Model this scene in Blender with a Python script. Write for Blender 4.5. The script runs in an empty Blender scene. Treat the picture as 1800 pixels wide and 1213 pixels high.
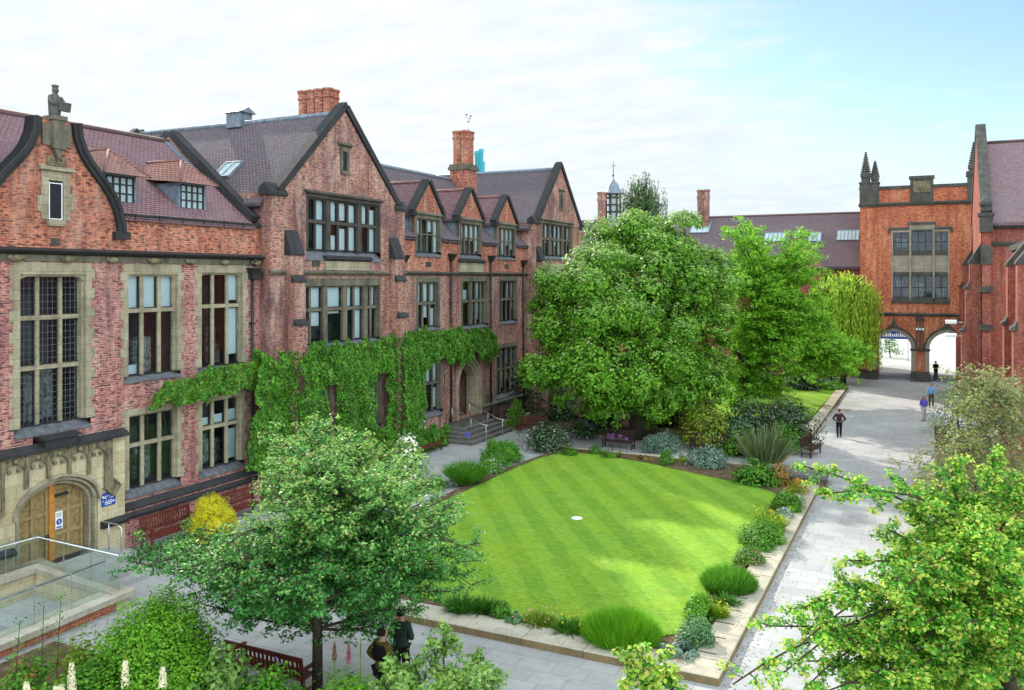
import bpy, math, random
import numpy as np
from mathutils import Vector, Matrix
random.seed(7)
RNG = np.random.default_rng(7)
SC = bpy.context.scene
COL = SC.collection
R = math.radians
# ------------------------------------------------------------------ survey of the photograph: camera at (0,0,9.4), y runs along the left range
CF, CHY, CH = 1500.0, 488.0, 9.4
_t = 730 / 1500; _n = math.hypot(1, _t); SN, CS = _t / _n, 1 / _n
def ray(px, py):
    t = (px - 900) / CF
    return (-SN + CS * t, CS + SN * t, (CHY - py) / CF)
def gnd(px, py, z=0.0):
    d = ray(px, py); k = (z - CH) / d[2]
    return (k * d[0], k * d[1], z)
def dep(px, dist, z=0.0):            # point in the direction of a column at a given distance
    t = (px - 900) / CF
    return (dist * (-SN + CS * t), dist * (CS + SN * t), z)
def depth_of(p): return -SN * p[0] + CS * p[1]
# ------------------------------------------------------------------ object helpers
ORG = {}
def tag(o, label=None, cat=None, group=None, kind=None):
    if label: o['label'] = label
    if cat: o['category'] = cat
    if group: o['group'] = group
    if kind: o['kind'] = kind
    return o
def thing(name, label, cat, loc=(0, 0, 0), rz=0.0, group=None):
    o = bpy.data.objects.new(name, None); COL.objects.link(o)
    o.empty_display_size = 0.3
    o.location = loc; o.rotation_euler = (0, 0, rz)
    ORG[o.name] = tuple(loc)
    return tag(o, label, cat, group)
def link(name, me, parent=None, org=(0, 0, 0)):
    o = bpy.data.objects.new(name, me); COL.objects.link(o)
    if parent is not None:
        o.parent = parent; ORG[o.name] = ORG[parent.name]
    else:
        o.location = org; ORG[o.name] = tuple(org)
    return o
def dup(root, loc, rz=0.0, label=None, scale=None):
    r = root.copy(); COL.objects.link(r); r.location = loc; r.rotation_euler = (0, 0, rz)
    if scale: r.scale = scale
    if label: r['label'] = label
    for ch in list(root.children):
        c = ch.copy(); COL.objects.link(c); c.parent = r
        for g in list(ch.children):
            d = g.copy(); COL.objects.link(d); d.parent = c
    return r
class Fr:                            # wall frame: u along, v up, w outwards
    def __init__(s, o, U, W): s.o, s.U, s.W = o, U, W
    def __call__(s, u, v, w=0.0):
        return (s.o[0] + s.U[0] * u + s.W[0] * w, s.o[1] + s.U[1] * u + s.W[1] * w, s.o[2] + v)
class MB:
    def __init__(s): s.v = []; s.f = []; s.m = []; s.sm = []
    def face(s, pts, mi=0, smooth=False):
        i = len(s.v); s.v += [tuple(p) for p in pts]; s.f.append(tuple(range(i, i + len(pts)))); s.m.append(mi); s.sm.append(smooth)
    def hexa(s, p, mi=0):            # 8 corners, bottom 4 then top 4
        i = len(s.v); s.v += [tuple(q) for q in p]
        for a in ((0, 3, 2, 1), (4, 5, 6, 7), (0, 1, 5, 4), (1, 2, 6, 5), (2, 3, 7, 6), (3, 0, 4, 7)):
            s.f.append(tuple(i + k for k in a)); s.m.append(mi); s.sm.append(False)
        return s
    def box(s, x0, x1, y0, y1, z0, z1, mi=0):
        return s.hexa([(x0, y0, z0), (x1, y0, z0), (x1, y1, z0), (x0, y1, z0), (x0, y0, z1), (x1, y0, z1), (x1, y1, z1), (x0, y1, z1)], mi)
    def fbox(s, fr, u0, u1, v0, v1, w0, w1, mi=0):
        return s.hexa([fr(u0, v0, w0), fr(u1, v0, w0), fr(u1, v0, w1), fr(u0, v0, w1), fr(u0, v1, w0), fr(u1, v1, w0), fr(u1, v1, w1), fr(u0, v1, w1)], mi)
    def bar(s, a, b, wd, ht, mi=0, up=(0, 0, 1)):
        a = Vector(a); b = Vector(b); d = (b - a).normalized(); up = Vector(up)
        sd = d.cross(up)
        if sd.length < 1e-4: sd = d.cross(Vector((1, 0, 0)))
        sd.normalize(); u2 = sd.cross(d).normalized(); sd *= wd / 2; u2 *= ht / 2
        return s.hexa([a - sd - u2, a + sd - u2, b + sd - u2, b - sd - u2, a - sd + u2, a + sd + u2, b + sd + u2, b - sd + u2], mi)
    def loops(s, rings, mi=0, smooth=True, cap=True, closed=True):
        i = len(s.v); n = len(rings[0])
        for r in rings: s.v += [tuple(p) for p in r]
        for k in range(len(rings) - 1):
            for j in range(n if closed else n - 1):
                a = i + k * n + j; b = i + k * n + (j + 1) % n
                s.f.append((a, b, b + n, a + n)); s.m.append(mi); s.sm.append(smooth)
        if cap:
            s.f.append(tuple(i + j for j in range(n))[::-1]); s.m.append(mi); s.sm.append(False)
            l = i + (len(rings) - 1) * n
            s.f.append(tuple(l + j for j in range(n))); s.m.append(mi); s.sm.append(False)
        return s
    def tube(s, pts, rad, n=8, mi=0, cap=True):
        pts = [Vector(p) for p in pts]
        if not hasattr(rad, '__len__'): rad = [rad] * len(pts)
        rings = []; up = Vector((0.13, 0.31, 0.94))
        for k, p in enumerate(pts):
            d = (pts[min(k + 1, len(pts) - 1)] - pts[max(k - 1, 0)])
            if d.length < 1e-6: d = Vector((0, 0, 1))
            d.normalize()
            a = d.cross(up)
            if a.length < .05: a = d.cross(Vector((1, 0, 0)))
            a.normalize(); b = d.cross(a)
            rings.append([p + (a * math.cos(2 * math.pi * j / n) + b * math.sin(2 * math.pi * j / n)) * rad[k] for j in range(n)])
        return s.loops(rings, mi, True, cap)
    def lathe(s, c, prof, n=16, mi=0, smooth=True, ph=0.0):
        return s.loops([[(c[0] + r * math.cos(2 * math.pi * j / n + ph), c[1] + r * math.sin(2 * math.pi * j / n + ph), c[2] + z) for j in range(n)] for r, z in prof], mi, smooth)
    def ball(s, c, r, n=10, mi=0, sc=(1, 1, 1)):
        m = max(4, n // 2 + 1)
        return s.loops([[(c[0] + sc[0] * r * math.sin(a) * math.cos(2 * math.pi * j / n), c[1] + sc[1] * r * math.sin(a) * math.sin(2 * math.pi * j / n), c[2] - sc[2] * r * math.cos(a)) for j in range(n)]
                        for a in [0.02 + (math.pi - 0.04) * k / m for k in range(m + 1)]], mi)
    def prism(s, fr, pts, w0, w1, mi=0):         # outline in (u,v) pushed along w
        s.loops([[fr(u, v, w0) for u, v in pts], [fr(u, v, w1) for u, v in pts]], mi, False); return s
    def uprism(s, fr, pts, u0, u1, mi=0):        # outline in (w,v) pushed along u
        s.loops([[fr(u0, v, w) for w, v in pts], [fr(u1, v, w) for w, v in pts]], mi, False); return s
    def wall(s, fr, u0, u1, v0, v1, holes=(), mi=0, w=0.0):
        us = sorted({u0, u1} | {min(max(h[k], u0), u1) for h in holes for k in (0, 1)})
        vs = sorted({v0, v1} | {min(max(h[k], v0), v1) for h in holes for k in (2, 3)})
        for a, b in zip(vs, vs[1:]):
            run = None
            for c, d in zip(us, us[1:]):
                mu, mv = (c + d) / 2, (a + b) / 2
                inside = any(h[0] < mu < h[1] and h[2] < mv < h[3] for h in holes)
                if inside:
                    if run is not None: s.face([fr(run, a, w), fr(c, a, w), fr(c, b, w), fr(run, b, w)], mi); run = None
                elif run is None: run = c
            if run is not None: s.face([fr(run, a, w), fr(u1, a, w), fr(u1, b, w), fr(run, b, w)], mi)
        return s
    def arch(s, fr, u0, u1, vs, va, vt, w0, w1, kind='tudor', n=16, mi=0, jamb=None):
        """fills the wall between an arch and a level head vt; the soffit runs from w1 (front) to w0"""
        P = arch_pts(u0, u1, vs, va, kind, n)
        for (a, b), (c, d) in zip(P, P[1:]):
            s.face([fr(a, b, w1), fr(c, d, w1), fr(c, vt, w1), fr(a, vt, w1)], mi)
            s.face([fr(a, b, w0), fr(c, d, w0), fr(c, d, w1), fr(a, b, w1)], mi)
        if jamb is not None:
            for u in (u0, u1): s.face([fr(u, jamb, w0), fr(u, vs, w0), fr(u, vs, w1), fr(u, jamb, w1)], mi)
        return s
    def archband(s, fr, u0, u1, vs, va, t, w0, w1, kind='tudor', n=16, mi=0, drop=0.0):
        """a moulded band of width t following an arch on its outside"""
        I = arch_pts(u0, u1, vs, va, kind, n); O = arch_pts(u0 - t, u1 + t, vs, va + t, kind, n)
        if drop:
            I = [(u0, vs - drop)] + I + [(u1, vs - drop)]; O = [(u0 - t, vs - drop)] + O + [(u1 + t, vs - drop)]
        rings = []
        for (a, b), (c, d) in zip(I, O):
            rings.append([fr(a, b, w0), fr(a, b, w1), fr(c, d, w1), fr(c, d, w0)])
        return s.loops(rings, mi, False)
    def build(s, name, mats, parent=None, org=None):
        if org is None: org = ORG[parent.name] if parent is not None else (0, 0, 0)
        me = bpy.data.meshes.new(name)
        me.from_pydata([(a - org[0], b - org[1], c - org[2]) for a, b, c in s.v], [], s.f)
        mats = mats if isinstance(mats, (list, tuple)) else [mats]
        for m in mats: me.materials.append(m)
        me.polygons.foreach_set('material_index', s.m)
        me.polygons.foreach_set('use_smooth', s.sm)
        me.update()
        return link(name, me, parent, org)
def arch_pts(u0, u1, vs, va, kind='tudor', n=16):
    c, a, h = (u0 + u1) / 2, (u1 - u0) / 2, va - vs; P = []
    for k in range(n + 1):
        x = -math.cos(math.pi * k / n)
        q = abs(x)
        if kind == 'tudor': y = .8 * (1 - q ** 2.6) ** .5 + .2 * (1 - q)
        elif kind == 'flat': y = .92 * (1 - q ** 7) ** .5 + .08 * (1 - q)
        elif kind == 'round': y = (1 - q * q) ** .5
        else:
            Rr = 1.55; y = math.sqrt(max(0, Rr * Rr - (q - (1 - Rr)) ** 2)) / math.sqrt(Rr * Rr - (Rr - 1) ** 2)
        P.append((c + a * x, vs + h * y))
    return P
# ------------------------------------------------------------------ materials
def newmat(name):
    m = bpy.data.materials.new(name); m.use_nodes = True
    nt = m.node_tree; nt.nodes.clear()
    out = nt.nodes.new('ShaderNodeOutputMaterial')
    return m, nt, out
class NT:
    def __init__(s, nt): s.nt = nt
    def n(s, t, **k):
        o = s.nt.nodes.new('ShaderNode' + t)
        for a, b in k.items(): setattr(o, a, b)
        return o
    def l(s, a, b): s.nt.links.new(a, b)
    def val(s, x, sock):
        if isinstance(x, (int, float)): sock.default_value = x
        elif isinstance(x, tuple): sock.default_value = x if len(x) == len(sock.default_value) else tuple(x) + (1,)
        else: s.l(x, sock)
    def math(s, op, a, b=0.0, clamp=False):
        o = s.n('Math', operation=op, use_clamp=clamp); s.val(a, o.inputs[0]); s.val(b, o.inputs[1]); return o.outputs[0]
    def mix(s, f, a, b, blend='MIX'):
        o = s.n('Mix', data_type='RGBA', blend_type=blend); s.val(f, o.inputs[0]); s.val(a, o.inputs[6]); s.val(b, o.inputs[7]); return o.outputs[2]
    def ramp(s, f, stops, interp='LINEAR'):
        o = s.n('ValToRGB'); s.l(f, o.inputs[0]); e = o.color_ramp; e.interpolation = interp
        while len(e.elements) < len(stops): e.elements.new(0.5)
        for el, (p, c) in zip(e.elements, stops):
            el.position = p; el.color = c if len(c) == 4 else tuple(c) + (1,)
        return o.outputs[0]
    def noise(s, vec, scale, detail=3, rough=.55):
        o = s.n('TexNoise'); o.inputs['Scale'].default_value = scale; o.inputs['Detail'].default_value = detail; o.inputs['Roughness'].default_value = rough
        if vec is not None: s.l(vec, o.inputs['Vector'])
        return o.outputs[0]
    def pos(s): return s.n('NewGeometry').outputs['Position']
    def mapping(s, vec, sc): 
        o = s.n('Mapping'); s.l(vec, o.inputs[0]); o.inputs['Scale'].default_value = sc; return o.outputs[0]
    def bump(s, h, st=.4, d=.02):
        o = s.n('Bump'); o.inputs['Strength'].default_value = st; o.inputs['Distance'].default_value = d; s.l(h, o.inputs['Height']); return o.outputs[0]
    def bsdf(s, out, col, rough=.8, spec=.3, metal=0.0, normal=None):
        b = s.n('BsdfPrincipled'); s.val(col, b.inputs['Base Color']); s.val(rough, b.inputs['Roughness'])
        b.inputs['Specular IOR Level'].default_value = spec; b.inputs['Metallic'].default_value = metal
        if normal is not None: s.l(normal, b.inputs['Normal'])
        s.l(b.outputs[0], out.inputs[0]); return b
def wallcoord(N):
    """(along the wall, up) from the position and the face's normal"""
    g = N.n('NewGeometry'); p = N.n('SeparateXYZ'); N.l(g.outputs['Position'], p.inputs[0])
    nn = N.n('SeparateXYZ'); N.l(g.outputs['True Normal'], nn.inputs[0])
    f = N.math('GREATER_THAN', N.math('ABSOLUTE', nn.outputs[0]), N.math('ABSOLUTE', nn.outputs[1]))
    u = N.math('ADD', N.math('MULTIPLY', p.outputs[1], f), N.math('MULTIPLY', p.outputs[0], N.math('SUBTRACT', 1.0, f)))
    c = N.n('CombineXYZ'); N.l(u, c.inputs[0]); N.l(p.outputs[2], c.inputs[1])
    return c.outputs[0], g.outputs['Position']
def brick_mat(name, c1, c2, dark, mortar, stain=.5, darkamt=.5, soot=None, sc=1.0):
    m, nt, out = newmat(name); N = NT(nt); uv, pos = wallcoord(N)
    b = N.n('TexBrick'); N.l(uv, b.inputs['Vector'])
    b.inputs['Scale'].default_value = 1.0; b.inputs['Brick Width'].default_value = .23 * sc; b.inputs['Row Height'].default_value = .078 * sc
    b.inputs['Mortar Size'].default_value = .008 * sc; b.inputs['Mortar Smooth'].default_value = .2; b.inputs['Bias'].default_value = -.05
    b.inputs['Color1'].default_value = c1 + (1,); b.inputs['Color2'].default_value = c2 + (1,); b.inputs['Mortar'].default_value = mortar + (1,)
    nb = N.noise(N.mapping(uv, (4.3 / sc, 12.8 / sc, 1)), 1.0, 1)                    # brick-size dark burnt headers
    col = N.mix(N.math('MULTIPLY', N.ramp(nb, [(.52, (0, 0, 0)), (.62, (1, 1, 1))]), darkamt), b.outputs[0], dark)
    n1 = N.noise(pos, .45, 4, .6)
    col = N.mix(N.math('MULTIPLY', N.ramp(n1, [(.42, (0, 0, 0)), (.68, (1, 1, 1))]), stain), col, soot or dark)
    n2 = N.noise(N.mapping(pos, (1.2, 1.2, .35)), 1.3, 4, .7)
    col = N.mix(N.math('MULTIPLY', N.ramp(n2, [(.5, (0, 0, 0)), (.72, (1, 1, 1))]), .35), col, tuple(min(1, x * 1.45 + .04) for x in mortar))
    n4 = N.noise(N.mapping(pos, (2.6, 2.6, .22)), 1.0, 4, .65); col = N.mix(N.math('MULTIPLY', N.ramp(n4, [(.5, (0, 0, 0)), (.7, (1, 1, 1))]), min(.8, stain + .15)), col, tuple(x * .45 for x in c2))
    n3 = N.noise(pos, 6.0, 2)
    col = N.mix(.6, col, N.ramp(n3, [(.3, (.55, .55, .55)), (.7, (1.35, 1.3, 1.25))]), 'MULTIPLY')
    h = N.math('ADD', N.math('MULTIPLY', b.outputs['Fac'], -1.0), N.math('MULTIPLY', n3, .6))
    N.bsdf(out, col, .88, .15, normal=N.bump(h, .5, .012)); return m
def stone_mat(name, c1, c2, dark, darkamt=.6, bl=(.55, .3), rough=.85, joint=True, dsc=1.0):
    m, nt, out = newmat(name); N = NT(nt); uv, pos = wallcoord(N)
    n1 = N.noise(pos, .9 * dsc, 5, .65)
    col = N.mix(n1, c1, c2)
    n2 = N.noise(N.mapping(pos, (1.6, 1.6, .5)), 1.1 * dsc, 5, .7)
    col = N.mix(N.math('MULTIPLY', N.ramp(n2, [(.45, (0, 0, 0)), (.65, (1, 1, 1))]), darkamt), col, dark)
    n3 = N.noise(pos, 14, 3)
    col = N.mix(.5, col, N.ramp(n3, [(.3, (.72, .72, .72)), (.7, (1.2, 1.2, 1.2))]), 'MULTIPLY')
    h = n3
    if joint:
        b = N.n('TexBrick'); N.l(uv, b.inputs['Vector']); b.inputs['Scale'].default_value = 1.0
        b.inputs['Brick Width'].default_value = bl[0]; b.inputs['Row Height'].default_value = bl[1]; b.inputs['Mortar Size'].default_value = .006
        b.inputs['Color1'].default_value = (1, 1, 1, 1); b.inputs['Color2'].default_value = (.82, .8, .76, 1); b.inputs['Mortar'].default_value = (.45, .42, .36, 1)
        col = N.mix(1.0, col, b.outputs[0], 'MULTIPLY')
    N.bsdf(out, col, rough, .2, normal=N.bump(h, .4, .02)); return m
def tile_mat(name, c1, c2, c3, axis='y', row=.115, slope=.75):
    """plain clay tiles: rows follow the height, joints run down the slope"""
    m, nt, out = newmat(name); N = NT(nt); uv, pos = wallcoord(N)
    b = N.n('TexBrick'); N.l(uv, b.inputs['Vector']); b.inputs['Scale'].default_value = 1.0
    b.inputs['Brick Width'].default_value = .2; b.inputs['Row Height'].default_value = row * slope; b.inputs['Mortar Size'].default_value = .02; b.inputs['Mortar Smooth'].default_value = .1
    b.inputs['Color1'].default_value = c1 + (1,); b.inputs['Color2'].default_value = c2 + (1,); b.inputs['Mortar'].default_value = tuple(x * .28 for x in c1) + (1,)
    n1 = N.noise(pos, .5, 5, .65)
    col = N.mix(N.ramp(n1, [(.4, (0, 0, 0)), (.68, (.75, .75, .75))]), b.outputs[0], c3)
    n2 = N.noise(pos, 5, 3)
    col = N.mix(.6, col, N.ramp(n2, [(.3, (.65, .65, .65)), (.7, (1.3, 1.3, 1.3))]), 'MULTIPLY')
    sp = N.n('SeparateXYZ'); N.l(uv, sp.inputs[0])
    saw = N.math('FRACT', N.math('DIVIDE', sp.outputs[1], row * slope))
    N.bsdf(out, col, .75, .3, normal=N.bump(N.math('ADD', saw, N.math('MULTIPLY', b.outputs['Fac'], -.6)), .8, .03)); return m
def plain(name, c, rough=.6, spec=.4, metal=0.0, var=.25, vs=6.0, c2=None, bump=0.0):
    m, nt, out = newmat(name); N = NT(nt)
    n = N.noise(N.n('TexCoord').outputs['Object'], vs, 4, .6)
    lo = tuple(x * (1 - var) for x in c); hi = c2 or tuple(min(1, x * (1 + var)) for x in c)
    col = N.ramp(n, [(.3, lo), (.7, hi)])
    N.bsdf(out, col, rough, spec, metal, normal=N.bump(n, bump, .02) if bump else None); return m
def leaf_mat(name, cols, trans=.35, rough=.45, spec=.35):
    m, nt, out = newmat(name); N = NT(nt)
    g = N.n('NewGeometry')
    k = len(cols)
    col = N.ramp(g.outputs['Random Per Island'], [((i + .5) / k, c) for i, c in enumerate(cols)])
    col = N.mix(1.0, col, N.ramp(N.noise(g.outputs['Position'], 1.1, 4, .6), [(.3, (.62, .68, .6)), (.5, (1, 1, 1)), (.72, (1.28, 1.2, 1.1))]), 'MULTIPLY')
    b = N.n('BsdfPrincipled'); N.l(col, b.inputs['Base Color']); b.inputs['Roughness'].default_value = rough; b.inputs['Specular IOR Level'].default_value = spec
    t = N.n('BsdfTranslucent'); N.l(N.mix(.6, col, (.55, .75, .08), 'MIX') if False else col, t.inputs[0])
    h = N.n('MixShader'); h.inputs[0].default_value = trans; N.l(b.outputs[0], h.inputs[1]); N.l(t.outputs[0], h.inputs[2]); N.l(h.outputs[0], out.inputs[0])
    return m
def glass_mat(name, tint, gloss=.12, rough=.02):
    m, nt, out = newmat(name); N = NT(nt)
    tr = N.n('BsdfTransparent'); tr.inputs[0].default_value = tint + (1,)
    gl = N.n('BsdfGlossy'); gl.inputs['Roughness'].default_value = rough; gl.inputs[0].default_value = (.9, .95, 1, 1)
    fr = N.n('Fresnel'); fr.inputs[0].default_value = 1.42
    f = N.math('ADD', fr.outputs[0], gloss, True)
    h = N.n('MixShader'); N.l(f, h.inputs[0]); N.l(tr.outputs[0], h.inputs[1]); N.l(gl.outputs[0], h.inputs[2]); N.l(h.outputs[0], out.inputs[0])
    return m
M = {}
M['brick_wing'] = brick_mat('brick_wing', (.50, .185, .145), (.34, .105, .10), (.06, .035, .05), (.50, .41, .36), .5, .85, (.22, .10, .11))
M['brick_range'] = brick_mat('brick_range', (.46, .19, .125), (.29, .12, .105), (.06, .04, .048), (.46, .37, .32), .8, .75, (.125, .07, .085))
M['brick_gable'] = brick_mat('brick_gable', (.56, .18, .09), (.38, .105, .07), (.06, .03, .04), (.42, .31, .24), .45, .85, (.20, .075, .075))
M['brick_gate'] = brick_mat('brick_gate', (.66, .19, .075), (.44, .10, .05), (.12, .04, .045), (.55, .32, .2), .45, .6, (.30, .08, .065), 1.3)
M['brick_hall'] = brick_mat('brick_hall', (.40, .105, .062), (.28, .075, .058), (.11, .04, .048), (.36, .2, .15), .5, .5, (.17, .06, .062))
M['brick_low'] = brick_mat('brick_low', (.5, .13, .06), (.42, .1, .06), (.2, .07, .06), (.5, .4, .3), .15, .2)
M['buff'] = stone_mat('buff_stone', (.45, .395, .285), (.33, .29, .205), (.11, .10, .08), .55)
M['porch'] = stone_mat('porch_stone', (.62, .53, .34), (.50, .43, .285), (.18, .155, .11), .32, (.8, .38))
M['soot'] = stone_mat('sooty_stone', (.11, .10, .085), (.06, .056, .055), (.024, .024, .027), .6)
M['mid'] = stone_mat('weathered_stone', (.21, .185, .14), (.135, .12, .098), (.04, .038, .038), .65)
M['cope'] = stone_mat('coping_stone', (.05, .05, .053), (.03, .031, .035), (.016, .017, .02), .6, (1.2, 3), .7)
M['gate_stone'] = stone_mat('gate_stone', (.13, .125, .11), (.07, .07, .068), (.028, .028, .03), .55, (.6, .3))
M['pale_stone'] = stone_mat('pale_stone', (.42, .38, .31), (.33, .30, .25), (.15, .13, .11), .4, (.6, .3))
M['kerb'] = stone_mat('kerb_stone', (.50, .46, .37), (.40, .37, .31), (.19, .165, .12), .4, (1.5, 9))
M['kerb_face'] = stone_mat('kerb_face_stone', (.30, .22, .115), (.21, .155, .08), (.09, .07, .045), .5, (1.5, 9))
M['carved'] = stone_mat('carved_stone', (.30, .255, .15), (.14, .12, .085), (.025, .024, .02), .8, dsc=5.0, joint=False)
M['tile_plum'] = tile_mat('plum_tiles', (.30, .155, .165), (.24, .125, .145), (.17, .115, .14))
M['tile_red'] = tile_mat('red_tiles', (.42, .20, .15), (.33, .155, .14), (.22, .13, .13))
M['tile_grey'] = tile_mat('grey_brown_tiles', (.18, .135, .155), (.145, .115, .135), (.105, .09, .11))
M['tile_hall'] = tile_mat('hall_tiles', (.36, .235, .25), (.30, .195, .215), (.20, .15, .175))
M['tile_rear'] = tile_mat('rear_tiles', (.235, .165, .185), (.19, .135, .155), (.13, .10, .12))
M['ridge'] = plain('ridge_tile', (.14, .09, .085), .8, .2)
M['lead'] = plain('lead_sheet', (.10, .13, .17), .5, .5, c2=(.2, .25, .31))
M['slate'] = plain('slate_sill', (.085, .09, .105), .55, .4, c2=(.16, .165, .185))
M['black'] = plain('black_iron', (.018, .019, .022), .5, .4)
M['glass'] = glass_mat('window_glass', (.74, .84, .88), .015)
M['clear'] = glass_mat('balustrade_glass', (.80, .92, .88), .05)
M['skyglass'] = plain('skylight_glass', (.30, .42, .46), .12, .8, c2=(.42, .55, .58), vs=1.5)
M['blind'] = plain('blind_cloth', (.80, .82, .82), .8, .2, var=.04)
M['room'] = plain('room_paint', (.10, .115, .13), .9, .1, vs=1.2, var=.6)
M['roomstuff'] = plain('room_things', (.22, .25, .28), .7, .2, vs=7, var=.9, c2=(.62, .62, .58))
M['leadcame'] = plain('lead_came', (.10, .115, .135), .6, .4)
M['oak'] = plain('oak_boards', (.24, .155, .06), .6, .3, vs=9, c2=(.36, .25, .11))
M['oak_rail'] = plain('oak_rail', (.30, .22, .10), .6, .3, vs=9)
M['orange_wood'] = plain('orange_timber', (.50, .20, .035), .5, .4, vs=5)
M['sign_blue'] = plain('sign_blue', (.015, .06, .32), .4, .5, var=.05)
M['white'] = plain('white_paint', (.78, .79, .8), .5, .4, var=.04)
M['steel'] = plain('brushed_steel', (.55, .57, .6), .3, .5, .9)
M['bench'] = plain('red_stained_timber', (.085, .016, .012), .5, .35, vs=9, c2=(.16, .035, .025))
M['bench_shaded'] = plain('shaded_red_timber', (.025, .012, .012), .6, .3, vs=9, c2=(.055, .022, .022))  # the red bench timber again, with its shade put into the colour
M['bark'] = plain('bark', (.055, .042, .032), .9, .1, vs=14, var=.5, bump=.6)
M['bark_pale'] = plain('pale_bark', (.20, .17, .13), .9, .1, vs=14, var=.4, bump=.5)
M['teal'] = plain('teal_panel', (.02, .26, .33), .4, .5, var=.15)
# ------------------------------------------------------------------ ground materials
def ground_mats():
    m, nt, out = newmat('paving'); N = NT(nt); p = N.pos()
    b = N.n('TexBrick'); N.l(p, b.inputs['Vector']); b.inputs['Scale'].default_value = 1.0
    b.inputs['Brick Width'].default_value = .9; b.inputs['Row Height'].default_value = .6; b.inputs['Mortar Size'].default_value = .006; b.offset = .37
    b.inputs['Color1'].default_value = (.375, .375, .375, 1); b.inputs['Color2'].default_value = (.315, .315, .318, 1); b.inputs['Mortar'].default_value = (.15, .15, .145, 1)
    n1 = N.noise(p, .35, 5, .65)
    col = N.mix(.65, b.outputs[0], N.ramp(n1, [(.3, (.72, .73, .74)), (.7, (1.12, 1.1, 1.07))]), 'MULTIPLY')
    n2 = N.noise(p, 4.0, 5, .7)
    col = N.mix(.5, col, N.ramp(n2, [(.3, (.8, .8, .8)), (.7, (1.1, 1.1, 1.1))]), 'MULTIPLY')
    n3 = N.noise(p, 1.7, 4, .7)
    col = N.mix(N.math('MULTIPLY', N.ramp(n3, [(.56, (0, 0, 0)), (.70, (1, 1, 1))]), .45), col, (.20, .195, .18))
    N.bsdf(out, col, .8, .25, normal=N.bump(n2, .25, .01)); M['paving'] = m
    m, nt, out = newmat('outer_paving'); N = NT(nt); p = N.pos()
    n1 = N.noise(p, .2, 5, .65); N.bsdf(out, N.ramp(n1, [(.3, (.33, .33, .32)), (.7, (.46, .45, .43))]), .85, .2); M['outer'] = m
    m, nt, out = newmat('lawn_grass'); N = NT(nt); p = N.pos()
    sp = N.n('SeparateXYZ'); N.l(p, sp.inputs[0])
    wob = N.math('MULTIPLY', N.noise(p, .4, 2), .22)
    d = N.math('ADD', N.math('ADD', N.math('MULTIPLY', sp.outputs[0], .81), N.math('MULTIPLY', sp.outputs[1], .58)), wob)
    st0 = N.math('SINE', N.math('MULTIPLY', d, 2 * math.pi / 1.36)); st = N.math('MAXIMUM', N.math('MINIMUM', N.math('MULTIPLY', st0, 3.0), 1.0), -1.0)
    d2 = N.math('ADD', N.math('ADD', N.math('MULTIPLY', sp.outputs[0], -.62), N.math('MULTIPLY', sp.outputs[1], .78)), wob)
    s2 = N.math('SINE', N.math('MULTIPLY', d2, 2 * math.pi / 1.5))
    f = N.math('ADD', N.math('ADD', N.math('MULTIPLY', st, .22), N.math('MULTIPLY', s2, .05)), .5, True)
    col = N.mix(f, (.115, .265, .026), (.225, .39, .045))
    n1 = N.noise(p, .33, 4, .6); col = N.mix(N.math('MULTIPLY', N.ramp(n1, [(.4, (0, 0, 0)), (.75, (1, 1, 1))]), .5), col, (.25, .36, .02))
    n2 = N.noise(N.mapping(p, (1, 2.2, 1)), 5.0, 5, .75); col = N.mix(.85, col, N.ramp(n2, [(.28, (.55, .6, .5)), (.72, (1.45, 1.36, 1.35))]), 'MULTIPLY')
    ln = N.ramp(N.math('ABSOLUTE', st0), [(0.0, (1, 1, 1)), (.16, (0, 0, 0))]); col = N.mix(N.math('MULTIPLY', ln, N.ramp(N.noise(p, 1.4, 3), [(.45, (0, 0, 0)), (.62, (.5, .5, .5))])), col, (.34, .46, .12))
    n4 = N.noise(p, 1.1, 5, .75); col = N.mix(N.math('MULTIPLY', N.ramp(n4, [(.57, (0, 0, 0)), (.7, (1, 1, 1))]), .45), col, (.34, .42, .10))
    n3 = N.noise(p, 40, 3, .8)
    N.bsdf(out, col, .9, .1, normal=N.bump(N.math('ADD', n3, n2), .8, .04)); M['lawn'] = m
    m, nt, out = newmat('bed_soil'); N = NT(nt); p = N.pos()
    n1 = N.noise(p, 3, 5, .7); N.bsdf(out, N.ramp(n1, [(.3, (.045, .032, .022)), (.55, (.12, .08, .05)), (.72, (.2, .15, .10))]), .95, .1, normal=N.bump(n1, .8, .06)); M['soil'] = m
ground_mats()
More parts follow.
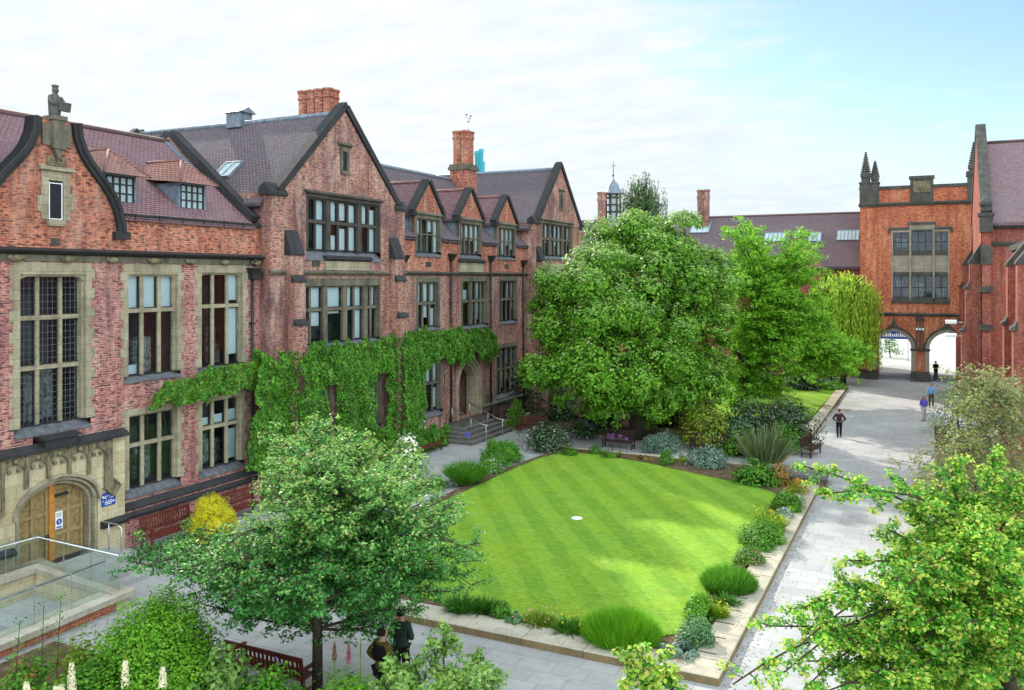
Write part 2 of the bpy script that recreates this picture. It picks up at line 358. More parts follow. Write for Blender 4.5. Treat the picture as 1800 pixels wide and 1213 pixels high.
# ------------------------------------------------------------------ windows
def quoins(mb, fr, u, v0, v1, side, mi=0, a=.03, b=.15, h=.33, w=.016):
    k = 0; v = v0
    while v < v1 - .05:
        t = min(v + h, v1); wd = a if k % 2 else b
        mb.fbox(fr, u - wd if side < 0 else u, u if side < 0 else u + wd, v + .004, t - .004, -.03, w, mi); v = t; k += 1
def window(par, fr, u0, u1, v0, v1, lights=3, trans=(), stone='buff', sw=.24, hd=.3, sill=.3, mull=.12, thick=(), thickw=.3, arch=None, arch1=None, blinds=(), leads=None,
           quoin=True, hood=None, wall_w=0.0, casement=True, deep=.22, room=True, sillmat='slate', label=None, name='window', seed=0):
    """stone framed window: main mesh is the stone frame with mullions and transoms; children: sill, pane, casement, blind, room.
    lights: number or list of widths.  returns the opening cut in the wall"""
    rs = random.Random(seed * 31 + int(u0 * 10) + int(v0 * 10))
    W = wall_w; f = MB(); pr = W + .02
    f.fbox(fr, u0 - sw, u0, v0, v1, W - deep - .1, pr); f.fbox(fr, u1, u1 + sw, v0, v1, W - deep - .1, pr)
    f.fbox(fr, u0 - sw, u1 + sw, v1, v1 + hd, W - deep - .1, pr + .003)
    # splayed inner order
    f.fbox(fr, u0, u0 + .07, v0, v1 - .001, W - deep - .1, W - .1); f.fbox(fr, u1 - .07, u1, v0, v1 - .001, W - deep - .1, W - .1); f.fbox(fr, u0 + .07, u1 - .07, v1 - .07, v1 - .001, W - deep - .1, W - .103)
    if quoin:
        quoins(f, fr, u0 - sw, v0, v1 + hd, -1, w=W + .016); quoins(f, fr, u1 + sw, v0, v1 + hd, 1, w=W + .016)
    if isinstance(lights, int):
        wl = [(u1 - u0 - mull * (lights - 1)) / lights] * lights; mw = [thickw if k in thick else mull for k in range(lights - 1)]
        ex = sum(mw) - mull * (lights - 1); wl = [x - ex / lights for x in wl]
    else:
        tot = u1 - u0; mw = [thickw if k in thick else mull for k in range(len(lights) - 1)]
        s = (tot - sum(mw)) / sum(lights); wl = [x * s for x in lights]
    L = []; u = u0
    for k, x in enumerate(wl):
        L.append((u, u + x)); u += x
        if k < len(mw):
            f.fbox(fr, u, u + mw[k], v0, v1, W - deep - .06, W - deep + .09 if mw[k] == mull else W - .05); u += mw[k]
    for t in trans: f.fbox(fr, u0, u1, t - .07, t + .07, W - deep - .05, W - deep + .105)
    if arch:
        for a, b in L: f.arch(fr, a, b, v1 - arch, v1 - .02, v1, W - deep, W - deep + .07, 'round', 10)
    if arch1: f.arch(fr, u0, u1, v1 - arch1, v1 - .03, v1, W - deep, W - .06, 'flat', 22)
    if hood is not None: f.uprism(fr, [(W - .05, v1 + hd), (W + .16, v1 + hd + .02), (W + .16, v1 + hd + .07), (W - .05, v1 + hd + .2)], u0 - sw - hood, u1 + sw + hood)
    o = f.build(name, M[stone], par)
    if label: o['label'] = label
    if sill:
        s = MB(); s.uprism(fr, [(W - deep - .12, v0 - sill), (W + .06, v0 - sill), (W + .06, v0 - sill + .06), (W - deep - .12, v0 - .003)], u0 - sw, u1 + sw)
        s.build('sill', M[sillmat], o)
    g = MB(); g.face([fr(u0, v0, W - deep), fr(u1, v0, W - deep), fr(u1, v1, W - deep), fr(u0, v1, W - deep)]); g.build('pane', M['glass'], o)
    c = MB(); vs = [v0] + list(trans) + [v1]
    if casement:
        for a, b in L:
            for p, q in zip(vs, vs[1:]):
                p2, q2 = p + (.07 if p in trans else 0), q - (.07 if q in trans else 0); e = .035; d0, d1 = W - deep - .02, W - deep + .03
                c.fbox(fr, a, a + e, p2, q2, d0, d1); c.fbox(fr, b - e, b, p2, q2, d0, d1); c.fbox(fr, a + e, b - e, p2, p2 + e, d0, d1); c.fbox(fr, a + e, b - e, q2 - e, q2, d0, d1)
                if leads:
                    nu = max(2, round((b - a) / leads[0])); nv = max(2, round((q2 - p2) / leads[1])); t = .0055
                    for i in range(1, nu): x = a + (b - a) * i / nu; c.fbox(fr, x - t, x + t, p2 + e, q2 - e, W - deep - .004, W - deep + .016, 1)
                    for j in range(1, nv): y = p2 + (q2 - p2) * j / nv; c.fbox(fr, a + e, b - e, y - t, y + t, W - deep - .005, W - deep + .014, 1)
        c.build('casement', [M['black'], M['leadcame']], o)
    if blinds:
        bm = MB()
        for k, t0, t1 in blinds:      # light index, lower and upper fraction of the window height
            a, b = L[k]; bm.face([fr(a + .02, v0 + (v1 - v0) * t0, W - deep - .07), fr(b - .02, v0 + (v1 - v0) * t0, W - deep - .07), fr(b - .02, v0 + (v1 - v0) * t1, W - deep - .07), fr(a + .02, v0 + (v1 - v0) * t1, W - deep - .07)])
        bm.build('blind', M['blind'], o)
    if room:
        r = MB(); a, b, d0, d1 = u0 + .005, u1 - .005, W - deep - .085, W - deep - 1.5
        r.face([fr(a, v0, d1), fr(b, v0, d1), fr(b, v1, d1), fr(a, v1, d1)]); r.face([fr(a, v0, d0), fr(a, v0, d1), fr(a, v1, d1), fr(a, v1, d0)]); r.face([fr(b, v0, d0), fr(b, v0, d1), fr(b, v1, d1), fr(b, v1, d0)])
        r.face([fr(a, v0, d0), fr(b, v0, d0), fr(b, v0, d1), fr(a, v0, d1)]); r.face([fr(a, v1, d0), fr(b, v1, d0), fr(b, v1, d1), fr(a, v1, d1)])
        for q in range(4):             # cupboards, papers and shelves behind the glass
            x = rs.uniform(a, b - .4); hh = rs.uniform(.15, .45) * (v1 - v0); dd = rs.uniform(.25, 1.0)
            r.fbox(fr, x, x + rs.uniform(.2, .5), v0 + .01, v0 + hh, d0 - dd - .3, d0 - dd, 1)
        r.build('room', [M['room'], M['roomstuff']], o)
    return (u0 - sw, u1 + sw, v0 - sill, v1 + hd)
def gutter(par, fr, u0, u1, v, w, name='gutter'):
    g = MB(); g.uprism(fr, [(w, v), (w + .16, v + .02), (w + .2, v + .14), (w + .2, v + .18), (w, v + .2)], u0, u1)
    x = u0 + .4
    while x < u1: g.fbox(fr, x, x + .04, v - .01, v + .19, w + .05, w + .215); x += 1.05
    return g.build(name, M['cope'], par)
def downpipe(par, fr, u, v0, v1, w=0.0, hopper=True):
    d = MB(); d.tube([fr(u, v0, w + .1), fr(u, v1, w + .1)], .06, 8)
    v = v0 + .8
    while v < v1 - .4: d.fbox(fr, u - .11, u + .11, v, v + .05, w + .002, w + .17); v += 1.7
    if hopper:
        d.hexa([fr(u - .12, v1, w + .01), fr(u + .12, v1, w + .01), fr(u + .12, v1, w + .2), fr(u - .12, v1, w + .2), fr(u - .25, v1 + .35, w + .01), fr(u + .25, v1 + .35, w + .01), fr(u + .25, v1 + .35, w + .34), fr(u - .25, v1 + .35, w + .34)])
        d.fbox(fr, u - .28, u + .28, v1 + .35, v1 + .41, w + .01, w + .37)
    return d.build('downpipe', M['black'], par)
def string(par, fr, u0, u1, v, w=0.0, mat='mid', h=.22, p=.17, name='string_course'):
    s = MB(); s.uprism(fr, [(w - .03, v - h / 2), (w + p * .55, v - h / 2 + .03), (w + p, v + h * .1), (w + p, v + h * .28), (w - .03, v + h / 2 + .03)], u0, u1)
    return s.build(name, M[mat], par)
def rake(mb, fr, a, b, th=.28, w0=-.35, w1=.09, over=.06, mi=0):
    """coping slab from a=(u,v) to b=(u,v) lying on the gable edge; th is its thickness across the slope"""
    du, dv = b[0] - a[0], b[1] - a[1]; l = math.hypot(du, dv); nu, nv = -dv / l, du / l
    if nv < 0: nu, nv = -nu, -nv
    mb.prism(fr, [(a[0], a[1]), (b[0], b[1]), (b[0] + nu * th, b[1] + nv * th), (a[0] + nu * th, a[1] + nv * th)], w0, w1, mi)
def buttress(par, fr, u0, u1, stages, brick, cap='cope', w=0.0, base=0.0):
    """stages: list of (v where the stage ends, projection) from the bottom; each ends in a weathered cap"""
    b = MB(); C_ = []; v = base
    for k, (vt, p) in enumerate(stages):
        nxt = stages[k + 1][1] if k + 1 < len(stages) else 0.0; hh = (p - nxt) * 1.5 + .12 if k + 1 < len(stages) else 1.15
        b.fbox(fr, u0, u1, v, vt, w - .02, w + p)
        c = MB(); C_.append(c); c.uprism(fr, [(w + nxt - .01 if nxt else w - .02, vt), (w + p + .05, vt), (w + p + .05, vt + .07), (w + nxt - .01 if nxt else w - .02, vt + hh)], u0 - .045, u1 + .045)
        v = vt
    o = b.build('buttress', M[brick], par)
    for c in C_: c.build('cap', M[cap], o)
    return o
# ================================================================== the left range, from the camera outwards
UY = (0, 1, 0); WX = (1, 0, 0)
XA, XB, XC = -25.1, -24.6, -25.2
FA, FB, FC = Fr((XA, 0, 0), UY, WX), Fr((XB, 0, 0), UY, WX), Fr((XC, 0, 0), UY, WX)
# ---------------------------------------------------------------- wing with the curved gable and the arched door
A = thing('gabled_wing', 'brick wing with a curved gable, tall leaded window and arched oak door in pale stone', 'building', (XA, 18, 0))
holes = []
holes.append(window(A, FA, 16.98, 19.25, 4.75, 9.5, 3, (6.55, 8.13), 'buff', .2, .38, .32, .13, arch1=.3, leads=(.16, .2), label='tall nine-light leaded window over the arched door', deep=.32))
holes.append(window(A, FA, 20.93, 23.09, 5.95, 9.52, 3, (8.23,), 'buff', .17, .36, .25, .15, arch1=.26, blinds=((0, .64, 1), (1, .64, 1), (2, .64, 1), (0, .0, .1)), seed=1))
holes.append(window(A, FA, 24.28, 26.46, 5.95, 9.58, 3, (8.28,), 'buff', .17, .32, .25, .15, arch1=.26, blinds=((2, .1, .62), (2, .7, 1)), seed=2))
holes.append(window(A, FA, 20.97, 23.1, 1.98, 4.56, 3, (3.48,), 'buff', .16, .22, .32, .15, seed=3, label='lower window with books behind the glass'))
holes.append(window(A, FA, 24.31, 26.4, 1.98, 4.62, 3, (3.55,), 'buff', .16, .24, .32, .15, blinds=((0, .62, .74), (1, .62, .76), (2, .62, .8), (2, .05, .5)), seed=4))
mb = MB(); mb.wall(FA, 5.5, 27.5, 0, 10.0, holes + [(14.6, 20.68, 0, 3.97), (17.4, 18.9, 3.97, 4.43)])
mb.fbox(FA, 5.5, 27.5, 10.0, 10.3, -.3, .003)
mb.build('wall', M['brick_wing'], A)
mb = MB(); mb.wall(FA, 20.7, 27.5, 10.3, 11.5, w=-.02); mb.build('parapet', M['brick_gable'], A); mb = MB(); mb.wall(FA, 5.5, 15.62, 10.3, 11.5, w=-.02); mb.build('parapet', M['brick_gable'], A)
mb = MB(); mb.wall(Fr((-34.8, 0, 0), UY, WX), 5.5, 27.4, 0, 11.5); mb.wall(Fr((0, 5.5, 0), (1, 0, 0), (0, -1, 0)), -34.8, XA, 0, 11.5); mb.build('back_wall', M['brick_range'], A)
# plinth of stone with its dark weathering
mb = MB(); mb.fbox(FA, 20.7, 27.4, 0, 1.3, -.02, .14); mb.build('plinth', M['brick_wing'], A)
mb = MB(); mb.uprism(FA, [(-.02, 1.3), (.2, 1.3), (.2, 1.36), (-.02, 1.56)], 20.72, 27.4); mb.uprism(FA, [(.14, 1.02), (.24, 1.02), (.26, 1.12), (.14, 1.22)], 19.85, 27.4); mb.build('plinth_moulding', M['cope'], A)
# cornice: frieze with carved bosses and a heavy dark gutter
mb = MB(); mb.fbox(FA, 5.5, 27.45, 9.92, 10.12, .004, .06)
mb.build('frieze', M['mid'], A)
mb = MB()
for k in range(12):
    u = 8.2 + k * 1.72
    mb.ball(FA(u, 10.0, .12), .15, 8, 0, (.9, 1.5, .8)); mb.ball(FA(u - .2, 10.03, .1), .09, 6); mb.ball(FA(u + .2, 10.03, .1), .09, 6)
mb.build('carved_boss', M['carved'], A)
string(A, FA, 5.5, 27.45, 10.22, 0, 'cope', .2, .34, 'cornice_gutter')
gutter(A, FA, 20.75, 27.45, 11.45, -.1); gutter(A, FA, 5.5, 15.5, 11.45, -.1)
# roof
mb = MB(); FZ0 = Fr((0, 0, 0), (1, 0, 0), (0, 1, 0)); mb.prism(FZ0, [(-25.8, 12.12), (-30, 15.35), (-35, 11.5), (-35, 11.35), (-30, 15.2), (-25.8, 11.97)], 5.5, 27.15)
for a_, b_ in ((5.5, 15.75), (20.6, 27.15)): mb.prism(FZ0, [(-25.02, 11.52), (-25.8, 12.12), (-25.8, 11.97), (-25.02, 11.38)], a_, b_)
roofA = mb.build('roof', M['tile_plum'], A)
mb = MB(); mb.tube([(-30, 5.5, 15.37), (-30, 27.1, 15.37)], .12, 8); mb.build('ridge_tiles', M['ridge'], roofA)
mb = MB(); mb.prism(FA, [(15.6, 11.2), (18.16, 13.95), (20.72, 11.2)], -.31, -4.0); mb.build('gable_roof', M['tile_plum'], roofA)
# coped end wall at the far end of the roof
FE = Fr((0, 27.3, 0), (1, 0, 0), (0, 1, 0)); mb = MB()
rake(mb, FE, (-25.3, 11.7), (-30, 15.62), .32, -.22, .22); rake(mb, FE, (-34.7, 11.7), (-30, 15.62), .32, -.22, .22); mb.build('end_coping', M['cope'], A)
mb = MB(); mb.prism(FE, [(-25.4, 11.4), (-30, 15.62), (-34.6, 11.4)], -.19, .19); mb.build('end_wall', M['brick_range'], A)
mb = MB(); rake(mb, Fr((0, 26.98, 0), (1, 0, 0), (0, 1, 0)), (-25.2, 11.42), (-30, 15.28), .13, -.16, .1); mb.build('flashing', M['lead'], A)
# curved gable
half = [(0.0, 14.5), (.58, 14.5), (.66, 14.0), (.86, 13.55), (1.12, 13.2), (1.46, 12.85), (1.8, 12.5), (2.08, 12.15), (2.3, 11.75), (2.42, 11.3), (2.46, 11.0)]
mb = MB(); c0 = 18.16
mb.prism(FA, [(c0 - 2.53, 10.3), (c0 + 2.53, 10.3), (c0 + 2.53, 10.9)] + [(c0 + a * .94, b - .1) for a, b in half[::-1][1:]] + [(c0 - a * .94, b - .1) for a, b in half[1:-1]] + [(c0 - 2.53, 10.9)], -.3, .012)
gab = mb.build('gable', M['brick_gable'], A)
mb = MB()
for s in (1, -1):
    I = [(c0 + s * a * .93, b - .08) for a, b in half[1:]]; O = []
    for k, (u, v) in enumerate(I):
        a = I[max(k - 1, 0)]; b = I[min(k + 1, len(I) - 1)]; du, dv = b[0] - a[0], b[1] - a[1]; l = math.hypot(du, dv); O.append((u + s * -dv / l * .26, v + s * du / l * .26) if s < 0 else (u - dv / l * .26, v + du / l * .26))
    for off, w1 in ((0, .16), (.5, .24)):
        mb.loops([[FA(*i, -.32 + off * .01), FA(i[0] + (o[0] - i[0]) * (off), i[1] + (o[1] - i[1]) * off, w1), FA(*o, w1), FA(*o, -.32 + off * .01)] for i, o in zip(I, O)], 0, False)
    mb.fbox(FA, c0 + s * 2.42 - .3, c0 + s * 2.42 + .3, 10.72, 10.98, -.3, .2)
mb.build('coping', M['cope'], gab)
mb = MB(); mb.fbox(FA, c0 - .5, c0 - .2, 13.6, 14.3, -.28, .1); mb.fbox(FA, c0 + .2, c0 + .5, 13.6, 14.3, -.28, .1)
mb.fbox(FA, c0 - .2, c0 + .2, 13.5, 14.42, -.3, .24); mb.prism(FA, [(c0 - .16, 13.5), (c0, 13.15), (c0 + .16, 13.5)], .02, .2); mb.fbox(FA, c0 - .24, c0 + .24, 14.42, 14.56, -.28, .28)
mb.build('statue_pedestal', M['mid'], gab)
mb = MB()
mb.fbox(FA, c0 - .5, c0 - .26, 11.25, 12.55, -.02, .05); mb.fbox(FA, c0 + .26, c0 + .5, 11.25, 12.55, -.02, .05); mb.fbox(FA, c0 - .5, c0 + .5, 12.5, 12.78, -.02, .053); mb.fbox(FA, c0 - .62, c0 - .5, 11.5, 12.0, -.02, .05); mb.fbox(FA, c0 + .5, c0 + .62, 11.6, 12.1, -.02, .05)
mb.uprism(FA, [(.0, 12.78), (.16, 12.82), (.16, 12.88), (.0, 12.98)], c0 - .6, c0 + .6); mb.fbox(FA, c0 - .3, c0 + .3, 11.05, 11.24, -.02, .12)
gw = mb.build('gable_window', M['buff'], gab)
mb = MB(); mb.fbox(FA, c0 - .26, c0 + .26, 11.26, 12.5, -.01, .022); mb.build('pane', plain('dark_pane', (.018, .021, .026), .35, .12), gw)
mb = MB()
for u in (c0 - .24, c0 + .2): mb.fbox(FA, u, u + .028, 11.26, 12.45, .02, .04)
for v in (11.26, 12.4): mb.fbox(FA, c0 - .2, c0 + .2, v, v + .028, .02, .041)
mb.build('casement', M['white'], gw)
mb = MB(); mb.fbox(FA, c0 - .32, c0 + .32, 12.98, 13.28, .0, .07)
for k in range(7): mb.ball(FA(c0 - .24 + .08 * k, 13.08 + .09 * (k % 2), .07), .055, 6)
mb.build('carved_panel', M['carved'], gab)
mb = MB(); mb.fbox(FA, c0 - .16, c0 + .16, 10.42, 10.66, -.01, .024); mb.build('air_brick', M['soot'], gab)
# hipped roof dormers
def hip_dormer(yc):
    xw = -25.75; zb = 12.02; zt = 13.0; hw = .56
    d = MB(); d.box(-27.6, xw, yc - hw - .12, yc - hw, zb - .5, zt + .05); d.box(-27.6, xw, yc + hw, yc + hw + .12, zb - .5, zt + .05); d.box(xw - .1, xw + .02, yc - hw, yc + hw, zb - .35, zb)
    d.box(xw - .14, xw, yc - hw, yc + hw, zt, zt + .06)
    o = d.build('dormer', M['lead'], A)
    r = MB(); e = .98; zz = zt + .02; top = 14.0
    P = [(xw + .4, yc - e, zz), (xw + .4, yc + e, zz), (-28.0, yc + e, zz + .25), (-28.0, yc - e, zz + .25)]; t0 = (xw - .62, yc, top); t1 = (-28.3, yc, top)
    r.face([P[0], P[1], t0]); r.face([P[1], P[2], t1, t0]); r.face([P[3], P[0], t0, t1]); r.face([P[0], P[3], P[2], P[1]])
    r.build('dormer_roof', M['tile_red'], o)
    r = MB(); r.tube([t0, t1], .08, 6); r.tube([t0, P[1]], .05, 6); r.tube([t0, P[0]], .05, 6); r.build('ridge_tiles', M['tile_red'], o)
    g = MB(); g.face([(xw - .04, yc - hw, zb), (xw - .04, yc + hw, zb), (xw - .04, yc + hw, zt), (xw - .04, yc - hw, zt)]); g.build('pane', M['skyglass'], o)
    c = MB()
    for k in range(5): y = yc - hw + k * (2 * hw / 4); c.box(xw - .06, xw + .0, y - .03, y + .03, zb, zt)
    for z in (zb + .03, (zb + zt) / 2 - .12, (zb + zt) / 2 + .2, zt - .03): c.box(xw - .055, xw - .005, yc - hw, yc + hw, z - .025, z + .025)
    c.build('glazing_bars', M['black'], o)
for yc in (14.6, 21.15, 24.45): hip_dormer(yc)
# the stone porch front with its tudor arch
mb = MB(); F9 = Fr((XA + .12, 0, 0), UY, WX)
mb.wall(F9, 14.6, 20.7, 0, 3.95, [(16.75, 19.63, 0, 3.1)])
mb.arch(F9, 16.75, 19.63, 2.02, 3.04, 3.1, -.1, .0, 'tudor', 22, jamb=0)
mb.fbox(F9, 20.6, 20.7, 0, 3.94, -.3, -.002)
por = mb.build('porch_front', M['porch'], A, None)
mb = MB()
for k, (g, w1) in enumerate(((.0, .1), (.12, .0), (.24, -.12))):
    mb.archband(F9, 16.75 + g, 19.63 - g, 2.02 - g * .2, 3.04 - g, .1, -.55, w1 - .01 * k, 'tudor', 22, 0, 1.9 if k else 0.02)
mb.build('door_arch', M['buff'], por)
mb = MB()                                        # traceried panels between the arch and the ledge
for k, u in enumerate((16.3, 17.06, 17.8, 18.52, 19.24, 19.9)):
    mb.fbox(F9, u - .05, u + .05, 2.25 if k in (0, 5) else 2.95 + (.1 if k in (2, 3) else -.05), 3.9, .0, .12)
for a, b in ((16.35, 17.01), (17.11, 17.75), (17.85, 18.47), (18.57, 19.19), (19.29, 19.85)):
    mb.arch(F9, a, b, 3.45, 3.72, 3.9, .0, .09, 'gothic', 10)
    for q in (.28, .72): mb.ball(F9(a + (b - a) * q, 3.52, .05), .07, 6)
    mb.ball(F9((a + b) / 2, 3.8, .1), .1, 7)
mb.fbox(F9, 16.0, 16.24, 2.4, 3.9, .0, .1); mb.fbox(F9, 19.96, 20.14, 2.4, 3.9, .0, .1)
for u in (15.98, 20.14):
    mb.prism(F9, [(u - .32, 2.3), (u, 1.98), (u + .32, 2.3), (u, 2.62)], .0, .16)
mb.build('tracery', M['carved'], por)
mb = MB(); mb.uprism(F9, [(-.1, 3.95), (.2, 3.95), (.2, 4.03), (-.1, 4.2)], 14.6, 20.75); mb.fbox(F9, 17.6, 18.75, 4.02, 4.3, -.3, .2); mb.uprism(F9, [(-.2, 4.3), (.26, 4.3), (.26, 4.35), (-.2, 4.45)], 17.5, 18.85)
mb.build('porch_ledge', M['cope'], por)
mb = MB(); mb.uprism(F9, [(-.01, .96), (.14, .96), (.2, 1.08), (.0, 1.2)], 14.6, 16.7); mb.build('porch_plinth_moulding', M['cope'], por); mb = MB(); mb.uprism(F9, [(-.01, .96), (.14, .96), (.2, 1.08), (.0, 1.2)], 19.72, 20.7); mb.build('porch_plinth_moulding', M['cope'], por)
FD = Fr((XA - .3, 0, 0), UY, WX)
dr = MB(); dr.fbox(FD, 16.9, 18.12, .3, 3.05, -.06, 0); dr.fbox(FD, 18.24, 19.5, .3, 3.05, -.06, 0)
door = dr.build('door', M['oak'], A)
dr = MB()
for a, b in ((17.0, 18.1), (18.26, 19.36)):
    for u in (a, (a + b) / 2 - .05, b - .1): dr.fbox(FD, u, u + .1, .32, 2.98, .0, .05)
    for v in (.32, 1.05, 1.78, 2.55): dr.fbox(FD, a + .1, b - .1, v, v + .12, .0, .045)
dr.build('door_rail', M['oak_rail'], door)
dr = MB(); dr.fbox(FD, 18.1, 18.28, .3, 3.0, -.04, .1); dr.build('centre_post', M['orange_wood'], door)
dr = MB(); dr.ball(FD(18.02, 1.1, .1), .08, 8); dr.build('handle', M['black'], door); dr = MB(); dr.fbox(FD, 18.3, 18.78, 2.32, 2.4, .05, .11); dr.build('hinge_strap', M['black'], door)
# notice on the door and the blue name board
mb = MB(); mb.fbox(FD, 18.34, 18.6, 1.25, 1.82, .052, .062); nb = mb.build('door_notice', M['white'], None, FD(18.47, 1.25, .05))
tag(nb, 'small white notice with a blue disc on the oak door', 'notice')
mb = MB(); mb.lathe((0, 0, 0), [(.1, 0), (.1, .006)], 20)
disc = MB(); disc.loops([[FD(18.47 + .1 * math.cos(2 * math.pi * j / 20), 1.48 + .1 * math.sin(2 * math.pi * j / 20), w) for j in range(20)] for w in (.063, .068)], 0, False)
disc.fbox(FD, 18.38, 18.56, 1.28, 1.33, .063, .067); disc.fbox(FD, 18.455, 18.485, 1.43, 1.53, .0685, .07, 1)
for k in range(3): disc.fbox(FD, 18.38, 18.55, 1.65 + k * .045, 1.665 + k * .045, .063, .066, 2)
disc.build('pictogram', [M['sign_blue'], M['white'], M['black']], nb)
SGN = F9
mb = MB(); mb.fbox(SGN, 19.76, 20.3, 1.68, 2.12, .0, .035); sg = mb.build('name_board', M['sign_blue'], None, SGN(20.0, 1.68, 0))
tag(sg, 'blue board with white lettering and a small crest beside the oak door', 'sign')
def text_line(parent, fr, s, u, v, h, w, mat, name='lettering', width=None):
    cu = bpy.data.curves.new(name, 'FONT'); cu.body = s; cu.size = h * 1.4; cu.extrude = .002
    o = bpy.data.objects.new(name, cu); me = None
    COL.objects.link(o); dg = bpy.context.evaluated_depsgraph_get(); me = bpy.data.meshes.new_from_object(o.evaluated_get(dg)); COL.objects.unlink(o); bpy.data.objects.remove(o)
    xs = [q.co.x for q in me.vertices]; sc = 1.0 if not width else min(1.0, width / (max(xs) - min(xs)))
    og = ORG[parent.name]
    for q in me.vertices:
        p = fr(u + q.co.x * sc, v + q.co.y, w + q.co.z); q.co = (p[0] - og[0], p[1] - og[1], p[2] - og[2])
    me.materials.clear(); me.materials.append(mat); me.name = name
    return link(name, me, parent)
# the lettering cannot be read in the photograph: rows of short strokes at its size
lt = MB(); rs = random.Random(3)
for row, (v, n, h) in enumerate(((2.02, 9, .05), (1.955, 11, .05), (1.86, 10, .04), (1.80, 12, .04), (1.745, 8, .035))):
    u = 19.87
    for k in range(n):
        wd = rs.uniform(.018, .034)
        if rs.random() < .8: lt.fbox(SGN, u, u + wd, v - h / 2, v + h / 2 * rs.uniform(.3, 1), .036, .039)
        u += wd + .008
lt.loops([[SGN(19.815 + .035 * math.cos(2 * math.pi * j / 12), 1.99 + .04 * math.sin(2 * math.pi * j / 12), w) for j in range(12)] for w in (.036, .041)], 0, False)
lt.fbox(SGN, 19.79, 19.83, 1.84, 1.87, .036, .039)
lt.build('lettering', M['white'], sg)
downpipe(A, FA, 26.95, 1.6, 9.4)
mb = MB(); mb.tube([FA(27.0, 9.9, .12), FA(27.0, 10.2, .2)], .07); mb.fbox(FA, 26.8, 27.4, 9.35, 9.62, .0, .25); mb.build('rainwater_head', M['black'], A)
# statue
st = MB(); b0 = FA(c0, 14.56, 0)
def sp(dx, dz, dw): return (b0[0] + dw * .82, b0[1] + dx * .86, b0[2] + dz * .82)
st.loops([[sp(-.02 + rx * math.cos(a), z, ry * math.sin(a) + oy) for a in [2 * math.pi * k / 12 for k in range(12)]] for z, rx, ry, oy in
          ((0, .2, .2, 0), (.12, .21, .2, 0), (.35, .23, .2, .0), (.55, .235, .19, .0), (.72, .22, .17, .0), (.82, .17, .13, .0), (.87, .09, .085, .02), (.9, .09, .09, .03), (.98, .115, .12, .04), (1.06, .11, .12, .04), (1.12, .09, .1, .03), (1.14, .12, .12, .03), (1.2, .13, .13, .03), (1.22, .09, .1, .03))])
st.tube([sp(-.2, .76, .02), sp(-.27, .52, .08), sp(-.12, .42, .2)], [.075, .07, .055], 8); st.tube([sp(.18, .76, .02), sp(.27, .55, .1), sp(.22, .45, .24)], [.075, .07, .055], 8)
st.hexa([sp(-.02, .2, .2), sp(.42, .2, .2), sp(.42, .2, .3), sp(-.02, .2, .3), sp(-.04, .5, .2), sp(.46, .5, .2), sp(.46, .5, .3), sp(-.04, .5, .3)]); st.tube([sp(-.04, .52, .25), sp(.46, .52, .25)], .045, 8)
st.ball(sp(-.02, .98, .16), .03, 6); st.ball(sp(.04, 1.0, .14), .018, 6); st.ball(sp(-.08, 1.0, .14), .018, 6)
s_o = st.build('stone_statue', stone_mat('statue_stone', (.12, .115, .10), (.08, .078, .07), (.03, .03, .03), .5, joint=False), None, b0)
tag(s_o, 'weathered stone figure holding a shield on top of the curved gable', 'statue')

# ---------------------------------------------------------------- gabled pavilions
def coped_gable(par, fr, u0, u1, ze, apex, brick, depth, tile, xback):
    uc = (u0 + u1) / 2
    g = MB(); g.prism(fr, [(u0 + .0, ze), (u1, ze), (u1 - .75, ze + .1), (uc, apex - .25), (u0 + .75, ze + .1)], -.32, .004); o = g.build('gable', M[brick], par)
    c = MB(); rake(c, fr, (u0 + .62, ze - .02), (uc, apex - .14), .3, -.4, .1); rake(c, fr, (u1 - .62, ze - .02), (uc, apex - .14), .3, -.4, .1)
    c.prism(fr, [(uc - .2, apex - .06), (uc + .2, apex - .06), (uc, apex + .2)], -.4, .1)
    for s in (0, 1):
        a, b = (u0 - .12, u0 + 1.0) if s == 0 else (u1 - 1.0, u1 + .12)
        c.uprism(fr, [(-.5, ze - .12), (.14, ze - .12), (.14, ze), (-.18, ze + .42), (-.5, ze + .2)], a, b)
    c.build('coping', M['cope'], o); return o
def slit(par, fr, uc, v0, v1, hw=.16):
    s = MB(); s.fbox(fr, uc - hw - .16, uc - hw, v0, v1, .0, .06); s.fbox(fr, uc + hw, uc + hw + .16, v0, v1, .0, .06); s.fbox(fr, uc - hw - .16, uc + hw + .16, v1, v1 + .22, .0, .063); s.fbox(fr, uc - hw - .16, uc + hw + .16, v0 - .16, v0, .0, .1)
    s.uprism(fr, [(0, v1 + .22), (.16, v1 + .3), (.16, v1 + .36), (0, v1 + .48)], uc - hw - .34, uc + hw + .34)
    o = s.build('slit_window', M['mid'], par); p = MB(); p.fbox(fr, uc - hw, uc + hw, v0, v1, .0, .012); p.build('pane', bpy.data.materials['dark_pane'], o)
B = thing('gabled_pavilion', 'tall purple brick pavilion with a pointed gable, seven-light window and ivy-covered base', 'building', (XB, 32.6, 0))
hB = []
hB.append(window(B, FB, 29.95, 35.38, 10.66, 12.98, 7, (11.92,), 'soot', .12, .16, .5, .1, thick=(1, 4), thickw=.3, arch=.26, hood=.12, quoin=False, blinds=((1, 0, 1), (2, .55, 1), (3, .0, .45), (3, .62, 1), (4, 0, .95), (5, .52, 1), (6, .0, .9), (2, 0, .3)), seed=5, label='seven-light window with white blinds under the pointed gable'))
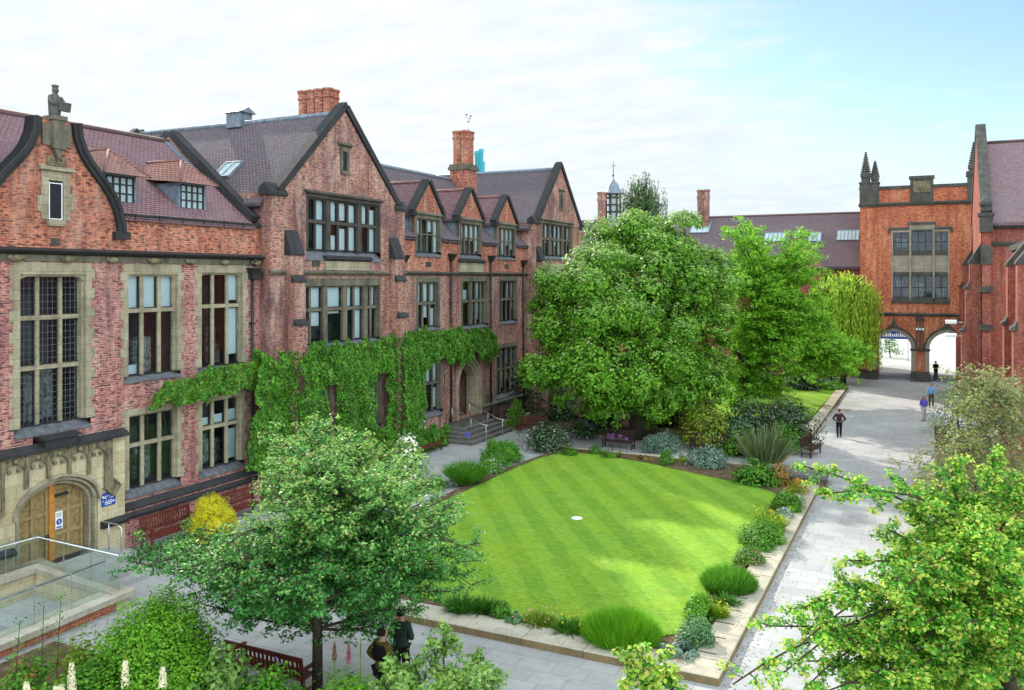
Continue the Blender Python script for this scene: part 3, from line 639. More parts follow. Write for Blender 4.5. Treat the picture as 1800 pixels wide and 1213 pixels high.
hB.append(window(B, FB, 29.63, 35.35, 6.45, 9.02, [.55, .75, 1.15, .55, .62, .3, .42], (7.95,), 'mid', .14, .34, .25, .13, thick=(1, 2, 4), thickw=.32, quoin=False, blinds=((0, .0, 1), (1, .3, 1), (2, .6, 1), (3, .62, 1), (4, .0, 1), (5, .6, 1), (6, .6, 1), (2, .5, .57)), seed=6))
hB.append(window(B, FB, 30.1, 31.5, 2.1, 4.6, 2, (3.5,), 'mid', .15, .25, .2, .13, quoin=False, blinds=((1, .5, 1), (0, .5, 1)), seed=7)); hB.append(window(B, FB, 34.1, 35.45, 2.1, 4.66, 2, (3.55,), 'mid', .15, .25, .2, .13, quoin=False, blinds=((1, .1, 1),), seed=8))
mb = MB(); mb.wall(FB, 27.5, 37.74, 0, 12.98, hB); FS = Fr((0, 27.5, 0), (1, 0, 0), (0, -1, 0)); mb.wall(FS, -31.5, XB, 0, 12.98); FN = Fr((0, 37.74, 0), (1, 0, 0), (0, 1, 0)); mb.wall(FN, -38, XB, 0, 12.98); mb.wall(Fr((-38, 0, 0), UY, WX), 27.5, 37.74, 0, 12.98); mb.wall(FS, -38, -31.5, 0, 12.98); mb.build('wall', M['brick_range'], B)
coped_gable(B, FB, 27.5, 37.74, 12.98, 17.45, 'brick_range', 14, 'tile_grey', -38)
slit(B, FB, 32.56, 14.4, 15.3)
FX = Fr((0, 0, 0), (0, 1, 0), (1, 0, 0))
mb = MB(); mb.prism(FX, [(27.25, 12.52), (32.62, 17.12), (37.95, 12.52), (37.95, 12.38), (32.62, 16.95), (27.25, 12.38)], -38.2, XB - .3); rB = mb.build('roof', M['tile_grey'], B)
mb = MB(); mb.tube([(-38.2, 32.62, 17.14), (XB - .4, 32.62, 17.14)], .13, 8); mb.build('ridge_tiles', M['lead'], rB)
mb = MB(); rake(mb, FX, (27.3, 12.6), (32.62, 17.2), .3, -38.55, -38.15); rake(mb, FX, (37.9, 12.6), (32.62, 17.2), .3, -38.55, -38.15); mb.build('end_coping', M['cope'], rB)
gutter(B, FS, -31.5, XB - .55, 12.3, .02)
def sky_light(par, P, du, dv, n=2):              # P corner, du across, dv up the slope
    P, du, dv = Vector(P), Vector(du), Vector(dv); nrm = du.cross(dv).normalized()
    if nrm.z < 0: nrm = -nrm
    f = MB(); t = .07
    def q(a, b, h): return P + du * a + dv * b + nrm * h
    def slab(a0, a1, b0, b1, h0, h1, mi=0): f.hexa([q(a0, b0, h0), q(a1, b0, h0), q(a1, b1, h0), q(a0, b1, h0), q(a0, b0, h1), q(a1, b0, h1), q(a1, b1, h1), q(a0, b1, h1)], mi)
    ea, eb = t / du.length, t / dv.length
    slab(0, 1, 0, eb, 0, .14); slab(0, 1, 1 - eb, 1, 0, .14)
    for k in range(n + 1): a = k / n * (1 - ea); slab(a, a + ea, eb, 1 - eb, 0, .14)
    o = f.build('skylight', M['lead'], par); f = MB(); f.face([q(ea, eb, .09), q(1 - ea, eb, .09), q(1 - ea, 1 - eb, .09), q(ea, 1 - eb, .09)]); f.build('pane', M['skyglass'], o)
def on_plane(px, py, p0, nrm):
    d = ray(px, py); o = (0, 0, CH); k = sum((a - b) * c for a, b, c in zip(p0, o, nrm)) / sum(a * c for a, c in zip(d, nrm))
    return Vector((k * d[0], k * d[1], CH + k * d[2]))
nS = (0, -4.6, 5.37); pS = (-30, 32.62, 17.14)
a, b, c = on_plane(373, 315, pS, nS), on_plane(401, 315, pS, nS), on_plane(392, 289, pS, nS)
dvv = Vector((0, 5.37, 4.6)).normalized(); L_ = (c - a).dot(dvv)
sky_light(rB, a, Vector((b.x - a.x, 0, 0)), dvv * L_, 2)
mb = MB(); mb.box(-31.6, -30.7, 32.2, 33.05, 16.9, 17.65); vt = mb.build('roof_ventilator', M['lead'], B)
mb = MB(); mb.prism(FX, [(32.05, 17.65), (32.62, 17.95), (33.2, 17.65)], -31.75, -30.55); mb.build('ventilator_roof', M['lead'], vt)
mb = MB(); mb.fbox(FB, 31.1, 34.5, 9.74, 10.2, .0, .06); pn = mb.build('stone_panel', M['buff'], B)
mb = MB(); mb.uprism(FB, [(0, 10.2), (.2, 10.24), (.2, 10.34), (0, 10.42)], 31.0, 34.6); mb.build('ledge', M['cope'], pn)
mb = MB(); mb.fbox(FB, 30.2, 30.75, 9.9, 10.15, -.01, .014); mb.build('air_brick', M['soot'], B)
string(B, FB, 27.5, 28.35, 9.6, 0, 'mid'); string(B, FB, 29.25, 36.2, 9.6, 0, 'mid'); string(B, FB, 37.1, 37.74, 9.6, 0, 'mid')
buttress(B, FB, 28.45, 29.2, [(7.35, .62), (9.2, .5), (10.35, .36)], 'brick_range'); buttress(B, FB, 36.3, 37.05, [(7.35, .62), (9.2, .5), (10.35, .36)], 'brick_range')
# chimney: six octagonal shafts in two rows
ch = thing('chimney_stack', 'brick stack of six joined octagonal flues behind the tall pointed gable', 'chimney', (-26.2, 33.5, 15.5))
mb = MB(); mb.box(-27.95, -25.85, 33.1, 34.0, 15.2, 17.0); base = mb.build('base', M['brick_gable'], ch)
for i in range(4):
    for j in range(2):
        mb = MB(); x, y = -27.65 + i * .5, 33.33 + j * .45
        mb.lathe((x, y, 16.95), [(.25, 0), (.25, 1.15), (.3, 1.2), (.3, 1.27), (.26, 1.3), (.27, 1.5), (.32, 1.54), (.32, 1.62), (.2, 1.63)], 8, 0, False, math.pi / 8); mb.build('flue', M['brick_gable'], ch)

# ---------------------------------------------------------------- dormer range with the stepped doorway
C = thing('dormer_range', 'long brick range with three gabled dormers and a pointed stone doorway', 'building', (XC, 46, 0))
hC = []
bl3 = ((0, .58, 1), (1, .58, 1), (2, .58, 1))
hC.append(window(C, FC, 39.97, 42.1, 6.65, 9.15, 3, (7.95,), 'mid', .2, .26, .25, .14, quoin=False, blinds=((0, .55, 1), (1, .2, 1), (2, .55, 1), (2, .0, .4)), seed=9))
hC.append(window(C, FC, 44.96, 48.1, 6.5, 9.18, [1.1, .55, .6, .5], (7.95,), 'mid', .2, .28, .25, .14, thick=(0,), thickw=.3, quoin=False, blinds=((0, .55, .8), (2, .1, 1), (3, .0, .6), (1, .1, .5)), seed=10))
hC.append(window(C, FC, 49.95, 52.45, 6.55, 9.2, 4, (7.95,), 'mid', .18, .28, .25, .13, quoin=False, blinds=((0, .5, 1), (2, .55, 1), (3, .3, 1)), seed=11))
hC.append(window(C, FC, 40.3, 42.35, 1.85, 4.6, 3, (3.42,), 'mid', .25, .3, .35, .14, quoin=False, blinds=((0, .57, 1), (1, .57, 1), (2, .57, 1), (2, .05, .45)), seed=12))
hC.append(window(C, FC, 49.6, 52.5, 1.75, 4.75, 4, (3.35,), 'mid', .2, .3, .3, .13, quoin=False, blinds=((0, .0, .5), (1, .1, 1), (3, .1, 1), (2, .6, 1)), seed=13))
DC = (41.05, 46.0, 50.95)
for k, c in enumerate(DC):
    hC.append((c - 1.37, c + 1.37, 10.55, 11.6))
mb = MB(); mb.wall(FC, 37.74, 54.1, 0, 9.5, hC + [(44.05, 47.25, .9, 4.6)]); mb.build('wall', M['brick_range'], C)
mb = MB(); mb.wall(FC, 37.74, 54.1, 9.5, 11.6, hC); mb.build('upper_wall', M['brick_gable'], C)
mb = MB(); mb.wall(Fr((-34.9, 0, 0), UY, WX), 37.74, 54.1, 0, 11.6); mb.build('back_wall', M['brick_range'], C)
string(C, FC, 37.74, 54.1, 9.62, 0, 'soot')
mb = MB(); mb.prism(FZ0, [(-27.0, 13.43), (-30, 16.22), (-35, 11.6), (-35, 11.4), (-30, 16.05), (-27.0, 13.26)], 37.3, 54.6)
for a_, b_ in ((37.3, 39.6), (42.5, 44.55), (47.45, 49.5), (52.4, 54.6)): mb.prism(FZ0, [(-25.05, 11.62), (-27.0, 13.43), (-27.0, 13.26), (-25.05, 11.45)], a_, b_)
rC = mb.build('roof', M['tile_grey'], C)
mb = MB(); mb.tube([(-30, 37.3, 16.24), (-30, 54.6, 16.24)], .13, 8); mb.build('ridge_tiles', M['lead'], rC)
for a, b in ((37.8, 39.5), (42.6, 44.4), (47.5, 49.4), (52.5, 54.0)): gutter(C, FC, a, b, 11.42, -.05)
bld = (((0, .5, 1), (2, .62, 1), (3, .0, 1)), ((0, .45, 1), (1, .45, 1), (2, .45, 1), (3, .1, 1)), ((0, .35, 1), (1, .05, 1), (2, .4, 1), (3, .25, 1)))
for k, c in enumerate(DC):
    d = MB(); hole = (c - 1.37, c + 1.37, 11.0, 12.95)
    d.wall(FC, c - 1.45, c + 1.45, 11.6, 13.06, [hole], 0, .004); d.prism(FC, [(c - 1.45, 13.06), (c + 1.45, 13.06), (c, 14.72)], -.25, .004)
    dm = d.build('dormer', M['brick_gable'], C)
    window(dm, FC, c - 1.2, c + 1.2, 10.86, 12.68, 4, (11.82,), 'buff', .17, .27, .31, .12, quoin=False, blinds=bld[k], seed=20 + k, hood=-.05, room=False) if False else None
    # the dormer's own light: stone frame, panes and blinds as pieces of the dormer
    f = MB(); u0, u1, v0, v1 = c - 1.2, c + 1.2, 10.86, 12.68
    f.fbox(FC, u0 - .17, u0, v0, v1, -.4, .03); f.fbox(FC, u1, u1 + .17, v0, v1, -.4, .03); f.fbox(FC, u0 - .17, u1 + .17, v1, v1 + .27, -.4, .033)
    f.uprism(FC, [(0, v1 + .2), (.14, v1 + .22), (.14, v1 + .3), (.0, v1 + .4)], u0 - .12, u1 + .12)
    lw = (u1 - u0 - .36) / 4; Ls = []
    for i in range(4):
        a = u0 + i * (lw + .12); Ls.append((a, a + lw))
        if i < 3: f.fbox(FC, a + lw + .02, a + lw + .1, v0, v1, -.2, -.07)
        f.arch(FC, a, a + lw, v1 - .2, v1 - .03, v1, -.16, -.09, 'round', 8)
    f.fbox(FC, u0, u1, 11.79, 11.85, -.19, -.085)
    f.build('window_frame', M['mid'], dm)
    f = MB(); f.face([FC(u0, v0, -.15), FC(u1, v0, -.15), FC(u1, v1, -.15), FC(u0, v1, -.15)]); f.build('pane', M['glass'], dm)
    f = MB()
    for i, t0, t1 in bld[k]: a, b = Ls[i]; f.face([FC(a - .04, v0 + (v1 - v0) * t0, -.22), FC(b + .04, v0 + (v1 - v0) * t0, -.22), FC(b + .04, v0 + (v1 - v0) * t1, -.22), FC(a - .04, v0 + (v1 - v0) * t1, -.22)])
    f.build('blind', M['blind'], dm)
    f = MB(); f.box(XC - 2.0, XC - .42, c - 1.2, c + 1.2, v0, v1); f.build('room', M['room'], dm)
    f = MB(); f.uprism(FC, [(-.4, v0 - .31), (.08, v0 - .31), (.08, v0 - .22), (-.4, v0 - .004)], u0 - .17, u1 + .17); f.build('sill', M['slate'], dm)
    f = MB(); rake(f, FC, (c - 1.62, 12.98), (c, 14.8), .2, -.35, .12); rake(f, FC, (c + 1.62, 12.98), (c, 14.8), .2, -.35, .12); f.fbox(FC, c - 1.72, c - 1.38, 12.78, 13.06, -.3, .13); f.fbox(FC, c + 1.38, c + 1.72, 12.78, 13.06, -.3, .13); f.build('coping', M['cope'], dm)
    f = MB(); f.prism(FC, [(c - 1.66, 12.95), (c, 14.78), (c + 1.66, 12.95), (c + 1.66, 12.8), (c, 14.62), (c - 1.66, 12.8)], -.3, -3.6); f.build('dormer_roof', M['tile_plum'], dm)
    f = MB(); f.tube([FC(c, 14.8, -.3), FC(c, 14.8, -3.7)], .1, 6); f.build('ridge_tiles', M['tile_red'], dm)
    f = MB(); f.box(XC - 2.2, XC - .26, c - 1.46, c - 1.38, 11.3, 12.9); f.build('cheek', M['lead'], dm); f = MB(); f.box(XC - 2.2, XC - .26, c + 1.38, c + 1.46, 11.3, 12.9); f.build('cheek', M['lead'], dm)
mb = MB(); mb.fbox(FC, 44.5, 47.6, 9.75, 10.3, .0, .06); pn = mb.build('stone_panel', M['buff'], C)
mb = MB(); mb.uprism(FC, [(0, 10.3), (.2, 10.34), (.2, 10.44), (0, 10.52)], 44.4, 47.7); mb.build('ledge', M['cope'], pn)
for u in (41.05, 50.95): mb = MB(); mb.fbox(FC, u - .3, u + .3, 10.0, 10.28, -.01, .014); mb.build('air_brick', M['soot'], C)
for u, t in ((38.4, 10.2), (43.45, 10.4), (48.5, 10.4), (53.4, 10.2)): downpipe(C, FC, u, .3, t)
# doorway
mb = MB(); mb.wall(FC, 44.05, 47.25, .9, 4.6, [(44.25, 47.05, .9, 4.59)], 0, .04)
mb.arch(FC, 44.25, 47.05, 2.9, 4.5, 4.59, -.2, .04, 'gothic', 18, jamb=.9)
dw = mb.build('doorway', M['brick_range'], C)
mb = MB()
for g, w1 in ((.0, .18), (.17, .06), (.34, -.08)): mb.archband(FC, 44.25 + g, 47.05 - g, 2.9, 4.5 - g * 1.1, .16, -.7, w1, 'gothic', 18, 0, 2.0)
mb.build('stone_arch', M['buff'], dw)
mb = MB(); mb.fbox(FC, 44.2, 47.1, .9, 4.6, -2.6, -2.5); mb.fbox(FC, 44.1, 44.2, .9, 4.6, -2.5, -.2); mb.fbox(FC, 47.1, 47.2, .9, 4.6, -2.5, -.2); mb.fbox(FC, 44.2, 47.1, 4.6, 4.7, -2.5, -.2); mb.fbox(FC, 44.2, 47.1, .8, .9, -2.5, .0); mb.build('lobby', M['brick_range'], dw)
mb = MB(); mb.fbox(FC, 44.95, 46.35, .9, 3.3, -2.48, -2.42); mb.build('door', M['oak'], dw)
mb = MB(); mb.fbox(FC, 47.3, 49.2, .9, 1.25, .0, .12); mb.uprism(FC, [(0, 1.25), (.2, 1.25), (.2, 1.32), (0, 1.45)], 47.3, 54.1); mb.fbox(FC, 47.9, 48.9, 1.32, 2.0, .0, .05); mb.build('plinth_moulding', M['mid'], C)
# chimney of the range with the weather mast
c2 = thing('chimney_stack', 'slender brick chimney with moulded base and weather mast above the dormers', 'chimney', (-29.3, 52.4, 14.5))
mb = MB(); mb.box(-30.0, -28.6, 51.75, 53.05, 14.3, 16.9); mb.build('base', M['brick_gable'], c2)
mb = MB(); mb.box(-30.12, -28.48, 51.63, 53.17, 16.9, 17.1); mb.box(-30.05, -28.55, 51.7, 53.1, 17.1, 17.3); mb.build('base_moulding', M['mid'], c2)
for i in range(2):
    for j in range(2):
        mb = MB(); mb.lathe((-29.6 + i * .6, 52.1 + j * .6, 17.28), [(.31, 0), (.31, 1.75), (.37, 1.85), (.37, 1.98), (.32, 2.0), (.34, 2.2), (.39, 2.25), (.39, 2.36), (.2, 2.37)], 8, 0, False, math.pi / 8); mb.build('flue', M['brick_gable'], c2)
mb = MB(); mb.tube([(-29.0, 52.6, 19.4), (-29.0, 52.6, 20.6)], .03, 6); mb.tube([(-29.0, 52.3, 20.6), (-29.0, 52.9, 20.6)], .025, 6)
for y in (52.3, 52.9): mb.tube([(-29.0, y, 20.6), (-29.0, y, 20.9)], .02, 6); mb.lathe((-29, y, 20.75), [(.02, 0), (.1, .05), (.1, .2), (.02, .25)], 8)
mb.lathe((-29, 52.6, 20.3), [(.03, 0), (.1, .04), (.1, .18), (.03, .2)], 8); mb.build('weather_mast', M['steel'], c2)

# ---------------------------------------------------------------- far pavilion
D = thing('gabled_pavilion', 'far brick pavilion with a pointed gable, half hidden by the big evergreen trees', 'building', (XB, 59, 0))
hD = [window(D, FB, 55.5, 61.0, 11.05, 13.3, 7, (12.2,), 'mid', .18, .2, .35, .12, thick=(1, 4), thickw=.3, quoin=False, hood=.15, arch=.2, blinds=((0, .2, 1), (1, .4, 1), (2, .0, .7), (3, .3, 1), (4, .0, 1), (6, .4, 1)), seed=30)]
hD.append(window(D, FB, 56.2, 60.4, 6.6, 9.1, 5, (7.95,), 'mid', .18, .25, .25, .13, quoin=False, seed=31)); hD.append(window(D, FB, 56.2, 60.4, 1.9, 4.6, 5, (3.4,), 'mid', .18, .25, .25, .13, quoin=False, seed=32))
mb = MB(); mb.wall(FB, 54.1, 63.6, 0, 13.25, hD); mb.wall(Fr((0, 54.1, 0), (1, 0, 0), (0, -1, 0)), -31.5, XB, 0, 13.25); mb.wall(Fr((0, 63.6, 0), (1, 0, 0), (0, 1, 0)), -40, XB, 0, 13.25); mb.wall(Fr((-40, 0, 0), UY, WX), 54.1, 63.6, 0, 13.25); mb.build('wall', M['brick_range'], D)
coped_gable(D, FB, 54.1, 63.6, 13.3, 17.85, 'brick_range', 14, 'tile_grey', -38); slit(D, FB, 58.85, 14.6, 15.6)
mb = MB(); mb.prism(FX, [(53.85, 12.85), (58.85, 17.5), (63.85, 12.85), (63.85, 12.7), (58.85, 17.34), (53.85, 12.7)], -40, XB - .3); rD = mb.build('roof', M['tile_grey'], D)
mb = MB(); mb.tube([(-40, 58.85, 17.52), (XB - .4, 58.85, 17.52)], .14, 8); mb.build('ridge_tiles', M['lead'], rD)
string(D, FB, 54.1, 63.6, 9.62, 0, 'soot'); buttress(D, FB, 54.5, 55.15, [(7.35, .62), (9.2, .5), (10.5, .36)], 'brick_range'); buttress(D, FB, 62.2, 62.9, [(7.35, .62), (9.2, .5), (10.5, .36)], 'brick_range')
mb = MB(); mb.fbox(FB, 56.6, 60.2, 9.78, 10.4, .0, .06); mb.build('stone_panel', M['buff'], D)
# ================================================================== gate tower
G_Y = 85.5
T = thing('gate_tower', 'orange brick gate tower with two arches, a tall gridded window and stone pinnacles', 'tower', (-.7, 88, 0))
FT = Fr((0, G_Y, 0), (1, 0, 0), (0, -1, 0)); FTB = Fr((0, 92.2, 0), (1, 0, 0), (0, 1, 0))
ARC = ((-4.2, -1.3), (.15, 3.05))
TH = [(a - .42, b + .42, 0, 5.1) for a, b in ARC]
TH = [(-4.62, -.88, 0, 5.1), (-.27, 3.47, 0, 5.1)]
TW = (-2.95, 1.78, 7.2, 13.75)
mb = MB(); mb.wall(FT, -5.62, 4.25, .9, 5.1, [(-4.62, -.88, 0, 5.1), (-.27, 3.47, 0, 5.1)]); mb.wall(FT, -5.62, 4.25, 5.1, 17.5, [TW])
mb.wall(FTB, -5.62, 4.25, 0, 17.4, [(-4.3, 3.1, 0, 5.0)])
for x in (-5.62, 4.25): mb.wall(Fr((x, 0, 0), (0, 1, 0), (1, 0, 0)), G_Y, 92.2, 0, 17.5)
tw = mb.build('wall', M['brick_gate'], T)
mb = MB()
for k, (a, b) in enumerate(ARC):
    mb.arch(FT, a, b, 2.95, 4.5, 5.1, -1.2, .0, 'tudor', 22)
    for s in (a, b): pass
    u0, u1 = (-4.62, -.88) if k == 0 else (-.27, 3.47)
    mb.fbox(FT, u0, a, .9, 2.95, -1.2, .0); mb.fbox(FT, b, u1, .9, 2.95, -1.2, .0)
    mb.face([FT(u0, 2.95, 0), FT(a, 2.95, 0), FT(a, 5.1, 0), FT(u0, 5.1, 0)]); mb.face([FT(b, 2.95, 0), FT(u1, 2.95, 0), FT(u1, 5.1, 0), FT(b, 5.1, 0)])
mb.build('arch_spandrel', M['brick_gate'], T)
for k, (a, b) in enumerate(ARC):
    mb = MB(); mb.archband(FT, a, b, 2.95, 4.5, .32, -.5, .07, 'tudor', 24, 0, 2.1); mb.archband(FT, a + .02, b - .02, 2.95, 4.48, .12, -1.0, -.12, 'tudor', 24, 0, 2.1)
    o = mb.build('arch_moulding', M['pale_stone'], T)
    mb = MB(); mb.archband(FT, a - .34, b + .34, 2.95, 4.84, .13, .0, .17, 'tudor', 24)
    c = (a + b) / 2; mb.prism(FT, [(c - .55, 4.84), (c - .2, 5.15), (c - .05, 5.75), (c + .05, 5.75), (c + .2, 5.15), (c + .55, 4.84), (c, 4.95)], .0, .16); mb.build('hood_mould', M['gate_stone'], o)
for a, b in ((-5.62, -4.2), (-1.3, .15), (3.05, 4.25)):
    mb = MB(); mb.fbox(FT, a - .12, b + .12, 0, .55, -1.5, .3); mb.fbox(FT, a - .04, b + .04, .55, .9, -1.4, .16)
    mb.build('pier_base', M['gate_stone'], T)
    if a > -2 and b < 1: MB().fbox(FT, a - .1, b + .1, 2.75, 2.95, -.4, .09).build('pier_capital', M['gate_stone'], T)
mb = MB()
for a, b in ((-5.6, -4.25), (-1.25, .1), (3.1, 4.2)): mb.box(a, b, G_Y + 1.2, 92.2, 0, 5.1)
mb.box(-5.6, 4.2, G_Y + .1, 92.2, 5.12, 5.3); mb.build('passage_wall', M['brick_gate'], T)
mb = MB()
for u in (-.85, -.6, -.35): mb.fbox(FT, u - .04, u + .04, 2.95, 6.0, .0, .12)
for v in (4.6, 5.5): mb.fbox(FT, -1.0, -.2, v, v + .3, .0, .1)
mb.build('pier_shaft', M['gate_stone'], T)
mb = MB()
for u in (-.85, -.6, -.35): mb.fbox(FT, u - .09, u + .09, 4.65, 4.85, .1, .15)
mb.build('painted_shield', M['white'], T)
string(T, FT, -5.7, 4.3, 6.05, 0, 'gate_stone', .3, .2)
# gridded window
u0, u1, v0, v1 = TW
w_ = MB(); cols = [(-2.82, -1.47), (-1.31, .43), (.59, 1.66)]
w_.fbox(FT, u0, cols[0][0], v0 + .35, v1, -.4, .05); w_.fbox(FT, cols[2][1], u1, v0 + .35, v1, -.4, .05); w_.fbox(FT, cols[0][1], cols[1][0], v0 + .35, v1 + .45, -.4, .09); w_.fbox(FT, cols[1][1], cols[2][0], v0 + .35, v1 + .45, -.4, .09)
w_.fbox(FT, cols[0][0], cols[0][1], v1 - .22, v1, -.4, .045); w_.fbox(FT, cols[2][0], cols[2][1], v1 - .22, v1, -.4, .045); w_.fbox(FT, cols[1][0], cols[1][1], v1 - .0, v1 + .45, -.4, .05)
fw = w_.build('gridded_window', M['pale_stone'], T)
w_ = MB()
for a, b in cols:
    for q_ in ((11.5, 11.8, .02), (9.55, 9.9, .02), (v0 + .1, v0 + .42, .1)): MB().fbox(FT, a, b, q_[0], q_[1], -.35, q_[2]).build('sill', M['gate_stone'], fw)
w_ = MB(); w_.uprism(FT, [(0, v1), (.14, v1 + .02), (.14, v1 + .12), (0, v1 + .24)], u0 - .25, -1.45); w_.uprism(FT, [(0, v1), (.14, v1 + .02), (.14, v1 + .12), (0, v1 + .24)], .55, u1 + .25); w_.uprism(FT, [(0, v1 + .46), (.14, v1 + .47), (.14, v1 + .57), (0, v1 + .7)], -1.6, .7)
w_.fbox(FT, u0 - .3, u0 - .14, v1 - .3, v1, 0, .13); w_.fbox(FT, u1 + .14, u1 + .3, v1 - .3, v1, 0, .13); w_.build('hood_mould', M['gate_stone'], fw); w_ = MB(); w_.fbox(FT, u0 - .02, u1 + .02, v0 - .12, v0 + .1, -.3, .12)
w_.build('sill', M['gate_stone'], fw)
w_ = MB()
for a, b in cols: w_.fbox(FT, a, b, 9.9, 11.5, -.35, -.1)
w_.build('stone_panel', M['pale_stone'], fw)
w_ = MB(); w_.face([FT(u0, v0, -.25), FT(u1, v0, -.25), FT(u1, v1 + .4, -.25), FT(u0, v1 + .4, -.25)]); w_.build('pane', M['glass'], fw)
w_ = MB()
for k, (a, b) in enumerate(cols):
    n = 3 if k == 1 else 2
    for lo, hi in ((11.8, 13.6), (v0 + .42, 9.55)):
        for i in range(n + 1): x = a + (b - a) * i / n; w_.fbox(FT, x - .035, x + .035, lo, hi, -.27, -.18)
        for f in (0, .45, 1): y = lo + (hi - lo) * f; w_.fbox(FT, a, b, y - .035, y + .035, -.268, -.182)
w_.build('glazing_bars', M['black'], fw)
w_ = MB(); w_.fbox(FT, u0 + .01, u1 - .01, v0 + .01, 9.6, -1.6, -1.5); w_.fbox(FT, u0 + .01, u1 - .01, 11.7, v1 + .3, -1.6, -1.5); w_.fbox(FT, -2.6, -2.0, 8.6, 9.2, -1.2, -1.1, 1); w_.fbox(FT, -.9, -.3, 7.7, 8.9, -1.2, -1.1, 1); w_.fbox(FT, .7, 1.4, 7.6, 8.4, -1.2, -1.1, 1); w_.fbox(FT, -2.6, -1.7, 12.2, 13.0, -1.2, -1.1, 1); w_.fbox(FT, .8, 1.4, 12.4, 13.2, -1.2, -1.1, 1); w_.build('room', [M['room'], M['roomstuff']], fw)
# parapet, merlon and pinnacles
string(T, FT, -5.75, 4.35, 16.1, 0, 'gate_stone', .34, .22)
mb = MB(); mb.fbox(FT, -5.7, -1.35, 17.5, 17.78, -.35, .1); mb.fbox(FT, .45, 4.3, 17.5, 17.78, -.35, .1)
mb.fbox(FT, -1.4, .5, 16.28, 18.3, -.3, .1); mb.fbox(FT, -1.5, .6, 18.3, 18.6, -.35, .16); mb.build('parapet_coping', M['gate_stone'], T)
mb = MB(); mb.fbox(FT, -1.15, .25, 17.1, 18.1, .1, .16); mb.prism(FT, [(-.8, 17.95), (-.1, 17.95), (-.1, 17.5), (-.45, 17.15), (-.8, 17.5)], .16, .22); mb.build('carved_crest', M['carved'], T)
def pinnacle(par, x, y, z0, zs, zt, r):
    p = MB(); p.lathe((x, y, 0), [(r, z0), (r, zs - .3), (r * 1.18, zs - .25), (r * 1.18, zs), (r * .92, zs + .02)], 8, 0, False, math.pi / 8)
    n = 9
    for k in range(n):
        t0 = zs + (zt - zs) * k / n; rr = r * .95 * (1 - k / n) + .03
        p.lathe((x, y, 0), [(rr, t0), (rr * .78, t0 + (zt - zs) / n)], 8, 0, False, math.pi / 8)
        for j in range(4): a = j * math.pi / 2 + .4; p.ball((x + rr * math.cos(a), y + rr * math.sin(a), t0 + .05), .09, 6)
    p.ball((x, y, zt + .03), .11, 6); return p.build('pinnacle', M['gate_stone'], par)
mb = MB(); mb.fbox(FT, -5.66, -4.0, 15.95, 18.1, -1.2, .14); mb.fbox(FT, -5.72, -3.95, 18.1, 18.25, -1.25, .2); mb.build('corner_turret', M['gate_stone'], T); mb = MB(); mb.fbox(FT, 3.2, 4.4, 15.95, 18.4, -1.2, .14); mb.fbox(FT, 3.1, 4.5, 18.4, 18.8, -1.25, .2); mb.build('corner_turret', M['gate_stone'], T)
pinnacle(T, -5.15, 85.9, 18.2, 19.0, 21.0, .42); pinnacle(T, -4.35, 85.8, 18.2, 18.7, 20.1, .33); pinnacle(T, 3.7, 85.9, 18.7, 19.3, 21.3, .42)
mb = MB(); mb.box(-5.5, 4.2, G_Y + .3, 92, 17.0, 17.2); mb.build('flat_roof', M['lead'], T)

# ================================================================== range behind the trees
Q = thing('rear_range', 'long plum-tiled brick range with skylights behind the trees, left of the gate tower', 'building', (-22, 90, 0))
FQ = Fr((0, 87, 0), (1, 0, 0), (0, -1, 0)); FXX = Fr((0, 0, 0), (0, 1, 0), (1, 0, 0))
hq = [window(Q, FQ, x, x + 2.2, 6.6, 9.4, 3, (8.2,), 'mid', .2, .25, .25, .13, quoin=False, seed=60 + i) for i, x in enumerate((-10.5, -15.5, -20.5))]
mb = MB(); mb.wall(FQ, -48, -5.64, 0, 10.5, hq); mb.wall(Fr((-5.66, 0, 0), (0, 1, 0), (1, 0, 0)), 87, 99, 0, 10.5); mb.build('wall', M['brick_hall'], Q)
mb = MB(); mb.prism(FXX, [(86.6, 10.4), (93, 15.95), (99.4, 10.4), (99.4, 10.2), (93, 15.75), (86.6, 10.2)], -48, -5.65); rq = mb.build('roof', M['tile_rear'], Q)
mb = MB(); mb.tube([(-48, 93, 15.97), (-5.65, 93, 15.97)], .13, 8); mb.build('ridge_tiles', M['ridge'], rq)
nQ = (0, -5.55, 6.4); pQ = (-20, 86.6, 10.4); dq = Vector((0, 6.4, 5.55)).normalized()
for x0, x1, y0, y1, n in ((1342, 1380, 426, 410, 5), (1420, 1443, 426, 409, 3), (1470, 1510, 424, 406, 6), (1212, 1246, 411, 391, 1), (1395, 1412, 425, 409, 3)):
    a, b, c = on_plane(x0, y0, pQ, nQ), on_plane(x1, y0, pQ, nQ), on_plane(x0, y1, pQ, nQ)
    sky_light(rq, a, Vector((b.x - a.x, 0, 0)), dq * (c - a).dot(dq), n)
gutter(Q, FQ, -48, -5.7, 10.25, .2)
hp = MB(); P4 = [(-14.2, 84.2, 10.2), (-8.6, 84.2, 10.2), (-8.6, 89, 10.2), (-14.2, 89, 10.2)]; ap0, ap1 = (-11.4, 86.6, 13.3), (-11.4, 90.2, 13.4)
hp.face([P4[0], P4[1], ap0]); hp.face([P4[1], P4[2], ap1, ap0]); hp.face([P4[3], P4[0], ap0, ap1]); hp.face(P4[::-1]); hr = hp.build('hipped_bay_roof', M['tile_red'], Q)
hp = MB(); hp.box(-14, -8.8, 84.5, 86.9, 0, 10.2); hp.build('bay_wall', M['brick_hall'], Q)
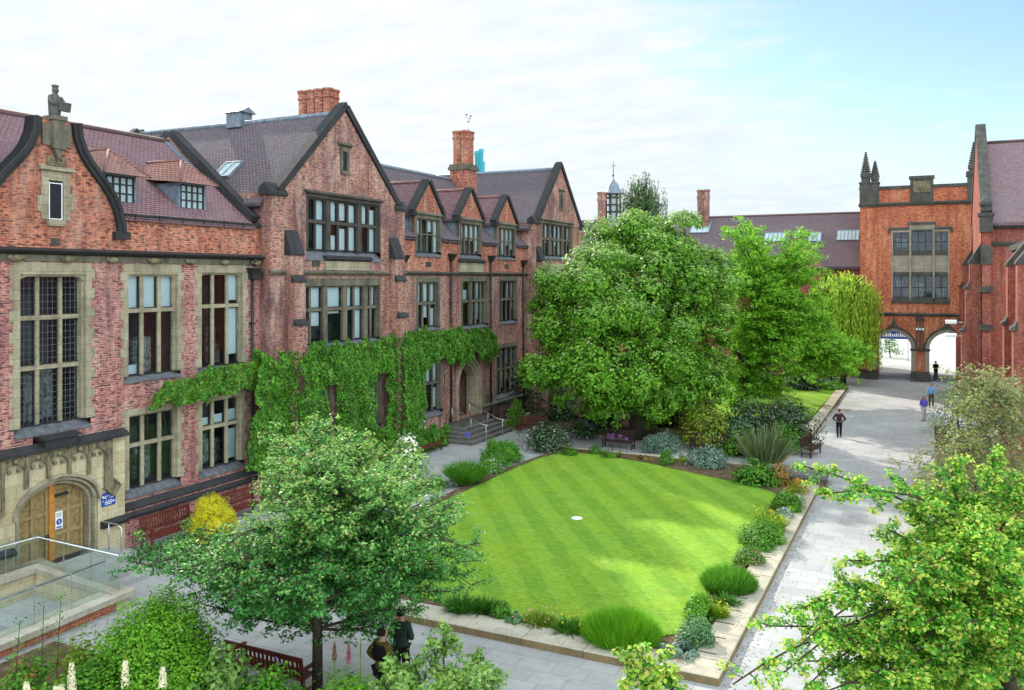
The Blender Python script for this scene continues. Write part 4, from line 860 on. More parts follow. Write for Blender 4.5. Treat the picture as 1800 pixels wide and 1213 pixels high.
def stack(label, x, y, z0, z1, w, d, n=2):
    s = thing('chimney_stack', label, 'chimney', (x, y, z0)); m = MB(); m.box(x - w / 2, x + w / 2, y - d / 2, y + d / 2, z0, z0 + (z1 - z0) * .35); m.box(x - w / 2 - .08, x + w / 2 + .08, y - d / 2 - .08, y + d / 2 + .08, z0 + (z1 - z0) * .35, z0 + (z1 - z0) * .4); m.build('base', M['brick_range'], s)
    r = w / n / 2 * .98
    for i in range(n):
        m = MB(); h = z1 - z0; m.lathe((x - w / 2 + r + i * w / n, y, z0 + h * .4), [(r, 0), (r, h * .4), (r * 1.15, h * .43), (r * 1.15, h * .48), (r, h * .49), (r * 1.04, h * .56), (r * 1.2, h * .57), (r * 1.2, h * .6), (r * .5, h * .6)], 8, 0, False, math.pi / 8); m.build('flue', M['brick_range'], s)
    return s
stack('lone brick chimney rising from the plum roof between the trees and the gate tower', -21.8, 92.2, 13.6, 18.9, 1.35, 1.2, 2)
cu = dep(1058, 96)
stack('brick chimney beside the domed louvred cupola', cu[0], cu[1], 13.5, 19.0, .95, .9, 1)
cc = dep(1078, 97); cp = thing('cupola', 'octagonal louvred cupola with a lead dome and tall finial on the far roof', 'cupola', (cc[0], cc[1], 12))
mb = MB(); mb.lathe((cc[0], cc[1], 0), [(1.15, 12), (1.15, 15.7), (1.25, 15.8), (1.25, 16.0), (.9, 16.05)], 8, 0, False); mb.build('drum', M['lead'], cp)
mb = MB()
for k in range(8):
    a = k * math.pi / 4; mb.tube([(cc[0] + .85 * math.cos(a), cc[1] + .85 * math.sin(a), 16), (cc[0] + .85 * math.cos(a), cc[1] + .85 * math.sin(a), 18.9)], .09, 6)
for z in (16.8, 17.6, 18.4): mb.lathe((cc[0], cc[1], z), [(.86, 0), (.9, .06), (.86, .12)], 8, 0, False)
mb.build('louvre_posts', M['soot'], cp)
mb = MB(); mb.lathe((cc[0], cc[1], 0), [(.6, 16.0), (.6, 18.9)], 8, 0, False); mb.build('lantern', M['skyglass'], cp)
mb = MB(); mb.lathe((cc[0], cc[1], 0), [(1.3, 18.85), (1.3, 18.98), (1.0, 19.1), (.75, 19.5), (.55, 20.0), (.25, 20.35), (.08, 20.6), (.05, 20.7)], 16); mb.build('dome', M['lead'], cp)
mb = MB(); mb.tube([(cc[0], cc[1], 20.6), (cc[0], cc[1], 22.6)], .04, 6); mb.ball((cc[0], cc[1], 21.0), .13, 8); mb.tube([(cc[0] - .3, cc[1], 22.1), (cc[0] + .3, cc[1], 22.1)], .03, 6); mb.build('finial', M['black'], cp)
tt = dep(842, 250); tl = thing('teal_tower', 'teal clad flue tower far beyond the roofs beside the mast chimney', 'tower', tt)
for k, (dx, dz) in enumerate(((-1.1, 0), (0, -.5), (1.1, .3))):
    mb = MB(); x = tt[0] + dx * .9; mb.lathe((x, tt[1] - dx * .5, 0), [(.62, 0), (.62, 45.2 + dz), (.75, 45.4 + dz), (.8, 46.6 + dz), (.4, 46.7 + dz)], 12); mb.build('flue', M['teal'], tl)
mb = MB(); mb.box(tt[0] - 1.2, tt[0] + 1.2, tt[1] + .2, tt[1] + 1.6, 0, 43.5); mb.build('core', plain('teal_core', (.05, .33, .42), .3, .6), tl)

# ================================================================== hall on the right
H = thing('great_hall', 'tall red brick hall with plum roof, raised gable coping and stepped buttresses on the right', 'building', (6, 74, 0))
FHs = Fr((0, 67, 0), (1, 0, 0), (0, -1, 0)); FHw = Fr((3.35, 0, 0), (0, 1, 0), (-1, 0, 0))
mb = MB(); mb.wall(FHs, 3.9, 42, 0, 13.2); mb.wall(FHw, 66.4, 81.5, 0, 13.2); mb.face([FHw(66.4, 13.2), FHw(81.5, 13.2), FHw(74, 20.5)]); mb.box(3.35, 3.9, 66.4, 67.2, 0, 13.2); mb.build('wall', M['brick_hall'], H)
mb = MB(); mb.prism(FXX, [(66.7, 13.15), (74, 19.6), (81.3, 13.15), (81.3, 12.95), (74, 19.4), (66.7, 12.95)], 3.8, 42); rh = mb.build('roof', M['tile_hall'], H)
mb = MB(); mb.tube([(3.8, 74, 19.62), (42, 74, 19.62)], .14, 8); mb.build('ridge_tiles', M['ridge'], rh)
mb = MB(); FHx = Fr((3.35, 0, 0), (0, 1, 0), (-1, 0, 0)); rake(mb, FHx, (66.6, 13.7), (74, 20.75), .4, -.62, .06); rake(mb, FHx, (81.4, 13.7), (74, 20.75), .4, -.62, .06); mb.build('gable_coping', M['gate_stone'], H)
mb = MB(); mb.box(3.2, 4.0, 66.2, 67.1, 12.5, 13.6); mb.box(3.1, 4.1, 66.1, 67.2, 13.6, 13.8); mb.lathe((3.6, 66.65, 13.8), [(.3, 0), (.22, .2), (.3, .4)], 12); mb.ball((3.6, 66.65, 14.5), .42, 14); mb.build('ball_finial', M['gate_stone'], H)
gutter(H, FHs, 4.1, 42, 12.75, .1); string(H, FHs, 4.0, 42, 11.7, 0, 'gate_stone', .3, .2)
for q_ in ((3.28, 3.98, 66.32, 66.4, 10.3, 11.6), (3.2, 4.05, 66.2, 66.4, 8.4, 8.8), (3.2, 4.05, 66.2, 66.4, 5.8, 6.2)): MB().box(*q_).build('stone_band', M['gate_stone'], H)
def wbuttress(par, fr, y0, y1, stages, brick, w=0.0):
    b = MB(); C_ = []; v = 0.0
    for k, (vt, p) in enumerate(stages):
        nxt = stages[k + 1][1] if k + 1 < len(stages) else 0.0; b.fbox(fr, y0, y1, v, vt, w - .3, w + p)
        c = MB(); C_.append(c); last = k + 1 == len(stages); hh = 1.9 if last else (p - nxt) * 1.1 + .22
        if last: c.uprism(fr, [(w - .3, vt), (w + p + .06, vt), (w + p + .06, vt + .1), (w - .3, vt + hh)], y0 - .05, y1 + .05)
        else: c.uprism(fr, [(w + nxt - .01, vt), (w + p + .1, vt), (w + p + .1, vt + .12), (w + p * .6 + nxt * .4 + .02, vt + .2), (w + nxt + .03, vt + hh), (w + nxt - .01, vt + hh)], y0 - .05, y1 + .05)
        v = vt
    o = b.build('buttress', M[brick], par)
    for c in C_: c.build('cap', M['gate_stone'], o)
    return o
wbuttress(H, FHw, 67.2, 68.6, [(5.6, 1.2), (8.6, .95), (10.4, .7)], 'brick_hall'); wbuttress(H, FHw, 79.5, 80.8, [(5.6, 1.2), (8.6, .95), (10.4, .7)], 'brick_hall')
E2 = thing('hall_annexe', 'near red brick annexe with twin stepped stone-capped buttresses at the right edge', 'building', (6, 48, 0))
FEw = Fr((4.35, 0, 0), (0, 1, 0), (-1, 0, 0)); FEs = Fr((0, 40, 0), (1, 0, 0), (0, -1, 0))
mb = MB(); mb.wall(FEw, 40, 56, 0, 10.9); mb.wall(FEs, 4.35, 20, 0, 10.9); mb.wall(Fr((0, 56, 0), (1, 0, 0), (0, 1, 0)), 4.35, 20, 0, 10.9); mb.build('wall', M['brick_hall'], E2)
mb = MB(); mb.box(4.2, 20, 39.8, 56.2, 10.9, 11.2); mb.hexa([(4.5, 40.2, 11.2), (20, 40.2, 11.2), (20, 55.8, 11.2), (4.5, 55.8, 11.2), (7, 43, 12.3), (20, 43, 12.3), (20, 53, 12.3), (7, 53, 12.3)]); mb.build('roof', M['gate_stone'], E2)
for y in (45.6, 40.8): wbuttress(E2, FEw, y, y + .95, [(3.4, 1.32), (7.2, 1.14), (9.95, 1.0)], 'brick_hall')
for k, z in enumerate((6.25, 5.3)):
    lp = thing('floodlight', 'white floodlight on a bracket, %s of the two on the hall buttress' % ('upper', 'lower')[k], 'floodlight', (2.1, 67.6, z))
    mb = MB(); mb.hexa([(1.15, 67.4, z - .08), (1.85, 67.4, z - .08), (1.85, 67.85, z - .12), (1.15, 67.85, z - .12), (1.15, 67.4, z + .1), (1.85, 67.4, z + .1), (1.85, 67.85, z + .16), (1.15, 67.85, z + .16)]); mb.build('lamp_housing', M['white'], lp)
    mb = MB(); mb.tube([(1.85, 67.6, z), (2.45, 67.6, z + .02)], .03, 6); mb.build('bracket', M['steel'], lp)

# ================================================================== ground, lawn, kerbs
def slab(name, rects, z, mat, kind='structure', th=.0):
    m = MB()
    for x0, x1, y0, y1 in rects: m.face([(x0, y0, z), (x1, y0, z), (x1, y1, z), (x0, y1, z)])
    o = m.build(name, mat); o['kind'] = kind; return o
slab('ground', [(-900, 900, -200, 1500)], -.9, M['outer'])
slab('paving', [(-25.12, -20.62, 17.36, 92.3), (-20.62, 4.4, -2, 92.3), (-48, -25.12, 62, 87), (4.4, 12, 56, 67)], 0.0, M['paving'])
slab('forecourt', [(-120, 140, 92.3, 420)], -.006, M['outer'])
def outline(name, pts, z, mat, z0=0.0):
    m = MB(); m.loops([[(x, y, z0) for x, y in pts], [(x, y, z) for x, y in pts]], 0, False); o = m.build(name, mat); o['kind'] = 'structure'; return o
outline('bed_soil', [(-18.6, 20.55), (-5.0, 20.55), (-5.0, 40.3), (-6.2, 42.6), (-18.0, 43.2), (-18.6, 36)], .10, M['soil'])
lawn_pts = [(-18.05, 21.1), (-6.6, 21.1), (-5.85, 21.9), (-5.65, 27), (-5.65, 33), (-5.8, 37.9), (-7.0, 38.9), (-9.5, 39.9), (-12.5, 41.3), (-15.5, 42.2), (-17.3, 42.0), (-17.9, 40.2), (-18.05, 37.5)]
outline('lawn', lawn_pts, .13, M['lawn'], .02)
outline('far_lawn', [(-16, 55.5), (-7.0, 55.5), (-6.75, 76.0), (-16, 76.5)], .12, M['lawn'], .0)
outline('shrub_bed_soil', [(-24.5, 48.2), (-6.7, 48.2), (-6.4, 55.4), (-15.9, 55.6), (-16.2, 84), (-24.5, 84)], .09, M['soil'])
outline('foreground_bed_soil', [(-20.2, 2), (-8.2, 2), (-8.2, 15.6), (-12.9, 14.6), (-20.2, 14.6)], .05, M['soil'])
outline('border_soil', [(.4, 4), (3.3, 4), (3.3, 60), (.4, 60)], .07, M['soil'])
outline('far_bed_soil', [(-16, 76.6), (-6.6, 76.1), (-6.6, 78.4), (-16, 79)], .08, M['soil'])
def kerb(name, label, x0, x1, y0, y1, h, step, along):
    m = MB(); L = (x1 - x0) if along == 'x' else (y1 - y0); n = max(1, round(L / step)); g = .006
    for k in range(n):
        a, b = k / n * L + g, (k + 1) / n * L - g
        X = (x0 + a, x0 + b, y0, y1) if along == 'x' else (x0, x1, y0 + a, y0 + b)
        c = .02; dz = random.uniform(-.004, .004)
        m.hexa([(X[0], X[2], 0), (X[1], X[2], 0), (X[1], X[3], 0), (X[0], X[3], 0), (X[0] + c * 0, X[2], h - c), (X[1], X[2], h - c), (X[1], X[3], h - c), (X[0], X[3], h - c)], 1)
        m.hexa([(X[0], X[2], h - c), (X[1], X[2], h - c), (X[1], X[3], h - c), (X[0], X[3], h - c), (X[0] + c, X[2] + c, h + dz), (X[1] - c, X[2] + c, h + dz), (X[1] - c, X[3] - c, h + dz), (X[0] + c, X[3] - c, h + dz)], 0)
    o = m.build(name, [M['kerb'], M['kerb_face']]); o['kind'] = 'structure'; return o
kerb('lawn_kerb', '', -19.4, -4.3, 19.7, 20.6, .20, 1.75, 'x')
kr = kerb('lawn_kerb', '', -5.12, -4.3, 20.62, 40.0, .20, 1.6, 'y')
mb = MB()
for k in range(19):
    y = 20.9 + k * 1.0; mb.box(-5.1, -4.62, y, y + .045, .19, .207)
mb.build('railing_slot', M['soot'], kr)
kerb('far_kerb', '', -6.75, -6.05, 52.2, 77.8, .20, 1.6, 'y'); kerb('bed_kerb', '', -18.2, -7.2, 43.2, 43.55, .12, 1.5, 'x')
pb = thing('stone_plinth', 'low dark stone slab block at the far corner of the lawn kerb', 'stone block', (-5.4, 40.9, 0))
mb = MB(); mb.box(-6.6, -4.12, 40.15, 41.7, 0, .42); mb.build('block', M['mid'], pb)
mb = MB(); mb.box(-6.75, -4.0, 40.05, 41.85, .42, .55); mb.build('top_slab', stone_mat('dark_slab', (.16, .155, .15), (.11, .11, .115), (.06, .06, .065), .4, joint=False), pb)
mk = gnd(1014, 911, .13); mb = MB(); mb.lathe((mk[0], mk[1], .13), [(.22, 0), (.22, .015), (.19, .02), (.17, .015), (.05, .018)], 24); tag(mb.build('drain_cover', M['white'], None, mk), 'round white cover set in the middle of the striped lawn', 'cover')
# fallen leaves along the kerb
def leaf_scatter():
    n = 600; y = RNG.uniform(19.0, 42, n); x = -4.26 + np.abs(RNG.normal(0, .22, n)); P = np.stack([x, y, np.full(n, .012)], 1)
    return P
# ================================================================== sunk terrace with glass balustrades by the oak door
tr = thing('terrace_wall', 'brick wall with pale coping round the sunk terrace in front of the oak door', 'wall', (-22, 13, 0))
mb = MB(); mb.hexa([(-24.5, 16.75, -.9), (-20.55, 16.75, -.9), (-20.55, 17.2, -.9), (-24.5, 17.2, -.9), (-24.5, 16.75, .58), (-20.55, 16.75, .3), (-20.55, 17.2, .3), (-24.5, 17.2, .58)])
mb.box(-24.5, -24.05, 6, 16.74, -.9, .56); mb.build('stone_face', M['porch'], tr); mb = MB(); mb.hexa([(-21.0, 6, -.9), (-20.6, 6, -.9), (-20.6, 16.74, -.9), (-21.0, 16.74, -.9), (-21.0, 6, .08), (-20.6, 6, .08), (-20.6, 16.74, .29), (-21.0, 16.74, .29)]); mb.build('brick_face', M['brick_low'], tr)
mb = MB(); e = .16
mb.hexa([(-24.6, 16.7, .585), (-20.4, 16.7, .305), (-20.4, 17.3, .305), (-24.6, 17.3, .585), (-24.6, 16.7, .585 + e), (-20.4, 16.7, .305 + e), (-20.4, 17.3, .305 + e), (-24.6, 17.3, .585 + e)])
mb.box(-24.62, -23.95, 6, 16.69, .57, .57 + e); mb.hexa([(-21.15, 6, .085), (-20.42, 6, .085), (-20.42, 16.69, .3), (-21.15, 16.69, .3), (-21.15, 6, .085 + e), (-20.42, 6, .085 + e), (-20.42, 16.69, .3 + e), (-21.15, 16.69, .3 + e)]); mb.build('coping', M['kerb'], tr)
mb = MB(); mb.hexa([(-24.04, 4, -.7), (-21.01, 4, -.9), (-21.01, 16.74, -.35), (-24.04, 16.74, -.2), (-24.04, 4, -.6), (-21.01, 4, -.7), (-21.01, 16.74, -.18), (-24.04, 16.74, -.1)]); o = mb.build('terrace_floor', M['paving']); o['kind'] = 'structure'
mb = MB(); mb.box(-24.97, -22.3, 17.4, 20.0, 0, .29); mb.box(-25.0, -24.66, 15.0, 17.39, 0, .285); mb.box(-22.3, -21.9, 17.4, 20.0, 0, .15); o = mb.build('door_landing', M['paving']); o['kind'] = 'structure'
mb = MB(); mb.hexa([(-23.6, 9, -.6), (-22.9, 9, -.6), (-22.4, 13.0, -.5), (-23.0, 13.2, -.5), (-23.6, 9, -.05), (-22.9, 9, -.05), (-22.4, 13.0, -.1), (-23.0, 13.2, -.1)]); tag(mb.build('brick_stub_wall', M['brick_low'], None, (-23, 11, -.6)), 'short mossy brick wall on the sunk terrace floor', 'wall')
def balustrade(label, pts, z0, z1, side):
    """pts: plan polyline; z0, z1 heights of the coping at the ends"""
    b = thing('glass_balustrade', label, 'balustrade', (pts[0][0], pts[0][1], z0))
    L = [0]
    for p, q in zip(pts, pts[1:]): L.append(L[-1] + math.dist(p, q))
    def at(s):
        for k in range(len(pts) - 1):
            if s <= L[k + 1] + 1e-6: f = (s - L[k]) / (L[k + 1] - L[k]); return (pts[k][0] + (pts[k + 1][0] - pts[k][0]) * f, pts[k][1] + (pts[k + 1][1] - pts[k][1]) * f, z0 + (z1 - z0) * s / L[-1])
    for k in range(len(pts) - 1):
        n = max(1, round((L[k + 1] - L[k]) / 1.05))
        for i in range(n):
            a, c = at(L[k] + (L[k + 1] - L[k]) * i / n + .012), at(L[k] + (L[k + 1] - L[k]) * (i + 1) / n - .012)
            m = MB(); m.face([a, c, (c[0], c[1], c[2] + 1.05), (a[0], a[1], a[2] + 1.05)]); m.build('glass_panel', M['clear'], b)
            m = MB(); q = at(L[k] + (L[k + 1] - L[k]) * (i + 1) / n); m.bar((q[0], q[1], q[2]), (q[0], q[1], q[2] + 1.05), .022, .022, up=(1, 0, 0)); m.build('clamp_strip', M['steel'], b)
    m = MB(); m.tube([(p[0] + side[0], p[1] + side[1], z0 + (z1 - z0) * l / L[-1] + .95) for p, l in zip(pts, L)], .028, 8)
    s = .5
    while s < L[-1]: q = at(s); m.tube([(q[0], q[1], q[2] + .88), (q[0] + side[0], q[1] + side[1], q[2] + .93)], .012, 5); s += 1.3
    m.build('handrail', M['steel'], b); return b
balustrade('glass balustrade with steel rail running to the wall beside the oak door', [(-24.3, 8), (-24.3, 17.0), (-20.75, 17.0)], .74, .5, (.0, .0))
balustrade('front glass balustrade with steel rail above the brick terrace wall', [(-20.8, 16.6), (-20.8, 7)], .46, .25, (-.02, .0))
sr = thing('stair_rail', 'small bent steel rail beside the oak door', 'handrail', (-23.9, 19.9, 0)); mb = MB(); mb.tube([(-24.9, 19.75, 1.2), (-24.2, 19.75, 1.2), (-24.0, 19.75, 1.1), (-24.0, 19.75, .1)], .025, 8); mb.tube([(-24.6, 19.75, 1.2), (-24.6, 19.75, .3)], .02, 6); mb.build('rail', M['steel'], sr)
# ================================================================== steps and rails at the pointed doorway
ss = thing('entrance_steps', 'broad grey stone steps up to the pointed doorway', 'steps', (-24, 44.6, 0))
for k in range(5):
    mb = MB(); i = k * .33; mb.box(XC + .02, -22.85 - i, 41.9 + i * .9, 47.0 - i * .35, k * .18 + (.0 if k == 0 else .002), k * .18 + .13)
    mb.box(XC + .02, -22.82 - i, 41.87 + i * .9, 47.02 - i * .35, k * .18 + .13, (k + 1) * .18); mb.build('step', stone_mat('step_stone%d' % k, (.23, .22, .2), (.16, .155, .15), (.07, .07, .07), .5, (1.1, .9)), ss)
def rail2(label, y):
    r = thing('handrail', label, 'handrail', (-22.7, y, 0)); m = MB(); m.tube([(-24.9, y, 1.88), (-22.95, y, 1.02), (-22.55, y, .98), (-22.5, y, .93)], .028, 8); m.build('rail', M['steel'], r)
    for x, zb, zt in ((-22.62, 0, .98), (-23.6, .54, 1.32), (-24.85, .9, 1.86)): m = MB(); m.tube([(x, y, zb), (x, y, zt)], .022, 8); m.build('post', M['steel'], r)
rail2('steel handrail on the left of the stone steps', 43.1); rail2('steel handrail on the right of the stone steps', 45.2)
mb = MB(); mb.hexa([(-24.95, 39.75, .02), (-24.9, 39.75, .02), (-24.9, 40.35, .02), (-24.95, 40.35, .02), (-25.1, 39.75, 1.5), (-25.05, 39.75, 1.5), (-25.05, 40.35, 1.5), (-25.1, 40.35, 1.5)]); lb = mb.build('leaning_board', plain('turquoise_board', (.16, .42, .46), .4, .5), None, (-25, 40, 0)); tag(lb, 'turquoise board with white edge leaning on the wall behind the red bench', 'board')
mb = MB()
for y in (39.72, 40.34): mb.hexa([(-24.94, y, .02), (-24.88, y, .02), (-24.88, y + .05, .02), (-24.94, y + .05, .02), (-25.09, y, 1.52), (-25.03, y, 1.52), (-25.03, y + .05, 1.52), (-25.09, y + .05, 1.52)])
mb.build('edge_strip', M['white'], lb)
mb = MB(); x, y = -23.5, 42.55; mb.box(x - .16, x + .16, y - .12, y + .12, .365, .56); mb.tube([(x - .12, y, .56), (x - .12, y, .68), (x + .12, y, .68), (x + .12, y, .56)], .015, 6); tag(mb.build('blue_bag', plain('blue_bag', (.12, .12, .45), .6, .3), None, (x, y, .36)), 'small blue bag left on the stone steps', 'bag')

# ================================================================== benches
def make_bench(mat, label, L=1.75):
    b = thing('park_bench', label, 'bench', (0, 0, 0), 0, 'timber benches round the garden')
    m = MB()
    for k in range(5): y = -.42 + k * .095; m.box(-L / 2 + .06, L / 2 - .06, y, y + .075, .425 - .004 * k, .45 - .004 * k)
    m.box(-L / 2 + .05, L / 2 - .05, -.44, -.4, .35, .42); m.build('seat', mat, b)
    m = MB(); m.bar((-L / 2, .14, .93), (L / 2, .14, .93), .05, .1); m.bar((-L / 2 + .06, .08, .56), (L / 2 - .06, .08, .56), .04, .07); n = 17
    for k in range(n): x = -L / 2 + .12 + (L - .24) * k / (n - 1); m.bar((x, .085, .58), (x, .135, .9), .045, .02, up=(0, 1, 0))
    m.build('backrest', mat, b)
    for s in (-1, 1):
        x = s * (L / 2 - .03)
        m = MB(); m.bar((x, -.4, 0), (x, -.4, .66), .06, .06, up=(0, 1, 0)); m.build('leg', mat, b)
        m = MB(); m.bar((x, .06, 0), (x, .06, .45), .06, .06, up=(0, 1, 0)); m.bar((x, .06, .44), (x, .15, .97), .06, .06, up=(0, 1, 0)); m.build('leg', mat, b)
        m = MB(); m.bar((x, -.5, .685), (x, .1, .69), .075, .04); m.build('armrest', mat, b); m = MB(); m.bar((x, -.4, .2), (x, .06, .2), .035, .05); m.build('stretcher', mat, b)
    return b
bn = make_bench(M['bench'], 'red timber bench by the stone steps with a board behind it'); bn.location = (-24.25, 39.1, 0); bn.rotation_euler = (0, 0, R(90)); bn.scale = (1.3, 1, 1)
dup(bn, (-24.35, 22.0, 0), R(90), 'red timber bench against the wing wall beside the blue board', (1.25, 1.05, 1.1))
dup(bn, (-24.35, 25.4, 0), R(90), 'red timber bench against the wing wall behind the golden round bush', (1.1, 1, 1.05))
dup(bn, (-21.4, 46.9, 0), R(8), 'red timber bench under the small bright maple past the steps', (1, 1, 1))
dup(bn, (-13.55, 15.05, 0), R(180), 'red timber bench in front of the camera, seen from behind beside the near tree trunk')
bd = make_bench(M['bench_shaded'], 'shade-darkened timber bench behind the purple alliums'); bd.location = (-15.3, 45.0, 0); bd.rotation_euler = (0, 0, R(0))
q = gnd(1248, 798); dup(bd, (q[0], q[1], 0), 0, 'shade-darkened timber bench between the silver bush and the golden shrub', (1.15, 1, 1.1))
q = gnd(1414, 803); dup(bd, (q[0] + .1, q[1] + .6, 0), R(80), 'shade-darkened timber bench at the path edge beside the sword-leaved plant')
q = gnd(1464, 676); dup(bd, (q[0], q[1] + .8, 0), R(10), 'shade-darkened timber bench at the end of the far lawn, nearer the path', (1, 1, 1.1))
q = gnd(1443, 672); dup(bd, (q[0], q[1] + .8, 0), R(-5), 'shade-darkened timber bench at the end of the far lawn, under the maple branches')
# ================================================================== things beyond and beside
ban = dep(1572, 96); mb = MB(); mb.box(ban[0] - 1.5, ban[0] + 1.5, ban[1], ban[1] + .08, 2.5, 3.35); bo = mb.build('blue_banner', M['sign_blue'], None, ban); tag(bo, 'blue banner with white lettering seen through the left arch', 'banner')
mb = MB(); rs = random.Random(5); x = ban[0] - 1.35
while x < ban[0] + 1.3:
    wd = rs.uniform(.08, .16); h = rs.uniform(.25, .5); mb.box(x, x + wd, ban[1] - .02, ban[1] - .004, 2.75, 2.75 + h); x += wd + .09
mb.build('lettering', M['white'], bo)
mb = MB()
for s in (-1.4, 1.4): mb.tube([(ban[0] + s, ban[1] + .12, 0), (ban[0] + s, ban[1] + .12, 3.4)], .05, 6)
mb.build('post', M['steel'], bo)
def bicycle(label, loc, rz):
    b = thing('bicycle', label, 'bicycle', loc, rz); og = ORG[b.name]; ORG[b.name] = (0, 0, 0)
    for x in (-.52, .52):
        m = MB(); m.loops([[(x + (.33 + .02 * math.cos(a)) * math.cos(t), .02 * math.sin(a), .34 + (.33 + .02 * math.cos(a)) * math.sin(t)) for a in [2 * math.pi * k / 6 for k in range(6)]] for t in [2 * math.pi * k / 20 for k in range(21)]], 0, True, False)
        for k in range(8): t = k * math.pi / 8; m.bar((x - .32 * math.cos(t), 0, .34 - .32 * math.sin(t)), (x + .32 * math.cos(t), 0, .34 + .32 * math.sin(t)), .006, .006, up=(0, 1, 0))
        m.build('wheel', M['black'], b)
    m = MB()
    for p, q in (((-.52, 0, .34), (-.05, 0, .3)), ((-.05, 0, .3), (-.2, 0, .85)), ((-.05, 0, .3), (.36, 0, .8)), ((-.18, 0, .78), (.36, 0, .8)), ((-.52, 0, .34), (-.18, 0, .78)), ((.52, 0, .34), (.34, 0, .98))): m.tube([p, q], .02, 6)
    m.build('frame', M['sign_blue'], b)
    m = MB(); m.tube([(.34, -.28, .99), (.34, 0, 1.0), (.34, .28, .99)], .018, 6); m.build('handlebar', M['steel'], b); m = MB(); m.hexa([(-.33, -.08, .86), (-.06, -.03, .86), (-.06, .03, .86), (-.33, .08, .86), (-.33, -.08, .91), (-.06, -.02, .9), (-.06, .02, .9), (-.33, .08, .91)]); m.build('saddle', M['black'], b)
    return b
q = dep(1688, 50); bicycle('bicycle parked behind the bare-twigged tree, nearer the path', (q[0], q[1], 0), R(20)); q = dep(1722, 50); bicycle('bicycle parked behind the bare-twigged tree, nearer the hall', (q[0] - .1, q[1] + 1, 0), R(35))
q = dep(1540, 84.2); mb = MB()
